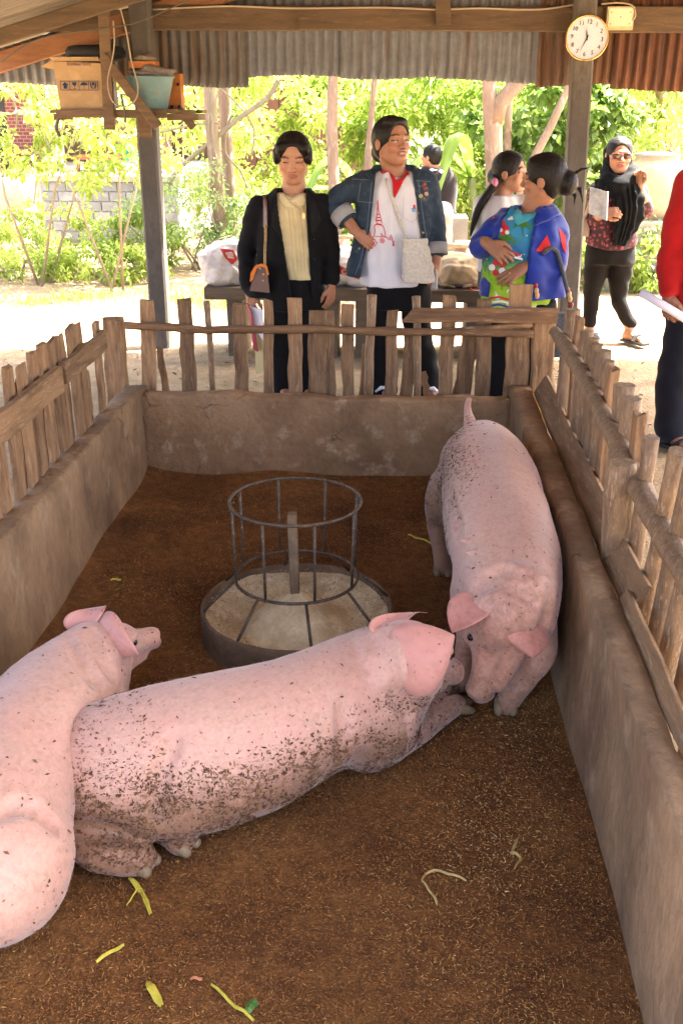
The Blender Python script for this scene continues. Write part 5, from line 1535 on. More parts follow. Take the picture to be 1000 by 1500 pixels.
    patch('pocket_badge', [(602, 305), (609, 304), (608, 310), (604, 311)], bv, .005, plain('sky_blue_print', (.12, .4, .62), .7), p)
    patch('pocket_badge', [(605, 300), (608, 300), (608, 306), (605, 306)], bv, .006, INKR, p)
    # denim jacket
    F = Field((j['el'][0] - .1, Y - .3, .60), (j['er'][0] + .12, Y + .27, j['neck'][2] + .06), .008)
    Lj = [lv(578, 242, Y + .03, .09, .07), lv(577, 252, Y + .01, .15, .09), lv(577, 264, Y, .215, .12), lv(577, 300, Y, .225, .148), lv(575, 340, Y, .225, .155), lv(574, 375, Y, .25, .165), lv(572, 412, Y, .27, .175)]
    loft(F, Lj, right, 0, fold=.005, fold_f=7)
    F.spine([j['sl'] + (.02, 0, 0), j['sl'] * .5 + j['el'] * .5, j['el'], j['el'] * .62 + j['wl'] * .38], [.07, .068, .066, .062], .02)
    F.spine([j['sr'] + (-.02, 0, 0), j['sr'] * .5 + j['er'] * .5, j['er'], j['er'] * .35 + j['wr'] * .65], [.07, .062, .058, .056], .02)
    F.wob(.008, 17, 1.9).wob(.0045, 40, .9)
    pl = [(atY(x, y, Y).z, atY(x, y, Y).x) for x, y in ((552, 240), (548, 280), (543, 330), (535, 370), (527, 412))]
    pr_ = [(atY(x, y, Y).z, atY(x, y, Y).x) for x, y in ((603, 240), (607, 280), (613, 320), (624, 360), (640, 412))]
    def opening(x, y, z):
        zz = z.ravel(); l = np.interp(zz, [a[0] for a in pl][::-1], [a[1] for a in pl][::-1])[None, None, :]; r = np.interp(zz, [a[0] for a in pr_][::-1], [a[1] for a in pr_][::-1])[None, None, :]
        return np.maximum(np.maximum(l - x, x - r), y - (Y + .0))
    F.carve(opening)
    F.ell(atY(578, 240, Y - .05), (.08, .1, .06), None, .01, 'sub')
    F.cut(lambda x, y, z: np.where(x < atY(560, 400, Y).x, atY(515, 402, Y).z, atY(640, 388, Y).z) - z + 0 * y)
    DEN = cloth('blue_denim', (.032, .052, .078), .8, .35, 9, 260, .35, .05, c3=(.055, .08, .11))
    oj, Vj, Qj = garment('denim_jacket', F, DEN, p)
    bj = Bvh(Vj, Qj)
    SEAM = cloth('denim_seam', (.13, .17, .21), .85, .2, 30)
    patch('collar', [(551, 236), (540, 246), (548, 256), (545, 266), (536, 256), (536, 244), (546, 234)], bj, .014, DEN, p, th=.008)
    patch('collar', [(604, 238), (618, 246), (612, 262), (606, 256), (603, 250)], bj, .014, DEN, p, th=.008)
    for pts in ([(545, 258), (541, 300), (536, 345), (527, 385), (520, 402)], [(612, 262), (617, 300), (622, 335), (632, 380)], [(515, 262), (545, 264)], [(600, 264), (630, 266)], [(528, 268), (524, 295), (545, 297)], [(612, 272), (626, 274), (626, 292), (620, 296), (614, 292)]):
        stroke('seam', pts, 1.0, bj, .004, SEAM, p)
    BRASS = plain('brass_stud', (.5, .36, .16), .35, .8)
    for x, y in ((612, 312), (619, 341), (625, 365), (526, 364)): MB().ball(bj.hit(x, y, .004), .008, 1).build('button', BRASS, p)
    for x, y, c in ((621, 270, (.3, .06, .04)), (622, 276, (.25, .05, .04)), (616, 287, (.4, .35, .2)), (624, 284, (.45, .28, .2)), (620, 291, (.1, .12, .08))):
        MB().lathe(bj.hit(x, y, .003), [(.012, -.004), (.012, .003), (.006, .006), (0, .006)], 12, axis=(0, -1, 0)).build('badge', plain('badge_%d' % x + str(y), c, .35), p)
    CUF = cloth('grey_lining', (.33, .33, .33), .9, .15, 20)
    d1 = Vector(j['wl'] - j['el']).normalized(); c1 = Vector(j['el'] * .58 + j['wl'] * .42)
    MB().tube([c1 - d1 * .04, c1 + d1 * .03], [.073, .069], 20, cap=False).build('cuff', CUF, p).modifiers.new('t', 'SOLIDIFY').thickness = .008
    d2 = Vector(j['wr'] - j['er']).normalized(); c2 = Vector(j['er'] * .35 + j['wr'] * .65)
    MB().tube([c2 - d2 * .035, c2 + d2 * .03], [.066, .068], 20, cap=False).build('cuff', CUF, p).modifiers.new('t', 'SOLIDIFY').thickness = .008
    trousers(j, MATS['black_trouser_cloth'], p, [lv(583, 400, Y, .165, .13), lv(583, 425, Y, .175, .135), lv(584, 450, Y, .18, .135)], .085, .085)
    for a in ('al', 'ar'):
        c = Vector(j[a]); MB().tube([c + Vector((-.045, -.06, -.03)), c + Vector((-.015, -.08, .0)), c + Vector((.03, -.08, -.0)), c + Vector((.055, -.06, -.03))], .012, 8).build('sandal_strap', WHITE, p)
        MB().box(c + Vector((-.045, -.19, -.075)), c + Vector((.06, .05, -.058))).build('sandal_sole', BLACK, p)
    MB().tube([Vector(j['wl']) + Vector((.024 * math.cos(t), .01 * math.sin(t) - .0, .028 * math.sin(t))) for t in [i * .5236 for i in range(12)]], .002, 5, closed=True).build('bracelet', WHITE, p)
    # knitted bag with long strap
    kb = empty('knitted_bag', atY(612, 380, Y - .2), 'cream knitted shoulder bag hanging in front of the white polo', 'bag')
    Yb = Y - .19
    KN = cloth('cream_knit', (.62, .58, .50), .95, .25, 60, 130, .9, .2)
    Fk = Field(atY(588, 420, Yb - .08), Vector(atY(640, 345, Yb + .1)), .006)
    Fk = Field(np.minimum(W(atY(586, 420, Yb)), W(atY(640, 345, Yb))) - .06, np.maximum(W(atY(586, 420, Yb)), W(atY(640, 345, Yb))) + .06, .006)
    loft(Fk, [lv(607, 349, Yb, .065, .018), lv(609, 365, Yb, .078, .026), lv(612, 395, Yb, .09, .034), lv(613, 414, Yb, .094, .026)], right, 0, ex=3.2); Fk.wob(.0025, 60, .2)
    garment('bag_body', Fk, KN, kb, 1)
    stroke_o = patch('strap', [(564, 262), (567, 261), (575, 285), (585, 315), (597, 350), (593, 352), (582, 318), (572, 290)], bv, .012, KN, kb, th=.006)
    ph = empty('mobile_phone', atY(637, 405, Y - .1), 'pale mobile phone held in the denim jacketed arm', 'phone')
    a = atY(636, 407, Y - .1); MB().beam(a + Vector((.004, 0, -.06)), a + Vector((-.002, 0, .05)), .05, .009, (.5, -.8, 0), 1).build('case', plain('phone_grey', (.55, .56, .6), .3), ph)
woman_denim()
# ---- woman in the blue jacket
def woman_blue():
    Y = 5.80
    p = new_person('person in royal blue jacket over a bright tropical print shirt, looking away', (atY(765, 300, Y).x, Y, 0))
    j = ground_j(J(Y, neck=(781, 300), sl=(730, 322, .02), sr=(808, 318, .03), el=(704, 362, -.05), er=(806, 392, -.04), wl=(716, 358, -.16), wr=(766, 392, -.17), hl=(742, 450), hr=(790, 450), kl=(738, 520), kr=(788, 520), al=(735, 585), ar=(780, 585)))
    s = 1.15
    o = W(atY(795, 262, Y - .0)); B = frame((-.93, .30, -.02), (0, 0, 1))
    V, Q, C_, q = head_mesh(o, B, s, j['neck'] - (0, -.02, .02), SK2)
    parts = [(V, Q, C_), core(j, SK2), limb_hand(j['el'], j['wl'], (.75, -.45, -.5), (-.2, -.9, .4), -1, SK3, 1.1, .55, start=.5), limb_hand(j['er'], j['wr'], (-.85, -.3, -.45), (-.15, -.8, .6), 1, SK3, 1.1, .5, start=.55)]
    for a in ('al', 'ar'): parts.append(foot_mesh(j[a], j[a] + (-.05, -.12, 0), SK3))
    join_body('body', parts, p)
    eyes_(q, o, p, s)
    def bun(F, q_):
        F.ell(q_(.01, -.115, -.02), (.055 * s, .05 * s, .06 * s), B, .02)
        F.ell(q_(0, .04, .07), (.062 * s, .04 * s, .034 * s), B, .02)
        F.chain([q_(.03, -.13, .01), q_(.035, -.17, .04), q_(.04, -.21, .05)], [.014, .008, .003], .008)
        F.chain([q_(.03, -.13, -.02), q_(.03, -.175, -.05), q_(.03, -.19, -.11)], [.016, .010, .003], .008)
        F.chain([q_(.04, -.12, -.04), q_(.04, -.15, -.08), q_(.035, -.15, -.12)], [.014, .009, .003], .008)
    Vh, Qh = hair_mesh(o, B, s, dict(fn=bun, lo=np.array(o) - .3, hi=np.array(o) + .3), (.122, -.02, .072, .075, .10))
    link('hair', arr_mesh('hair', Vh, Qh), HAIR, p)
    for dz in (-.012, .0, .012): MB().ball(Vector(q(.065, -.10, -.01)) + Vector((0, 0, dz)), .006, 1).build('hair_clip', WHITE, p)
    right = (.95, .31, 0)
    # shirt
    Fs = Field((j['sl'][0] - .12, Y - .32, atY(760, 462, Y).z - .03), (j['sr'][0] + .1, Y + .28, j['neck'][2] + .06), .0075)
    Ls = [lv(774, 302, Y, .085, .075), lv(770, 314, Y, .14, .1), lv(764, 335, Y, .18, .145), lv(758, 375, Y, .195, .165), lv(756, 415, Y, .20, .17), lv(756, 456, Y, .205, .175)]
    loft(Fs, Ls, right, 0, fold=.004, fold_f=11); Fs.wob(.004, 24, .9)
    Fs.ell(atY(772, 300, Y - .06), (.07, .09, .05), None, .01, 'sub')
    m, nt, b = newmat('tropical_print')
    g = nd(nt, 'ShaderNodeNewGeometry'); sx = nd(nt, 'ShaderNodeSeparateXYZ'); nt.links.new(g.outputs['Position'], sx.inputs[0])
    v = coords(nt); nn = noise(nt, v, 9, 4, .6, 1.2)
    mr = nd(nt, 'ShaderNodeMapRange'); mr.inputs['From Min'].default_value = atY(760, 455, Y).z; mr.inputs['From Max'].default_value = atY(760, 310, Y).z; nt.links.new(sx.outputs['Z'], mr.inputs['Value'])
    ad = nd(nt, 'ShaderNodeMath', operation='MULTIPLY_ADD'); ad.inputs[1].default_value = .45; nt.links.new(nn, ad.inputs[0]); nt.links.new(mr.outputs[0], ad.inputs[2])
    col = ramp(nt, ad.outputs[0], [(.20, (.05, .07, .22)), (.27, (.55, .58, .6)), (.33, (.28, .42, .03)), (.62, (.22, .40, .02)), (.72, (.03, .16, .12)), (.85, (.02, .10, .28)), (1.0, (.03, .2, .38))])
    n2 = noise(nt, v, 26, 3, .6, 2.0)
    col = mix(nt, ramp(nt, n2, [(.58, (0, 0, 0)), (.64, (.85,) * 3)]), col, (.06, .22, .02))
    n3 = noise(nt, v, 19, 2, .5, 1.0)
    col = mix(nt, ramp(nt, n3, [(.66, (0, 0, 0)), (.69, (.9,) * 3)]), col, (.60, .62, .66))
    nt.links.new(col, b.inputs['Base Color']); b.inputs['Roughness'].default_value = .8; b.inputs['Specular IOR Level'].default_value = .2
    os_, Vs, Qs = garment('tropical_shirt', Fs, m, p)
    bs = Bvh(Vs, Qs)
    GRN, RDP, WHP = plain('palm_green', (.05, .17, .01), .8), plain('flower_red', (.5, .02, .03), .8), plain('flower_white', (.7, .68, .64), .8)
    for cx, cy, r in ((741, 353, 15), (764, 331, 12), (728, 345, 9)):
        for a in range(9):
            t = math.pi + a * math.pi / 8 + .1
            e = (cx + r * math.cos(t), cy + r * .8 * math.sin(t) + 4 * abs(math.cos(t)))
            stroke('palm_print', [(cx, cy), ((cx + e[0]) / 2, (cy + e[1]) / 2 - 3), e], 2.2, bs, .0045, GRN, p)
        stroke('palm_print', [(cx, cy), (cx + 2, cy + r * 1.3)], 1.6, bs, .0045, GRN, p)
    for cx, cy, r in ((728, 392, 9), (738, 337, 6)):
        for a in range(5):
            t = a * 1.2566 - .6
            patch('flower_print', [(cx + r * .9 * math.cos(t) + r * .55 * math.cos(k * .785), cy + r * .9 * math.sin(t) + r * .55 * math.sin(k * .785)) for k in range(8)], bs, .005, RDP if a % 2 == 0 else WHP, p)
    stroke('shirt_print', [(733, 318), (740, 330), (735, 345)], 3, bs, .0046, RDP, p)
    for x0, x1, y0, mm in ((716, 745, 437, RDP), (720, 748, 443, WHP), (717, 744, 448, plain('print_navy', (.03, .05, .25), .8)), (738, 762, 372, RDP), (736, 765, 378, WHP)):
        stroke('shirt_print', [(x0, y0), ((x0 + x1) / 2, y0 - 2), (x1, y0 + 2)], 3, bs, .0047, mm, p)
    TURQ = cloth('turquoise_collar', (.05, .30, .38), .8, .2, 20)
    patch('collar', [(757, 303), (750, 318), (757, 330), (775, 322), (793, 312), (797, 304), (780, 312), (765, 312)], bs, .012, TURQ, p, th=.006)
    # jacket
    F = Field((j['el'][0] - .14, Y - .34, .66), (j['sr'][0] + .2, Y + .3, j['neck'][2] + .04), .008)
    Lj = [lv(782, 300, Y + .03, .10, .08), lv(776, 312, Y + .01, .18, .12), lv(772, 330, Y, .215, .16), lv(768, 375, Y, .225, .18), lv(766, 420, Y, .24, .195), lv(765, 455, Y, .245, .20)]
    loft(F, Lj, right, 0, fold=.006, fold_f=7)
    F.spine([j['sl'] + (.03, 0, 0), j['sl'] * .5 + j['el'] * .5, j['el'], j['el'] * .4 + j['wl'] * .6], [.07, .07, .068, .05], .02)
    F.spine([j['sr'] + (-.03, 0, 0), j['sr'] * .5 + j['er'] * .5 + (.01, -.02, 0), j['er'], j['er'] * .45 + j['wr'] * .55], [.08, .082, .075, .05], .02)
    F.wob(.010, 15, 2.9).wob(.006, 34, 1.9)
    pl = [(atY(x, y, Y).z, atY(x, y, Y).x) for x, y in ((752, 296), (733, 320), (722, 360), (715, 400), (712, 460))]
    pr_ = [(atY(x, y, Y).z, atY(x, y, Y).x) for x, y in ((786, 296), (780, 320), (772, 350), (764, 400), (758, 460))]
    def opening(x, y, z):
        zz = z.ravel(); l = np.interp(zz, [a[0] for a in pl][::-1], [a[1] for a in pl][::-1])[None, None, :]; r = np.interp(zz, [a[0] for a in pr_][::-1], [a[1] for a in pr_][::-1])[None, None, :]
        return np.maximum(np.maximum(l - x, x - r), y - (Y + .0))
    F.carve(opening)
    # put the sleeves back where the opening cut across them
    F.spine([j['sl'] * .4 + j['el'] * .6, j['el'], j['el'] * .4 + j['wl'] * .6], [.068, .066, .05], .0)
    F.spine([j['er'] + (.0, 0, .03), j['er'], j['er'] * .4 + j['wr'] * .6], [.07, .07, .048], .0)
    F.ell(atY(774, 296, Y - .06), (.08, .1, .05), None, .01, 'sub')
    BLU = cloth('royal_blue_nylon', (.006, .028, .27), .5, .2, 10, 200, .2, .2)
    oj, Vj, Qj = garment('blue_jacket', F, BLU, p)
    bj = Bvh(Vj, Qj)
    patch('collar', [(786, 300), (796, 306), (818, 302), (822, 312), (805, 322), (782, 330), (776, 322)], bj, .016, BLU, p, th=.012)
    REDC = cloth('red_chevron', (.55, .02, .02), .5, .1, 20)
    patch('chevron', [(801, 344), (806, 360), (802, 370), (784, 368)], bj, .005, REDC, p)
    patch('chevron', [(818, 334), (828, 345), (829, 372), (823, 362)], bj, .005, REDC, p)
    patch('chevron', [(713, 318), (724, 312), (722, 317)], bj, .005, REDC, p)
    MB().tube([Vector(j['wr']) + Vector((-.075 + .0 * i, -.02 + .011 * math.cos(i * .785), -.028 + .011 * math.sin(i * .785))) for i in range(8)], .003, 5, closed=True).build('ring', GOLD, p)
    trousers(j, MATS['black_trouser_cloth'], p, [lv(764, 440, Y, .18, .15), lv(764, 465, Y, .19, .15)], .09, .09)
    # grey woven shoulder bag with braided beaded strap
    sb = empty('woven_bag', atY(822, 480, Y - .1), 'grey woven bag with braided beaded strap behind the corner post', 'bag')
    Yb = Y - .06
    GW = cloth('grey_weave', (.10, .11, .125), .95, .6, 120, 160, .9, .1, c3=(.35, .36, .38))
    Fk = Field(np.minimum(W(atY(795, 535, Yb)), W(atY(860, 450, Yb))) - .1, np.maximum(W(atY(795, 535, Yb)), W(atY(860, 450, Yb))) + .1, .007)
    loft(Fk, [lv(822, 458, Yb, .07, .03), lv(825, 475, Yb, .12, .05), lv(822, 500, Yb, .12, .06), lv(818, 522, Yb, .1, .04)], (1, .2, 0), 0); Fk.wob(.003, 50, .8)
    garment('bag_body', Fk, GW, sb, 1)
    pts = [bj.hit(x, y, .014) for x, y in ((795, 372), (800, 366), (808, 363), (815, 368), (819, 380), (824, 400))] + [atY(829, 420, Y - .22), atY(833, 440, Y - .16), atY(837, 458, Y - .1)]
    MB().tube(pts, .012, 8, rough=.15).build('strap', GW, sb)
    WB = plain('wood_bead', (.5, .33, .12), .4); RB_ = plain('red_bead', (.3, .02, .02), .3)
    for x, y, k in ((831, 424, 1), (833, 431, 0), (834, 438, 0), (836, 446, 1), (784, 418, 1), (785, 426, 0), (786, 433, 0)):
        MB().ball(atY(x, y, Y - .2), .013, 2, (1, 1, 1.5 if not k else 1)).build('bead', RB_ if k else WB, sb)
woman_blue()

# ---- woman in white behind her
def woman_white():
    Y = 6.75
    p = new_person('person in white blouse with a long black ponytail behind the blue jacket', (atY(728, 300, Y).x, Y, 0))
    j = ground_j(J(Y, neck=(735, 283), sl=(706, 300), sr=(768, 298), el=(702, 345), er=(775, 345), wl=(716, 365, -.12), wr=(770, 380), hl=(722, 395), hr=(758, 395), kl=(722, 460), kr=(758, 460), al=(722, 530), ar=(758, 530)))
    s = 1.08
    o = W(atY(747, 252, Y)); B = frame((.9, -.42, 0), (0, 0, 1))
    V, Q, C_, q = head_mesh(o, B, s, j['neck'] - (0, 0, .01), SK1)
    parts = [(V, Q, C_), core(j, SK1), limb_hand(j['el'], j['wl'], (.4, -.3, -.85), (.2, -.9, .2), -1, SK2, 1.0, .5, start=.2), limb_hand(j['er'], j['wr'], (0, 0, -1), (.9, -.4, 0), 1, SK2, 1, .5)]
    for a in ('al', 'ar'): parts.append(foot_mesh(j[a], j[a] + (.1, -.08, 0), SK2))
    join_body('body', parts, p)
    eyes_(q, o, p, s)
    tailp = [W(atY(x, y, Y - .06)) for x, y in ((726, 268), (714, 285), (702, 305), (695, 325), (690, 345))]
    def tail(F, q_):
        F.ell(q_(0, -.1, -.03), (.045 * s, .04 * s, .05 * s), B, .02)
        F.spine([q_(0, -.1, -.03)] + tailp, [.035, .03, .026, .024, .02, .006], .015)
    Vh, Qh = hair_mesh(o, B, s, dict(fn=tail, lo=np.minimum(np.array(o) - .26, tailp[-1] - .05), hi=np.array(o) + .22), (.116, -.016, .068, .076, .10))
    link('hair', arr_mesh('hair', Vh, Qh), HAIRG, p)
    MB().ball(atY(724, 268, Y - .09), .028, 2, (.8, .8, 1.2)).build('hair_clip', plain('pink_clip', (.62, .2, .3), .4), p)
    F = Field((j['el'][0] - .1, Y - .25, .66), (j['er'][0] + .1, Y + .25, j['neck'][2] + .05), .0085)
    loft(F, [lv(738, 286, Y, .09, .07), lv(738, 294, Y, .15, .1), lv(738, 315, Y, .19, .13), lv(738, 355, Y, .19, .14), lv(740, 405, Y, .2, .15)], (.7, .5, 0), 0, fold=.004, fold_f=9)
    for sd_ in 'lr': F.spine([j['s' + sd_], j['s' + sd_] * .5 + j['e' + sd_] * .5, j['e' + sd_]], [.065, .06, .058], .02)
    F.wob(.005, 24, 3.3)
    garment('blouse', F, cloth('white_blouse', (.68, .66, .64), .85, .1, 10), p)
    trousers(j, cloth('grey_trouser_cloth', (.06, .055, .055), .85, .3, 14), p, [lv(740, 390, Y, .17, .14), lv(740, 420, Y, .18, .14)], .085, .08)
woman_white()

# ---- woman with scarf and sunglasses
def woman_scarf():
    Y = 7.62
    p = new_person('person in black headscarf and sunglasses wearing a dark floral blouse', (atY(895, 300, Y).x, Y, 0))
    j = ground_j(J(Y, neck=(904, 262), sl=(872, 280), sr=(934, 278), el=(866, 322), er=(945, 308), wl=(884, 312, -.17), wr=(936, 272, -.12), hl=(876, 372), hr=(910, 372), kl=(866, 430), kr=(905, 432), al=(862, 485), ar=(921, 488)))
    s = 1.08
    o = W(atY(906, 227, Y - .02)); B = frame((.02, -1, -.03), (0, 0, 1))
    V, Q, C_, q = head_mesh(o, B, s, j['neck'], (.46, .23, .14), lips=(.38, .11, .10))
    parts = [(V, Q, C_), core(j, SK1), limb_hand(j['el'], j['wl'], (.8, -.5, .15), (-.3, -.8, .4), 1, SK1, 1.0, 1.0, start=.3), limb_hand(j['er'], j['wr'], (-.1, -.1, 1), (.5, .8, 0), -1, SK1, 1.0, .9, start=.25)]
    parts.append(foot_mesh(j['al'], j['al'] + (.03, -.13, 0), SK1)); parts.append(foot_mesh(j['ar'], j['ar'] + (.08, -.12, 0), SK1))
    join_body('body', parts, p)
    Vh, Qh = hair_mesh(o, B, s, None, (.108, -.022, .064, .076, .102), grow=.006); link('hair', arr_mesh('hair', Vh, Qh), HAIRG, p)
    GL = plain('amber_lens', (.09, .025, .008), .06, 0, .9)
    for sx in (-1, 1):
        MB().ball(Vector(q(sx * .031, .088, .0)), 1, 2, (.031 * s, .008, .021 * s)).build('sunglass_lens', GL, p)
        MB().tube([Vector(q(sx * .056, .085, .006)), Vector(q(sx * .07, .05, .008)), Vector(q(sx * .078, -.0, .004))], .0025, 5).build('sunglass_arm', BLACK, p)
    MB().tube([Vector(q(-.01, .094, .005)), Vector(q(.01, .094, .005))], .0025, 5).build('sunglass_bridge', BLACK, p)
    # headscarf
    SCF = cloth('black_scarf', (.004, .004, .0045), .8, .3, 30, sheen=.02)
    F = Field(np.array(o) - (.26, .30, .98), np.array(o) + (.28, .24, .22), .0075)
    F.ell(np.array(loc(B, o, 0, -.035, -.012)), (.104, .095, .135), None, 0)
    F.ell(np.array(loc(B, o, 0, .10, .022)), (.070, .14, .115), None, .012, 'sub')
    F.spine([W(atY(887, 250, Y - .02)), W(atY(892, 262, Y - .09)), W(atY(906, 269, Y - .13)), W(atY(920, 262, Y - .09)), W(atY(926, 250, Y - .02))], [.042, .05, .052, .05, .042], .03)
    F.spine([W(atY(890, 262, Y - .05)), W(atY(903, 278, Y - .12)), W(atY(921, 272, Y - .09))], [.05, .05, .05], .03)
    F.cone(W(atY(904, 258, Y)), W(atY(903, 275, Y + .02)), .09, .11, .03)
    loft(F, [lv(918, 268, Y - .11, .07, .05), lv(920, 285, Y - .14, .10, .045), lv(921, 305, Y - .155, .11, .04), lv(918, 325, Y - .16, .10, .035), lv(911, 345, Y - .17, .07, .03), lv(907, 360, Y - .17, .035, .02)], (1, 0, 0), .02, fold=.008, fold_f=9)
    loft(F, [lv(884, 262, Y - .07, .05, .05), lv(879, 280, Y - .12, .055, .035), lv(878, 298, Y - .125, .05, .025)], (1, 0, 0), .02, fold=.006, fold_f=7)
    F.wob(.006, 38, 1.2)
    garment('headscarf', F, SCF, p)
    # blouse with flower print
    m, nt, b = newmat('floral_print')
    v = coords(nt); vo = nd(nt, 'ShaderNodeTexVoronoi'); vo.inputs['Scale'].default_value = 38; nt.links.new(v, vo.inputs['Vector'])
    n1 = noise(nt, v, 34, 3, .6)
    col = ramp(nt, vo.outputs['Distance'], [(.0, (.45, .14, .16)), (.2, (.30, .05, .075)), (.4, (.15, .015, .028)), (.5, (.03, .007, .008))])
    col = mix(nt, ramp(nt, n1, [(.56, (0, 0, 0)), (.62, (1, 1, 1))]), col, (.045, .012, .012))
    nt.links.new(col, b.inputs['Base Color']); b.inputs['Roughness'].default_value = .75
    F = Field((j['el'][0] - .12, Y - .28, .62), (j['er'][0] + .12, Y + .25, j['neck'][2] + .04), .0085)
    loft(F, [lv(904, 264, Y, .09, .07), lv(904, 272, Y, .15, .095), lv(903, 290, Y, .185, .125), lv(898, 322, Y, .17, .125), lv(895, 345, Y, .185, .14), lv(893, 366, Y, .19, .145)], (1, 0, 0), 0, fold=.004, fold_f=9)
    F.spine([j['sl'], j['sl'] * .5 + j['el'] * .5, j['el'], j['el'] * .65 + j['wl'] * .35], [.062, .06, .058, .05], .02)
    F.spine([j['sr'], j['sr'] * .5 + j['er'] * .5, j['er'], j['er'] * .75 + j['wr'] * .25], [.062, .06, .058, .05], .02)
    F.wob(.005, 24, .3)
    F.cut(lambda x, y, z: (atY(895, 364, Y).z + .5 * (x - atY(893, 364, Y).x) ** 2 * 2.2) - z + 0 * y)
    garment('floral_blouse', F, m, p)
    trousers(j, cloth('dark_brown_trousers', (.010, .008, .007), .85, .3, 14, sheen=.03), p, [lv(893, 350, Y, .16, .13), lv(893, 375, Y, .18, .14), lv(893, 385, Y, .175, .135)], .062, .046, hem=.13)
    SND = cloth('grey_sandal', (.2, .21, .23), .6, .4, 60)
    for a, dx in (('al', .03), ('ar', .08)):
        c = Vector(j[a]); d = Vector((dx, -.13, 0)).normalized(); r = Vector((d.y, -d.x, 0))
        MB().beam(c + Vector((0, 0, -.068)) - d * .05, c + Vector((0, 0, -.066)) + d * .18, .085, .02, tuple(r), 2).build('sandal_sole', BLACK, p)
        MB().tube([c + d * .09 + r * .045 + Vector((0, 0, -.05)), c + d * .09 + r * .02 + Vector((0, 0, -.005)), c + d * .09 - r * .02 + Vector((0, 0, -.005)), c + d * .09 - r * .045 + Vector((0, 0, -.05))], .018, 8).build('sandal_strap', SND, p)
    nb = empty('notebook', atY(877, 292, Y - .2), 'grey and white notebook held against the floral blouse', 'notebook')
    A = lambda x, y, d=0: atY(x, y, Y - .20 + d)
    MB().prism([A(864, 274), A(889, 281, -.02), A(887, 323, -.02), A(862, 313)], (0, .018, 0)).build('cover', surf('notebook_cover', (.5, .5, .5), .45, 7, .5, 60, 0, c2=(.2, .22, .24)), nb)
    MB().prism([A(889.3, 281, -.02), A(891, 281, -.016), A(888.8, 323, -.016), A(887.2, 323, -.02)], (0, .016, 0)).build('pages', MATS['white_paper'], nb)
    hb_ = empty('shoulder_bag', atY(849, 330, Y + .05), 'tan shoulder bag hanging behind the floral blouse', 'bag')
    TANL = plain('tan_leather', (.30, .21, .15), .5)
    F = Field(W(atY(846, 346, Y)) - .13, W(atY(862, 318, Y)) + .14, .009)
    loft(F, [lv(854, 318, Y + .02, .05, .05), lv(853, 330, Y + .02, .06, .09), lv(852, 345, Y + .02, .06, .1)], (1, 0, 0), 0)
    garment('bag_body', F, TANL, hb_, 1)
    MB().tube([atY(856, 320, Y - .02), atY(862, 300, Y - .12), atY(870, 283, Y - .1), atY(875, 272, Y - .04)], .012, 8).build('strap', TANL, hb_)
woman_scarf()

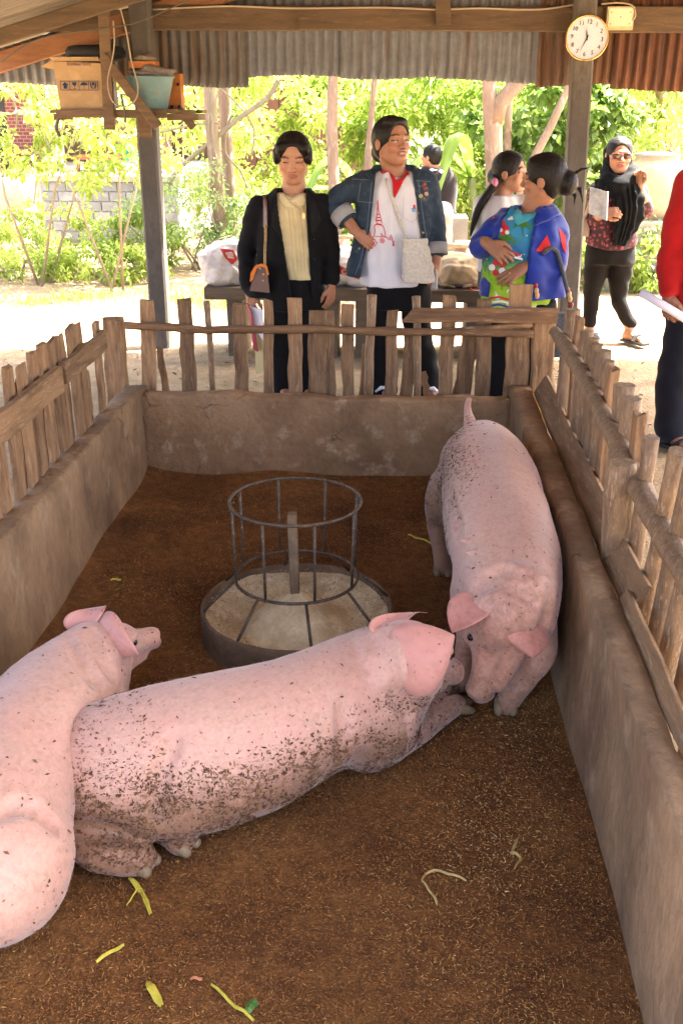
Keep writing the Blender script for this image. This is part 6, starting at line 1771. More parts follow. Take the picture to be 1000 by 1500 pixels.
# ---- person in red at the right edge
def person_red():
    Y = 5.08
    p = new_person('person in red long-sleeved top and dark jeans standing behind the log fence', (atY(1020, 400, Y).x, Y, 0))
    j = ground_j(J(Y, neck=(1060, 235), sl=(1008, 268), sr=(1110, 265), el=(984, 365), er=(1128, 365), wl=(978, 432, -.06), wr=(1120, 440), hl=(1005, 450), hr=(1070, 450), kl=(985, 560), kr=(1068, 560), al=(978, 642), ar=(1062, 642)))
    s = 1.1
    o = W(atY(1062, 170, Y)); B = frame((-.3, -.95, 0), (0, 0, 1))
    V, Q, C_, q = head_mesh(o, B, s, j['neck'], SK2)
    parts = [(V, Q, C_), core(j, SK2), limb_hand(j['el'], j['wl'], (.12, -.15, -1), (-.75, -.65, 0), -1, SK3, 1.12, .85, start=.6), limb_hand(j['er'], j['wr'], (0, 0, -1), (.8, -.5, 0), 1, SK3, 1.1, .5)]
    for a in ('al', 'ar'): parts.append(foot_mesh(j[a], j[a] + (.08, -.13, 0), SK3))
    join_body('body', parts, p)
    eyes_(q, o, p, s)
    Vh, Qh = hair_mesh(o, B, s); link('hair', arr_mesh('hair', Vh, Qh), HAIR, p)
    RD = cloth('red_sweater', (.36, .005, .006), .8, .2, 14)
    F = Field((j['el'][0] - .12, Y - .3, .6), (j['er'][0] + .12, Y + .28, j['neck'][2] + .06), .0085)
    loft(F, [lv(1060, 240, Y, .09, .07), lv(1060, 252, Y, .17, .1), lv(1060, 275, Y, .22, .14), lv(1055, 340, Y, .21, .15), lv(1048, 400, Y, .205, .155), lv(1044, 440, Y, .205, .155)], (1, 0, 0), 0, fold=.004, fold_f=9)
    for sd_ in 'lr': F.spine([j['s' + sd_], j['s' + sd_] * .5 + j['e' + sd_] * .5, j['e' + sd_], j['e' + sd_] * .15 + j['w' + sd_] * .85], [.075, .072, .066, .052], .02)
    F.wob(.010, 15, .6).wob(.005, 36, 1.9)
    garment('red_top', F, RD, p)
    c = Vector(j['el'] * .12 + j['wl'] * .88); d = Vector(j['wl'] - j['el']).normalized()
    MB().tube([c - d * .05, c - d * .02, c + d * .015], [.05, .047, .046], 18).build('cuff', RD, p)
    trousers(j, cloth('dark_jeans', (.006, .007, .015), .85, .4, 12, 260), p, [lv(1040, 430, Y, .19, .15), lv(1038, 465, Y, .2, .15)], .085, .078, hem=.085)
    for a in ('al', 'ar'):
        c = Vector(j[a]); d = Vector((.08, -.13, 0)).normalized(); r = Vector((d.y, -d.x, 0))
        MB().beam(c + Vector((0, 0, -.066)) - d * .06, c + Vector((0, 0, -.064)) + d * .2, .095, .022, tuple(r), 2).build('sandal_sole', BLACK, p)
        MB().tube([c + d * .08 + r * .05 + Vector((0, 0, -.05)), c + d * .11 + Vector((0, 0, -.01)), c + d * .08 - r * .05 + Vector((0, 0, -.05))], .012, 8).build('sandal_strap', BLACK, p)
    ro = MB().tube([atY(938, 428, Y - .11), atY(1022, 478, Y - .13)], .0215, 14)
    ro.build('paper_roll', plain('paper_lilac', (.66, .64, .72), .7), None, 'rolled white paper gripped in the hand of the red-sleeved arm', 'paper')
person_red()

# ---- man sitting far behind, seen from the back
def man_far():
    Y = 10.6
    p = new_person('person in black top with white strap, seen from behind among the plants', (atY(640, 300, Y).x, Y, 0))
    base = atY(640, 345, Y)
    j = J(Y, neck=(636, 246), sl=(623, 254), sr=(652, 253), el=(617, 280), er=(657, 280), wl=(622, 300), wr=(652, 300), hl=(632, 305), hr=(646, 305), kl=(626, 312, -.35), kr=(652, 312, -.35), al=(626, 352, -.35), ar=(652, 352, -.35))
    s = .98
    o = W(atY(631, 229, Y)); B = frame((-.85, .5, 0), (0, 0, 1))
    V, Q, C_, q = head_mesh(o, B, s, j['neck'], (.42, .22, .14), h=.006)
    parts = [(V, Q, C_), core(j, SK2), limb_hand(j['el'], j['wl'], (.3, -.9, -.2), (-.5, 0, 1), 1, SK2, 1, .5, h=.007), limb_hand(j['er'], j['wr'], (-.3, -.9, -.2), (.5, 0, 1), -1, SK2, 1, .5, h=.007)]
    join_body('body', parts, p)
    Vh, Qh = hair_mesh(o, B, s, None, (.11, -.06, .08, .09, .12), h=.006); link('hair', arr_mesh('hair', Vh, Qh), HAIR, p)
    F = Field((j['el'][0] - .12, Y - .3, base.z), (j['er'][0] + .12, Y + .25, j['neck'][2] + .05), .011)
    loft(F, [lv(638, 246, Y, .1, .08), lv(639, 254, Y, .2, .12), lv(640, 275, Y, .21, .14), lv(640, 300, Y, .19, .14), lv(640, 312, Y, .19, .15)], (1, 0, 0), 0)
    for sd_ in 'lr': F.spine([j['s' + sd_], j['e' + sd_]], [.07, .065], .02)
    o2, V2, Q2 = garment('black_top', F, cloth('black_vest', (.03, .022, .022), .8, .3, 14), p)
    b2 = Bvh(V2, Q2)
    patch('strap', [(625, 252), (630, 247), (640, 246), (640, 249), (632, 251), (640, 275), (646, 300), (646, 312), (640, 312), (637, 295)], b2, .01, WHITE, p)
    patch('emblem', [(642, 250), (646, 248), (650, 251), (646, 254)], b2, .01, WHITE, p)
    trousers({k: v for k, v in j.items()}, cloth('khaki_trousers', (.45, .42, .36), .85, .2), p, [lv(640, 298, Y, .17, .14), lv(640, 318, Y, .18, .15)], .08, .07, hem=j['al'][2] - .03, h=.012)
    MB().box((base.x - .25, Y - .2, -.02), (base.x + .3, Y + .25, atY(640, 317, Y).z)).build('stone_seat', surf('pale_stone', (.4, .36, .3), .3, 5), None, 'rough stone block under the person with the white strap', 'stone')
man_far()
# ================================================================== yard behind the shed
LEAF_Y = leafmat('yellow_green_leaf', (.45, .50, .11), (.24, .31, .05), .5)
LEAF_G = leafmat('mid_green_leaf', (.33, .42, .09), (.13, .20, .035), .5)
LEAF_D = leafmat('deep_green_leaf', (.18, .28, .07), (.07, .13, .035), .45)
LEAF_P = leafmat('pale_feathery_leaf', (.38, .46, .22), (.20, .29, .12), .5)
LEAF_B = leafmat('banana_leaf', (.30, .42, .09), (.15, .25, .05), .5)
BARK = surf('pinkish_bark', (.36, .25, .18), .35, 7, .9, 50, .6, .01, (1, 1, .4), c3=(.42, .33, .26))
BARKD = surf('brown_bark', (.20, .13, .085), .4, 8, .9, 50, .6, .012, (1, 1, .4))
TWIG = surf('pale_twig', (.36, .29, .2), .3, 9, .9, 50, .3, .004)
def leaf_arr(P, D, L, W_, tone, droop=.25):
    """rhombic folded leaves from base P along D"""
    n = len(P); D = D / np.linalg.norm(D, axis=1)[:, None]
    up = RNG.normal(size=(n, 3)) * .6 + np.array([0, -.2, 1.0]); S = np.cross(D, up); S /= np.linalg.norm(S, axis=1)[:, None]; N = np.cross(S, D)
    L = L[:, None]; W_ = W_[:, None]
    m = P + D * L * .45
    V = np.stack([P, m + S * W_ / 2 + N * W_ * .18, P + D * L - np.array([0, 0, 1]) * droop * L, m - S * W_ / 2 + N * W_ * .18], 1).reshape(-1, 3)
    return V, np.arange(n * 4).reshape(n, 4), np.repeat(tone, 4)
def crown_pts(c, r, n, clumps, rs, shell=.55):
    """leaf positions in uneven clumps inside an ellipsoid"""
    c, r = np.array(c, float), np.array(r, float)
    u = rs.normal(size=(clumps, 3)); u /= np.linalg.norm(u, axis=1)[:, None]
    cc_ = c + u * r * (rs.uniform(shell, 1, (clumps, 1)) ** .6)
    cr = rs.uniform(.14, .3, clumps) * r.mean()
    k = rs.integers(0, clumps, n)
    v = rs.normal(size=(n, 3)); v /= np.linalg.norm(v, axis=1)[:, None]
    P = cc_[k] + v * (cr[k] * rs.uniform(.2, 1, n))[:, None] * np.array([1.15, 1.15, .8])
    tone = np.clip(.5 + .35 * rs.normal(size=clumps)[k] + .15 * rs.normal(size=n), 0, 1)
    return P, v, tone, cc_
def bush(name, label, cat, c, r, n, clumps, L, W_, m, seed, group=None, trunk=None, bark=None, lean=None, stems=5, droop=.25, zmin=.02):
    """c: crown centre; trunk: list of (point, radius) for a real trunk, otherwise thin stems"""
    rs = np.random.default_rng(seed)
    c = np.array(c, float)
    base = Vector((c[0], c[1], 0)) if trunk is None else Vector((trunk[0][0][0], trunk[0][0][1], 0))
    t = empty(name, base, label, cat, group)
    P, v, tone, cc_ = crown_pts(c, r, n, clumps, rs)
    ok = P[:, 2] > zmin; P, v, tone = P[ok], v[ok], tone[ok]
    D = v + rs.normal(size=v.shape) * .5 + np.array([0, 0, -.15])
    V, Q, tn = leaf_arr(P, D, rs.uniform(.6, 1.15, len(P)) * L, rs.uniform(.7, 1.1, len(P)) * W_, tone, droop)
    o = link('crown' if trunk is not None else 'foliage', arr_mesh('foliage', V, Q, False, None, {'tone': tn}), m, t)
    if trunk is not None:
        mb = MB(); mb.tube([p for p, _ in trunk], [q for _, q in trunk], 10, rough=.06); mb.build('trunk', bark or BARK, t)
        top = Vector(trunk[-1][0])
        for k in range(min(stems, len(cc_))):
            e = Vector(cc_[k]); a = Vector(trunk[-2][0]).lerp(top, rs.uniform(.2, 1))
            md = a.lerp(e, .5) + Vector((0, 0, .12))
            MB().tube([a, md, e], [trunk[-1][1] * .6, trunk[-1][1] * .4, trunk[-1][1] * .15], 6).build('branch', bark or BARK, t)
    else:
        for k in range(stems):
            e = Vector(cc_[k % len(cc_)]); b_ = Vector((base.x + rs.uniform(-.1, .1) * r[0], base.y + rs.uniform(-.1, .1), -.03))
            md = b_.lerp(e, .5) + Vector((rs.uniform(-.1, .1), rs.uniform(-.1, .1), .1))
            MB().tube([b_, md, e], [.016, .011, .004], 6).build('stem', bark or TWIG, t)
    return t
def X(px, py, Y): return atY(px, py, Y)

# ---- trees with visible trunks
def trunk_px(pts, Y, wpx, toZ=None):
    P = []
    for (x, y), w in zip(pts, wpx):
        p = X(x, y, Y); P.append((p, w * .5 * px_at(Y) * .93))
    b = P[0]
    P.insert(0, (Vector((b[0].x, Y, -.06)), b[1] * 1.12))
    if toZ:
        a, q = P[-1]; d = (P[-1][0] - P[-2][0]); d = d / max(d.z, .05)
        P.append((a + d * (toZ - a.z), q * .75))
    return P
bush('tree', 'slender tree trunk wound with pale vines behind the shelf post', 'tree', (X(300, 60, 11.3).x, 11.3, 3.4), (1.3, 1.1, 1.0), 2600, 40, .11, .05, LEAF_G, 1, None, trunk_px([(323, 340), (316, 250), (310, 180), (306, 118)], 11.3, (20, 20, 19, 18), 3.0))
bush('tree', 'straight pinkish tree trunk next to the vine-wound trunk', 'tree', (X(350, 60, 11.6).x, 11.7, 3.6), (1.2, 1.1, 1.0), 2400, 36, .11, .05, LEAF_G, 2, None, trunk_px([(341, 345), (336, 260), (330, 180), (328, 118)], 11.6, (17, 17, 18, 19), 3.2))
bush('tree', 'pale smooth tree trunk between the black and denim jackets', 'tree', (X(500, 60, 10.8).x, 10.9, 3.5), (1.3, 1.1, 1.0), 2600, 40, .11, .05, LEAF_G, 3, None, trunk_px([(492, 380), (489, 280), (486, 190), (488, 112)], 10.8, (19, 18, 17, 15), 3.1))
bush('tree', 'thin yellowish leaning tree trunk behind the denim jacket', 'tree', (X(560, 50, 11.0).x, 11.2, 3.4), (1.0, 1.0, .9), 2000, 34, .11, .05, LEAF_G, 4, None, trunk_px([(530, 400), (539, 235), (544, 170), (549, 110)], 11.0, (12, 12, 9, 8), 2.9))
ft = trunk_px([(725, 400), (724, 260), (722, 190), (718, 150), (714, 110)], 10.4, (29, 28, 27, 24, 18), 3.0)
tt = bush('tree', 'stout forked tree trunk above the blue jacket', 'tree', (X(720, 50, 10.4).x, 10.6, 3.4), (1.4, 1.1, 1.0), 2800, 40, .12, .06, LEAF_G, 5, None, ft)
MB().tube([X(722, 180, 10.4), X(732, 150, 10.38), X(748, 132, 10.35), X(768, 112, 10.3), X(800, 60, 10.2)], [.085, .08, .075, .07, .06], 10, rough=.05).build('fork_limb', BARK, tt)
bush('tree', 'thin pale trunk close behind the forked tree', 'tree', (X(750, 50, 11.2).x, 11.3, 3.3), (1.0, 1.0, .9), 1800, 30, .11, .05, LEAF_G, 6, None, trunk_px([(743, 390), (742, 240), (744, 170), (745, 112)], 11.2, (12, 12, 11, 10), 3.0))
bush('tree', 'slanting pink sapling trunk beside the clock post', 'tree', (X(850, 40, 9.9).x, 10.0, 3.4), (1.0, .9, .9), 1800, 30, .11, .05, LEAF_G, 7, None, trunk_px([(745, 330), (780, 235), (806, 185), (835, 122)], 9.9, (13, 13, 12, 11), 2.9))
bush('tree', 'tree with reddish trunk beyond the clay jar', 'tree', (X(960, 140, 13.5).x, 13.5, 2.6), (1.7, 1.2, .75), 2600, 36, .13, .055, LEAF_G, 8, None, trunk_px([(985, 300), (984, 230), (972, 170), (962, 120)], 13.5, (14, 14, 13, 12), 2.6))

# ---- shrubs and leafy masses filling the view
SHR = [
 # label, px, py, Y, rx, ry, rz, n, clumps, L, W, mat
 ('yellow-leaved shrub sprawling below the plank shelf', 150, 205, 9.6, .85, .5, .42, 1500, 44, .085, .05, LEAF_Y),
 ('yellow-leaved shrub spreading in front of the brick house', 45, 190, 9.9, .75, .5, .5, 1300, 40, .085, .045, LEAF_Y),
 ('pale feathery shrub at the foot of the vine-wound trunk', 285, 310, 11.0, .75, .5, .5, 2200, 46, .07, .028, LEAF_P),
 ('yellow-green bush beyond the black jacket', 395, 200, 12.6, 1.15, .7, .85, 3600, 60, .10, .055, LEAF_Y),
 ('green bush behind the two pinkish trunks', 270, 200, 14.5, 1.1, .8, 1.0, 2600, 50, .11, .055, LEAF_G),
 ('dense green bush between the pale trunks', 545, 190, 13.4, 1.2, .7, .9, 3600, 60, .12, .055, LEAF_G),
 ('glossy green bush behind the seated person', 640, 190, 12.8, 1.0, .7, .95, 3200, 54, .13, .055, LEAF_G),
 ('bright low bush under the seated person', 660, 300, 11.6, .75, .5, .45, 1900, 40, .09, .05, LEAF_Y),
 ('vine-covered bush with dark heart shaped leaves by the clock post', 800, 205, 11.8, .95, .6, .85, 2600, 50, .12, .10, LEAF_D),
 ('light green bush behind the forked tree', 735, 190, 13.2, 1.0, .7, .95, 3000, 54, .12, .06, LEAF_G),
 ('heart-leaved bush behind the headscarf', 868, 190, 11.8, .5, .4, .5, 900, 36, .12, .095, LEAF_D),
 ('tall leafy bush between clock post and clay jar', 905, 150, 13.0, 1.25, .8, .7, 3400, 56, .11, .055, LEAF_G),
 ('yellow-green bush overhanging the clay jar', 1010, 215, 10.4, .35, .4, .6, 900, 40, .10, .04, LEAF_Y),
 ('low leafy hedge plant behind the floral blouse', 930, 370, 10.2, .62, .4, .38, 2200, 50, .075, .045, LEAF_P),
 ('low leafy hedge plant under the clay jar', 985, 385, 9.9, .5, .4, .34, 1800, 44, .075, .045, LEAF_G),
 ('low leafy plant between clock post and dark trousers', 835, 400, 10.2, .45, .4, .35, 1500, 36, .075, .045, LEAF_G),
 ('overgrown yellow plant against the block terrace', 60, 345, 10.9, .75, .45, .38, 2200, 50, .07, .04, LEAF_Y),
 ('low bright plant in front of the block terrace', 150, 385, 10.2, .7, .35, .2, 1800, 44, .07, .035, LEAF_Y),
 ('leafy green plant beside the shelf post foot', 205, 355, 10.7, .45, .35, .34, 1400, 34, .075, .045, LEAF_G),
 ('low yellow plant at the edge of the sunny path', 25, 395, 10.2, .6, .3, .18, 1300, 36, .07, .035, LEAF_Y),
 ('pale undergrowth behind the white sack', 385, 340, 11.4, .8, .5, .42, 2200, 44, .075, .04, LEAF_P),
 ('green undergrowth behind the stump', 590, 345, 11.2, .8, .5, .42, 2200, 44, .08, .045, LEAF_G),
]
for i, (lab, px, py, Y, rx, ry, rz, n, cl, L, W_, m) in enumerate(SHR):
    bush('shrub', lab, 'shrub', X(px, py, Y), (rx, ry, rz), n, cl, L, W_, m, 100 + i, 'shrubs in the yard', stems=3 if Y < 10 else 6)
# far dense trees closing the view
for i, px in enumerate((-20, 90, 210, 330, 450, 560, 680, 800, 920, 1030)):
    Y = 19 + 2.2 * (i % 3); p = X(px, 150, Y)
    bush('tree', 'big leafy tree in the far row, ' + ('behind the brick house', 'behind the terrace table', 'behind the hanging cloth', 'behind the twin trunks', 'behind the wooden hut', 'behind the young banana plant', 'behind the seated person', 'behind the forked tree', 'behind the clay jar', 'beyond the red sleeve')[i], 'tree', (p.x, Y, 2.3 + .3 * (i % 2)), (1.35, 1.0, 2.0), 1900, 44, .2, .10, LEAF_G if i % 2 else LEAF_D, 300 + i, 'far row of trees behind the yard', [(Vector((p.x, Y, -.05)), .16), (Vector((p.x + .1, Y, 1.0)), .13), (Vector((p.x, Y, 2.4)), .09)], BARKD)

# ---- bananas
def banana(label, px, py, Y, leaves, seed):
    rs = random.Random(seed); b = X(px, py, Y); base = Vector((b.x, Y, -.03))
    t = empty('banana_plant', base, label, 'banana plant', 'banana plants in the yard')
    top = Vector((b.x, Y, b.z))
    MB().tube([base, base.lerp(top, .5) + Vector((.02, 0, 0)), top], [.09, .075, .045], 10).build('stem', surf('banana_stem%d' % seed, (.25, .28, .1), .3, 6), t)
    for ang, lenm, rise, wid in leaves:
        n = 12; V = []; tn = []
        d = Vector((math.cos(rad(ang)), .35 * math.sin(rad(ang * 2)) - .25, 0)).normalized(); s = d.cross(Vector((0, 0, 1)))
        for i in range(n + 1):
            u = i / n
            c = top + d * lenm * u + Vector((0, 0, rise * lenm * (u * 1.6 - 1.75 * u * u)))
            w = wid * max(.04, math.sin(math.pi * min(1, .08 + .95 * u)) ** .6) * .5
            for k in (-1, -.5, 0, .5, 1):
                V.append(c + s * w * k + Vector((0, 0, -.35 * w * abs(k) + rs.uniform(-.01, .01) * abs(k)))); tn.append(.5 + .4 * (abs(k) < .2) + rs.uniform(-.2, .2))
        i_ = np.arange((n + 1) * 5).reshape(n + 1, 5)
        Q = np.stack([i_[:-1, :-1], i_[1:, :-1], i_[1:, 1:], i_[:-1, 1:]], -1).reshape(-1, 4)
        link('leaf', arr_mesh('leaf', V, Q, True, None, {'tone': tn}), LEAF_B, t)
banana('banana plant with arching leaves beside the pale smooth trunk', 525, 290, 11.6, [(20, 1.1, .8, .2), (160, 1.0, .7, .19), (70, .9, 1.5, .18), (120, .9, 1.4, .17), (-20, .9, .35, .18), (200, .9, .4, .18)], 1)
banana('banana plant with drooping leaves between denim and blue jackets', 690, 260, 11.2, [(170, 1.1, .45, .2), (190, .9, .1, .18), (20, .9, .6, .18), (100, .9, 1.4, .17), (140, 1.0, .9, .18)], 2)
banana('young banana plant low behind the black jacket', 505, 380, 11.0, [(30, .7, .7, .16), (150, .7, .7, .16), (80, .6, 1.2, .14)], 3)

# ---- vines on the trunks
def pxs(pts, Y): return [X(x, y, Y) for x, y in pts]
for k, (pts, Y) in enumerate((([(304, 118), (308, 160), (312, 200), (308, 250), (306, 300), (318, 340)], 11.15), ([(312, 116), (310, 150), (306, 190), (316, 225), (325, 260), (322, 300)], 11.15), ([(322, 125), (314, 160), (312, 200), (320, 240), (330, 260)], 11.1), ([(340, 168), (332, 190), (330, 220), (338, 235), (352, 250), (362, 275)], 11.4), ([(235, 285), (265, 245), (300, 215), (330, 190), (352, 172), (390, 145), (408, 118)], 11.3), ([(230, 195), (260, 188), (290, 182), (320, 180)], 11.2), ([(320, 128), (350, 155), (372, 190), (368, 230)], 11.5))):
    wire('vine', pxs(pts, Y), .012 if k != 4 else .03, TWIG, ('pale vine hanging straight down the vine-wound trunk', 'pale vine crossing over the vine-wound trunk', 'pale vine slipping between the two twin trunks', 'pale vine looping off the straight pinkish trunk', 'thick pale climbing stem slanting across both twin trunks', 'short pale vine stretched level below the shelf end', 'thin pale vine sagging from the eave beside the twin trunks')[k], 'vine', 'vines on the twin trunks')
for k, pts in enumerate(([(0, 125), (30, 150), (70, 170), (110, 185)], [(5, 260), (12, 220), (25, 180), (20, 140)], [(40, 120), (60, 150), (100, 180), (150, 225), (200, 240)], [(55, 110), (80, 140), (95, 180), (60, 230), (50, 300)], [(0, 165), (40, 170), (90, 190), (130, 215)])):
    wire('twig', pxs(pts, 9.7), .009, TWIG, ('bare twig arching in front of the brick wall', 'bare twig rising beside the plaster pier', 'long bare twig running under the shelf to the post', 'bare twig dropping past the cardboard carton to the terrace', 'bare twig crossing the dark house post')[k], 'twig', 'bare twigs among the yellow leaves')

# ---- grass and litter
def grass():
    n = 2600; x = RNG.uniform(-4.6, -1.4, n); y = RNG.normal(9.0, .22, n) + .25 * np.sin(x * 2); cl = .5 + .5 * np.sin(x * 7) * np.sin(y * 9 + x)
    k = RNG.uniform(0, 1, n) < cl; P = np.stack([x, y, np.full(n, -.02)], 1)[k]; n = len(P)
    D = RNG.normal(size=(n, 3)) * np.array([.5, .5, .15]) + np.array([0, 0, 1])
    V, Q, tn = leaf_arr(P, D, RNG.uniform(.05, .14, n), RNG.uniform(.006, .014, n), RNG.uniform(.2, 1, n), .2)
    tag(link('grass', arr_mesh('grass', V, Q, False, None, {'tone': tn}), LEAF_Y), 'thin dry grass along the sunny edge of the yard', 'grass', None, 'stuff')
grass()
def litter():
    n = 1500; x = RNG.uniform(-4.5, 3.6, n); y = RNG.uniform(4.7, 8.6, n)
    P = np.stack([x, y, np.full(n, -.012)], 1)
    cols = np.array([[.36, .26, .14], [.24, .16, .09], [.45, .34, .2], [.15, .1, .06]])[RNG.integers(0, 4, n)]
    tag(flakes('leaf_litter', P, np.tile([0, 0, 1.0], (n, 1)), RNG.uniform(.015, .07, n), RNG.uniform(.006, .022, n), cols, FLK, .004), 'dry leaves and straw bits scattered on the bare earth', 'litter', None, 'stuff')
litter()

# ---- house on a block terrace
BLOCK = surf('grey_block', (.30, .31, .32), .3, 6, .9, 60, .5, .006, rnd=.18)
MORT = surf('mortar', (.46, .45, .43), .2, 9, .95, 60, .3, .004)
YT = 13.3
tx0, tx1 = X(62, 300, YT).x, X(262, 300, YT).x; tz = X(150, 266, YT).z
te = empty('block_terrace', (tx0, YT, 0), 'terrace of grey concrete blocks in front of the brick house', 'terrace')
MB().box((tx0 - 1.8, YT + .03, -.1), (tx1, YT + 5, tz)).build('core', MORT, te)
MB().box((tx0 - 1.8, YT - .04, tz + .002), (tx1 + .05, YT + 5, tz + .07)).build('floor_slab', surf('terrace_slab', (.42, .37, .31), .25, 5), te)
bw, bh_ = .225, tz / 6.0
me_b = None
for r in range(6):
    off = (r % 2) * bw * .5
    x = tx0 - off
    while x < tx1 - .02:
        x0, x1 = max(x, tx0), min(x + bw, tx1)
        if x1 - x0 > .05:
            if x1 - x0 > bw - .01:
                if me_b is None:
                    mb = MB(); mb.box((.006, -.012, .006), (bw - .006, .06, bh_ - .006)); bmesh.ops.bevel(mb.bm, geom=mb.bm.edges[:], offset=.004, segments=1, affect='EDGES'); me_b = mb.mesh('block'); me_b.materials.append(BLOCK)
                o = link('block', me_b, None, te); o.location = Vector((x0, YT + .02 + random.uniform(-.004, .004), r * bh_))
            else:
                MB().box((x0 + .006, YT + .01, r * bh_ + .006), (x1 - .006, YT + .08, (r + 1) * bh_ - .006)).build('block', BLOCK, te)
        x += bw
hz = tz + .07
ho_ = empty('brick_house', (X(30, 250, 15.5).x, 15.5, hz), 'red brick house standing on the block terrace', 'house')
BRK, nt_b, bb_ = newmat('red_brick')
bt = nd(nt_b, 'ShaderNodeTexBrick'); bt.inputs['Scale'].default_value = 5.0; bt.inputs['Color1'].default_value = (.26, .075, .05, 1); bt.inputs['Color2'].default_value = (.20, .055, .035, 1); bt.inputs['Mortar'].default_value = (.36, .22, .17, 1); bt.inputs['Mortar Size'].default_value = .03
nt_b.links.new(coords(nt_b, (1, 1, 1), (rad(90), 0, 0)), bt.inputs['Vector']); nt_b.links.new(bt.outputs['Color'], bb_.inputs['Base Color']); bb_.inputs['Roughness'].default_value = .9
MB().box((X(-160, 250, 15.5).x, 15.5, hz), (X(66, 250, 15.5).x, 15.7, hz + 2.3)).build('wall', BRK, ho_)
MB().box((X(66, 250, 16.8).x, 16.8, hz), (X(250, 250, 16.8).x, 17.0, hz + 2.3)).build('wall', surf('shaded_plaster', (.22, .13, .09), .3, 3), ho_)
MB().box((X(-160, 100, 15.0).x, 14.3, hz + 2.1), (X(240, 100, 15.0).x, 17.2, hz + 2.2)).build('roof', RUST, ho_)
MB().box((X(3, 250, 14.6).x, 14.6, hz), (X(14, 250, 14.6).x, 14.72, hz + 2.1)).build('post', surf('dark_post', (.05, .04, .035), .3, 6), ho_)
MB().box((X(78, 250, 14.5).x, 14.5, hz), (X(93, 250, 14.5).x, 14.64, hz + 2.1)).build('post', surf('pale_post', (.5, .46, .4), .2, 6), ho_)
MB().box((X(208, 250, 14.5).x, 14.5, hz), (X(218, 250, 14.5).x, 14.6, hz + 2.1)).build('post', MATS['pale_post'], ho_)
tb = empty('wooden_table', (X(140, 250, 14.3).x, 14.3, hz), 'red-brown wooden table on the terrace', 'table')
RWD = plain('red_varnish', (.24, .07, .025), .4)
xa0, xa1 = X(116, 240, 14.3).x, X(165, 240, 14.3).x
zt_ = X(130, 233, 14.3).z
MB().box((xa0 - .04, 14.1, zt_), (xa1 + .04, 14.6, zt_ + .05)).build('table_top', RWD, tb)
for x_ in (xa0, xa1 - .05):
    for y_ in (14.14, 14.5): MB().tube([(x_ + .025, y_, hz), (x_ + .04, y_, hz + (zt_ - hz) * .5), (x_ + .025, y_, zt_ + .01)], [.03, .022, .035], 8).build('leg', RWD, tb)
cl = empty('hanging_cloth', X(192, 215, 14.0), 'blue yellow and green cloth hanging beside the terrace', 'cloth')
for k, (x0, x1, y0, y1, c) in enumerate(((178, 192, 200, 222, (.05, .2, .6)), (186, 200, 198, 220, (.75, .42, .03)), (180, 204, 218, 238, (.02, .32, .25)), (194, 206, 188, 200, (.25, .6, .45)))):
    P = [X(x0, y0, 14.0 + k * .02), X(x1, y0 + 2, 14.0 + k * .02), X(x1 + 1, y1, 13.97 + k * .02), X(x0 + 1, y1 - 2, 13.97 + k * .02)]
    MB().prism(P, (0, .012, 0)).build('panel', plain('cloth_%d' % k, c, .8), cl)
# old plastered pier at the terrace end
pr0 = X(0, 300, 12.2)
F = Field((X(-40, 300, 12.2).x, 11.9, -.08), (X(52, 300, 12.2).x, 12.7, X(10, 252, 12.2).z + .05), .03)
loft(F, [lv(5, 380, 12.3, .42, .28), lv(5, 320, 12.3, .4, .26), lv(4, 262, 12.3, .36, .24)], (1, 0, 0), 0, ex=4); F.wob(.02, 6, 1)
V, Q = F.nets(); V = relax(V, Q, 1)
tag(link('plaster_pier', arr_mesh('plaster_pier', V, Q), surf('old_plaster', (.5, .44, .36), .3, 3, .9, 40, .5, .01, c3=(.36, .3, .22))), 'crumbling pale plastered pier beside the block terrace', 'pier')
# far wooden hut glimpsed between the trunks
hut = empty('wooden_hut', (X(450, 200, 17.5).x, 17.5, 0), 'dark reddish wooden hut glimpsed behind the trunks', 'hut')
hx0, hx1 = X(225, 250, 17.5).x, X(530, 250, 17.5).x
HW = surf('hut_boards', (.17, .085, .065), .35, 6, .85, 40, .4, .006, (8, 1, .5), rnd=.2)
x_ = hx0
while x_ < hx1:
    MB().box((x_ + .006, 17.5 + random.uniform(0, .012), 0), (x_ + .19, 17.56, 2.2)).build('board', HW, hut); x_ += .196
MB().box((hx0, 17.56, 0), (hx1, 20, 2.2)).build('wall', HW, hut)
MB().hexa([(hx0 - .3, 17.0, 2.15), (hx1 + .3, 17.0, 2.15), (hx1 + .3, 20.3, 2.9), (hx0 - .3, 20.3, 2.9)], [(hx0 - .3, 17.0, 2.19), (hx1 + .3, 17.0, 2.19), (hx1 + .3, 20.3, 2.94), (hx0 - .3, 20.3, 2.94)]).build('roof', TIN, hut)

# ---- clay jar on a plinth
YJ2 = 10.3
jc = X(952, 320, YJ2); jr = 44 * px_at(YJ2) * .93; jh = X(952, 228, YJ2).z - jc.z
jar = empty('clay_jar', (jc.x, YJ2, jc.z), 'large cream clay water jar behind the headscarf', 'jar')
MB().lathe((jc.x, YJ2, jc.z), [(0, 0), (jr * .62, 0), (jr * .8, jh * .2), (jr * .96, jh * .5), (jr, jh * .7), (jr * .9, jh * .88), (jr * .7, jh * .96), (jr * .74, jh), (jr * .66, jh), (jr * .62, jh * .93)], 36).build('vessel', surf('cream_glaze', (.55, .44, .27), .25, 4, .5, 50, .15, .004, c3=(.6, .5, .34)), jar)
MB().lathe((jc.x, YJ2, jc.z), [(jr * .72, jh * 1.0), (jr * .78, jh * 1.02), (jr * .3, jh * 1.06), (0, jh * 1.06)], 30).build('lid', surf('cement_lid', (.5, .47, .42), .2, 6), jar)
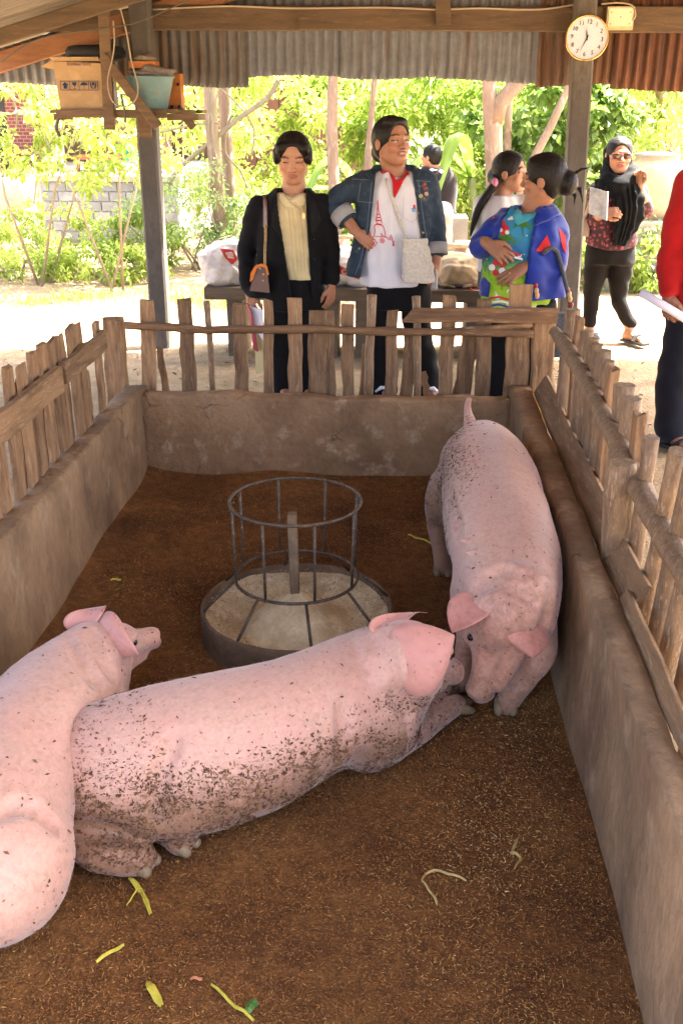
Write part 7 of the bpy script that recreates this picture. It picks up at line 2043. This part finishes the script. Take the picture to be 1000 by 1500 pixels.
MB().box((jc.x - .45, YJ2 - .35, -.05), (jc.x + .55, YJ2 + .5, jc.z)).build('brick_plinth', surf('plinth_stone', (.45, .4, .34), .3, 6), None, 'low pale stone plinth under the clay jar', 'plinth')

# ---- low bench with sacks
YBn = 6.95
bx0, bx1 = X(299, 430, YBn).x, X(704, 430, YBn).x; bzt = X(320, 421, YBn).z
bn = empty('low_bench', (bx0, YBn, 0), 'long low plank bench behind the people, loaded with sacks', 'bench')
BNW = surf('bench_timber', (.16, .115, .075), .35, 5, .85, 45, .4, .005, (.8, 5, 5))
for k in range(3): MB().box((bx0 + k * .01, YBn + .19 * k, bzt - .085), (bx1, YBn + .19 * k + .18, bzt + random.uniform(-.004, .004))).build('plank', BNW, bn)
for px in (330, 470, 520, 600, 685):
    x_ = X(px, 440, YBn).x; MB().box((x_, YBn + .05, -.05), (x_ + .11, YBn + .48, bzt - .086)).build('leg', BNW if px != 685 else GREYPOST, bn)
def sack(label, px, py, wpx, hpx, depth, m, seed, tilt=0, Y=YBn + .25, sag=.012):
    c = X(px, py, Y); w, h = wpx * px_at(Y) * .5 * .95, hpx * px_at(Y) * .5
    c.z = max(c.z, bzt + h - .02)
    F = Field(np.array(c) - (w + .1, depth + .1, h + .08), np.array(c) + (w + .1, depth + .1, h + .08), .0085)
    B = np.array([(math.cos(tilt), 0, math.sin(tilt)), (0, 1, 0), (-math.sin(tilt), 0, math.cos(tilt))])
    g = F.full(); P = [g[i] - c[i] for i in range(3)]
    U = [B[i, 0] * P[0] + B[i, 1] * P[1] + B[i, 2] * P[2] for i in range(3)]
    q_ = (np.abs(U[0] / w) ** 3.2 + np.abs(U[1] / depth) ** 2.6 + np.abs(U[2] / h) ** 2.4) ** (1 / 2.8)
    F.D = ((q_ - 1) * h).astype(np.float32)
    F.wob(sag, 13, seed).wob(sag * .5, 33, seed * 2.1).wob(sag * .25, 70, seed * 3)
    V, Q = F.nets(); V = relax(V, Q, 1)
    t = empty('sack', (c.x, c.y, c.z - h), label, 'sack', 'sacks on the low bench')
    link('bag', arr_mesh('bag', V, Q), m, t)
    return t, Bvh(V, Q)
WSK = surf('white_woven_plastic', (.66, .61, .55), .15, 8, .5, 90, .3, .004, spec=.4)
TSK = surf('brown_paper_sack', (.48, .36, .22), .15, 5, .8, 70, .3, .004)
RSP = plain('red_sack_print', (.5, .04, .03), .7)
t1, b1 = sack('crumpled white plastic sack with red print beside the black sleeve', 335, 389, 82, 62, .2, WSK, 1.3, .1, sag=.022)
patch('printed_label', [(322, 364), (342, 366), (348, 380), (340, 388), (330, 378)], b1, .004, RSP, t1)
patch('printed_label', [(330, 370), (340, 369), (343, 379), (334, 378)], b1, .007, WSK, t1)
stroke('printed_label', [(332, 376), (334, 371), (336, 376), (338, 371), (341, 377)], 1.2, b1, .009, RSP, t1)
t2, b2 = sack('white sack with red lettered band between the black and denim jackets', 512, 408, 80, 52, .2, WSK, 2.2, -.25)
patch('red_band', [(480, 386), (492, 386), (512, 396), (530, 402), (530, 411), (510, 404), (480, 398)], b2, .004, RSP, t2)
for i, dx in enumerate((0, 9, 18)):
    stroke('lettering', [(495 + dx + 3 * math.cos(a), 394 + dx * .45 + 3.6 * math.sin(a)) for a in [k * .7 for k in range(10)]], 1.3, b2, .007, WSK, t2)
t3, b3 = sack('upper brown paper sack with faint lettering beside the knitted bag', 672, 405, 72, 48, .2, TSK, 3.1, -.03)
t4, b4 = sack('pale flattened sack under the brown paper sack', 670, 428, 76, 22, .2, TSK, 4.4, 0)
for s_, px, py, sz, m_ in (('uns', 693, 421, .055, RSP), ('umumi', 667, 418, .035, plain('grey_blue_print', (.3, .34, .36), .8))):
    me = text_mesh(s_, sz, 0); 
    c0 = X(px, py, YBn)
    me.transform(Matrix.Translation((c0.x, YBn, c0.z)) @ FRONT)
    for v in me.vertices:
        d = (Vector(v.co) - CPOS).normalized(); h = b3.t.ray_cast(CPOS, d)
        if h[0] is not None: v.co = h[0] - d * .004
    link('lettering', me, m_, t3)
# stumps and a rail behind
for label, px, py, Y, r in (('short thick tree stump behind the bench', 678, 352, 9.6, .085), ('cut log post behind the denim elbow', 498, 345, 9.4, .08)):
    p = X(px, py, Y)
    st_ = empty('tree_stump', (p.x, Y, 0), label, 'stump')
    MB().tube([(p.x, Y, -.05), (p.x, Y, p.z * .5), (p.x + .01, Y, p.z - .01)], [r * 1.1, r, r * .98], 12, rough=.04).build('log', BARK, st_)
    MB().lathe((p.x + .01, Y, p.z - .008), [(r * .95, 0), (0, .004)], 12).build('cut_top', surf('cut_wood_%d' % px, (.45, .34, .22), .2, 20), st_)
MB().tube([X(640, 358, 9.5), X(710, 362, 9.5), X(760, 366, 9.5)], .022, 8).build('fence_rail', TWIG, None, 'thin pale pole resting across the stump', 'pole')
MB().tube([X(478, 347, 9.25), X(512, 347, 9.25), X(530, 348, 9.25)], .018, 8).build('fence_rail', TWIG, None, 'thin pale pole lying on the cut log post', 'pole')

# ---- straw and leaf scraps on the bedding
YLW = surf('yellow_straw', (.55, .45, .05), .3, 40, .7, 120, 0)
TANS = surf('tan_straw', (.45, .30, .10), .3, 40, .7, 120, 0)
GRNL = plain('green_scrap', (.06, .16, .03), .6)
def scrap(name, pts, w, m, label, cat='straw', group='straw scraps on the bedding'):
    P = [atZ(x, y, 0) for x, y in pts]; mb = MB(); prev = None
    N = 4; Q = []
    for a, b in zip(P, P[1:]):
        for i in range(N): Q.append(a.lerp(b, i / N))
    Q.append(P[-1])
    for i, p in enumerate(Q):
        t = (Q[min(i + 1, len(Q) - 1)] - Q[max(i - 1, 0)]).normalized(); s = Vector((-t.y, t.x, 0)); f = min(1, .55 + 3 * min(i, len(Q) - 1 - i) / len(Q)) * random.uniform(.75, 1.1)
        z = float(floor_z(p.x, p.y)) + .012 + .004 * math.sin(i * 1.3)
        cur = [mb.bm.verts.new(Vector((p.x, p.y, z + .002)) + s * w * f), mb.bm.verts.new(Vector((p.x, p.y, z + .005))), mb.bm.verts.new(Vector((p.x, p.y, z)) - s * w * f)]
        if prev:
            for k in (0, 1): mb.bm.faces.new([prev[k], prev[k + 1], cur[k + 1], cur[k]])
        prev = cur
    o = mb.build(name, m, None, label, cat, group); so = o.modifiers.new('t', 'SOLIDIFY'); so.thickness = .0012
    return o
scrap('straw', [(190, 1290), (208, 1308), (221, 1340)], .006, YLW, 'curved yellow leaf strip below the pig hind feet')
scrap('straw', [(205, 1305), (186, 1328)], .002, YLW, 'thin yellow stalk crossing the curved leaf strip')
scrap('straw', [(142, 1416), (182, 1386)], .006, YLW, 'short straight yellow leaf strip on the bedding')
scrap('straw', [(217, 1448), (238, 1482)], .008, YLW, 'wide ragged yellow leaf strip on the bedding')
scrap('straw', [(310, 1450), (345, 1480), (372, 1500)], .004, YLW, 'long straw stalk with a green leaf at its end')
scrap('leaf', [(362, 1492), (374, 1470)], .010, GRNL, 'small green leaf at the end of the long stalk', 'leaf')
scrap('straw', [(280, 1442), (297, 1440)], .004, surf('reddish_straw', (.45, .16, .07), .3, 40), 'small reddish peel scrap on the bedding')
scrap('straw', [(617, 1302), (622, 1291), (645, 1286), (682, 1300)], .003, TANS, 'bent tan straw lying open like a hook')
scrap('straw', [(617, 1302), (632, 1318), (640, 1334)], .003, TANS, 'thin tail of the bent tan straw')
scrap('straw', [(758, 1235), (748, 1255), (762, 1262), (752, 1280)], .004, TANS, 'crinkled tan straw beside the pale husk patch')
scrap('straw', [(597, 792), (610, 796), (632, 806)], .006, YLW, 'yellow leaf scrap near the standing pig')
scrap('straw', [(636, 826), (650, 838)], .004, surf('orange_straw', (.4, .2, .03), .3, 40), 'orange straw by the standing pig hind hoof')
scrap('leaf', [(163, 858), (178, 856)], .007, YLW, 'tiny yellow leaf behind the pig lying by the wall', 'leaf')
wire('twine', [atY(740, 585, YB + .02), atY(770, 588, YB + .02), atY(790, 600, YB - .1), atY(802, 618, YB - .15)], .004, YLW, 'yellow twine lying over the corner of the wall', 'twine')
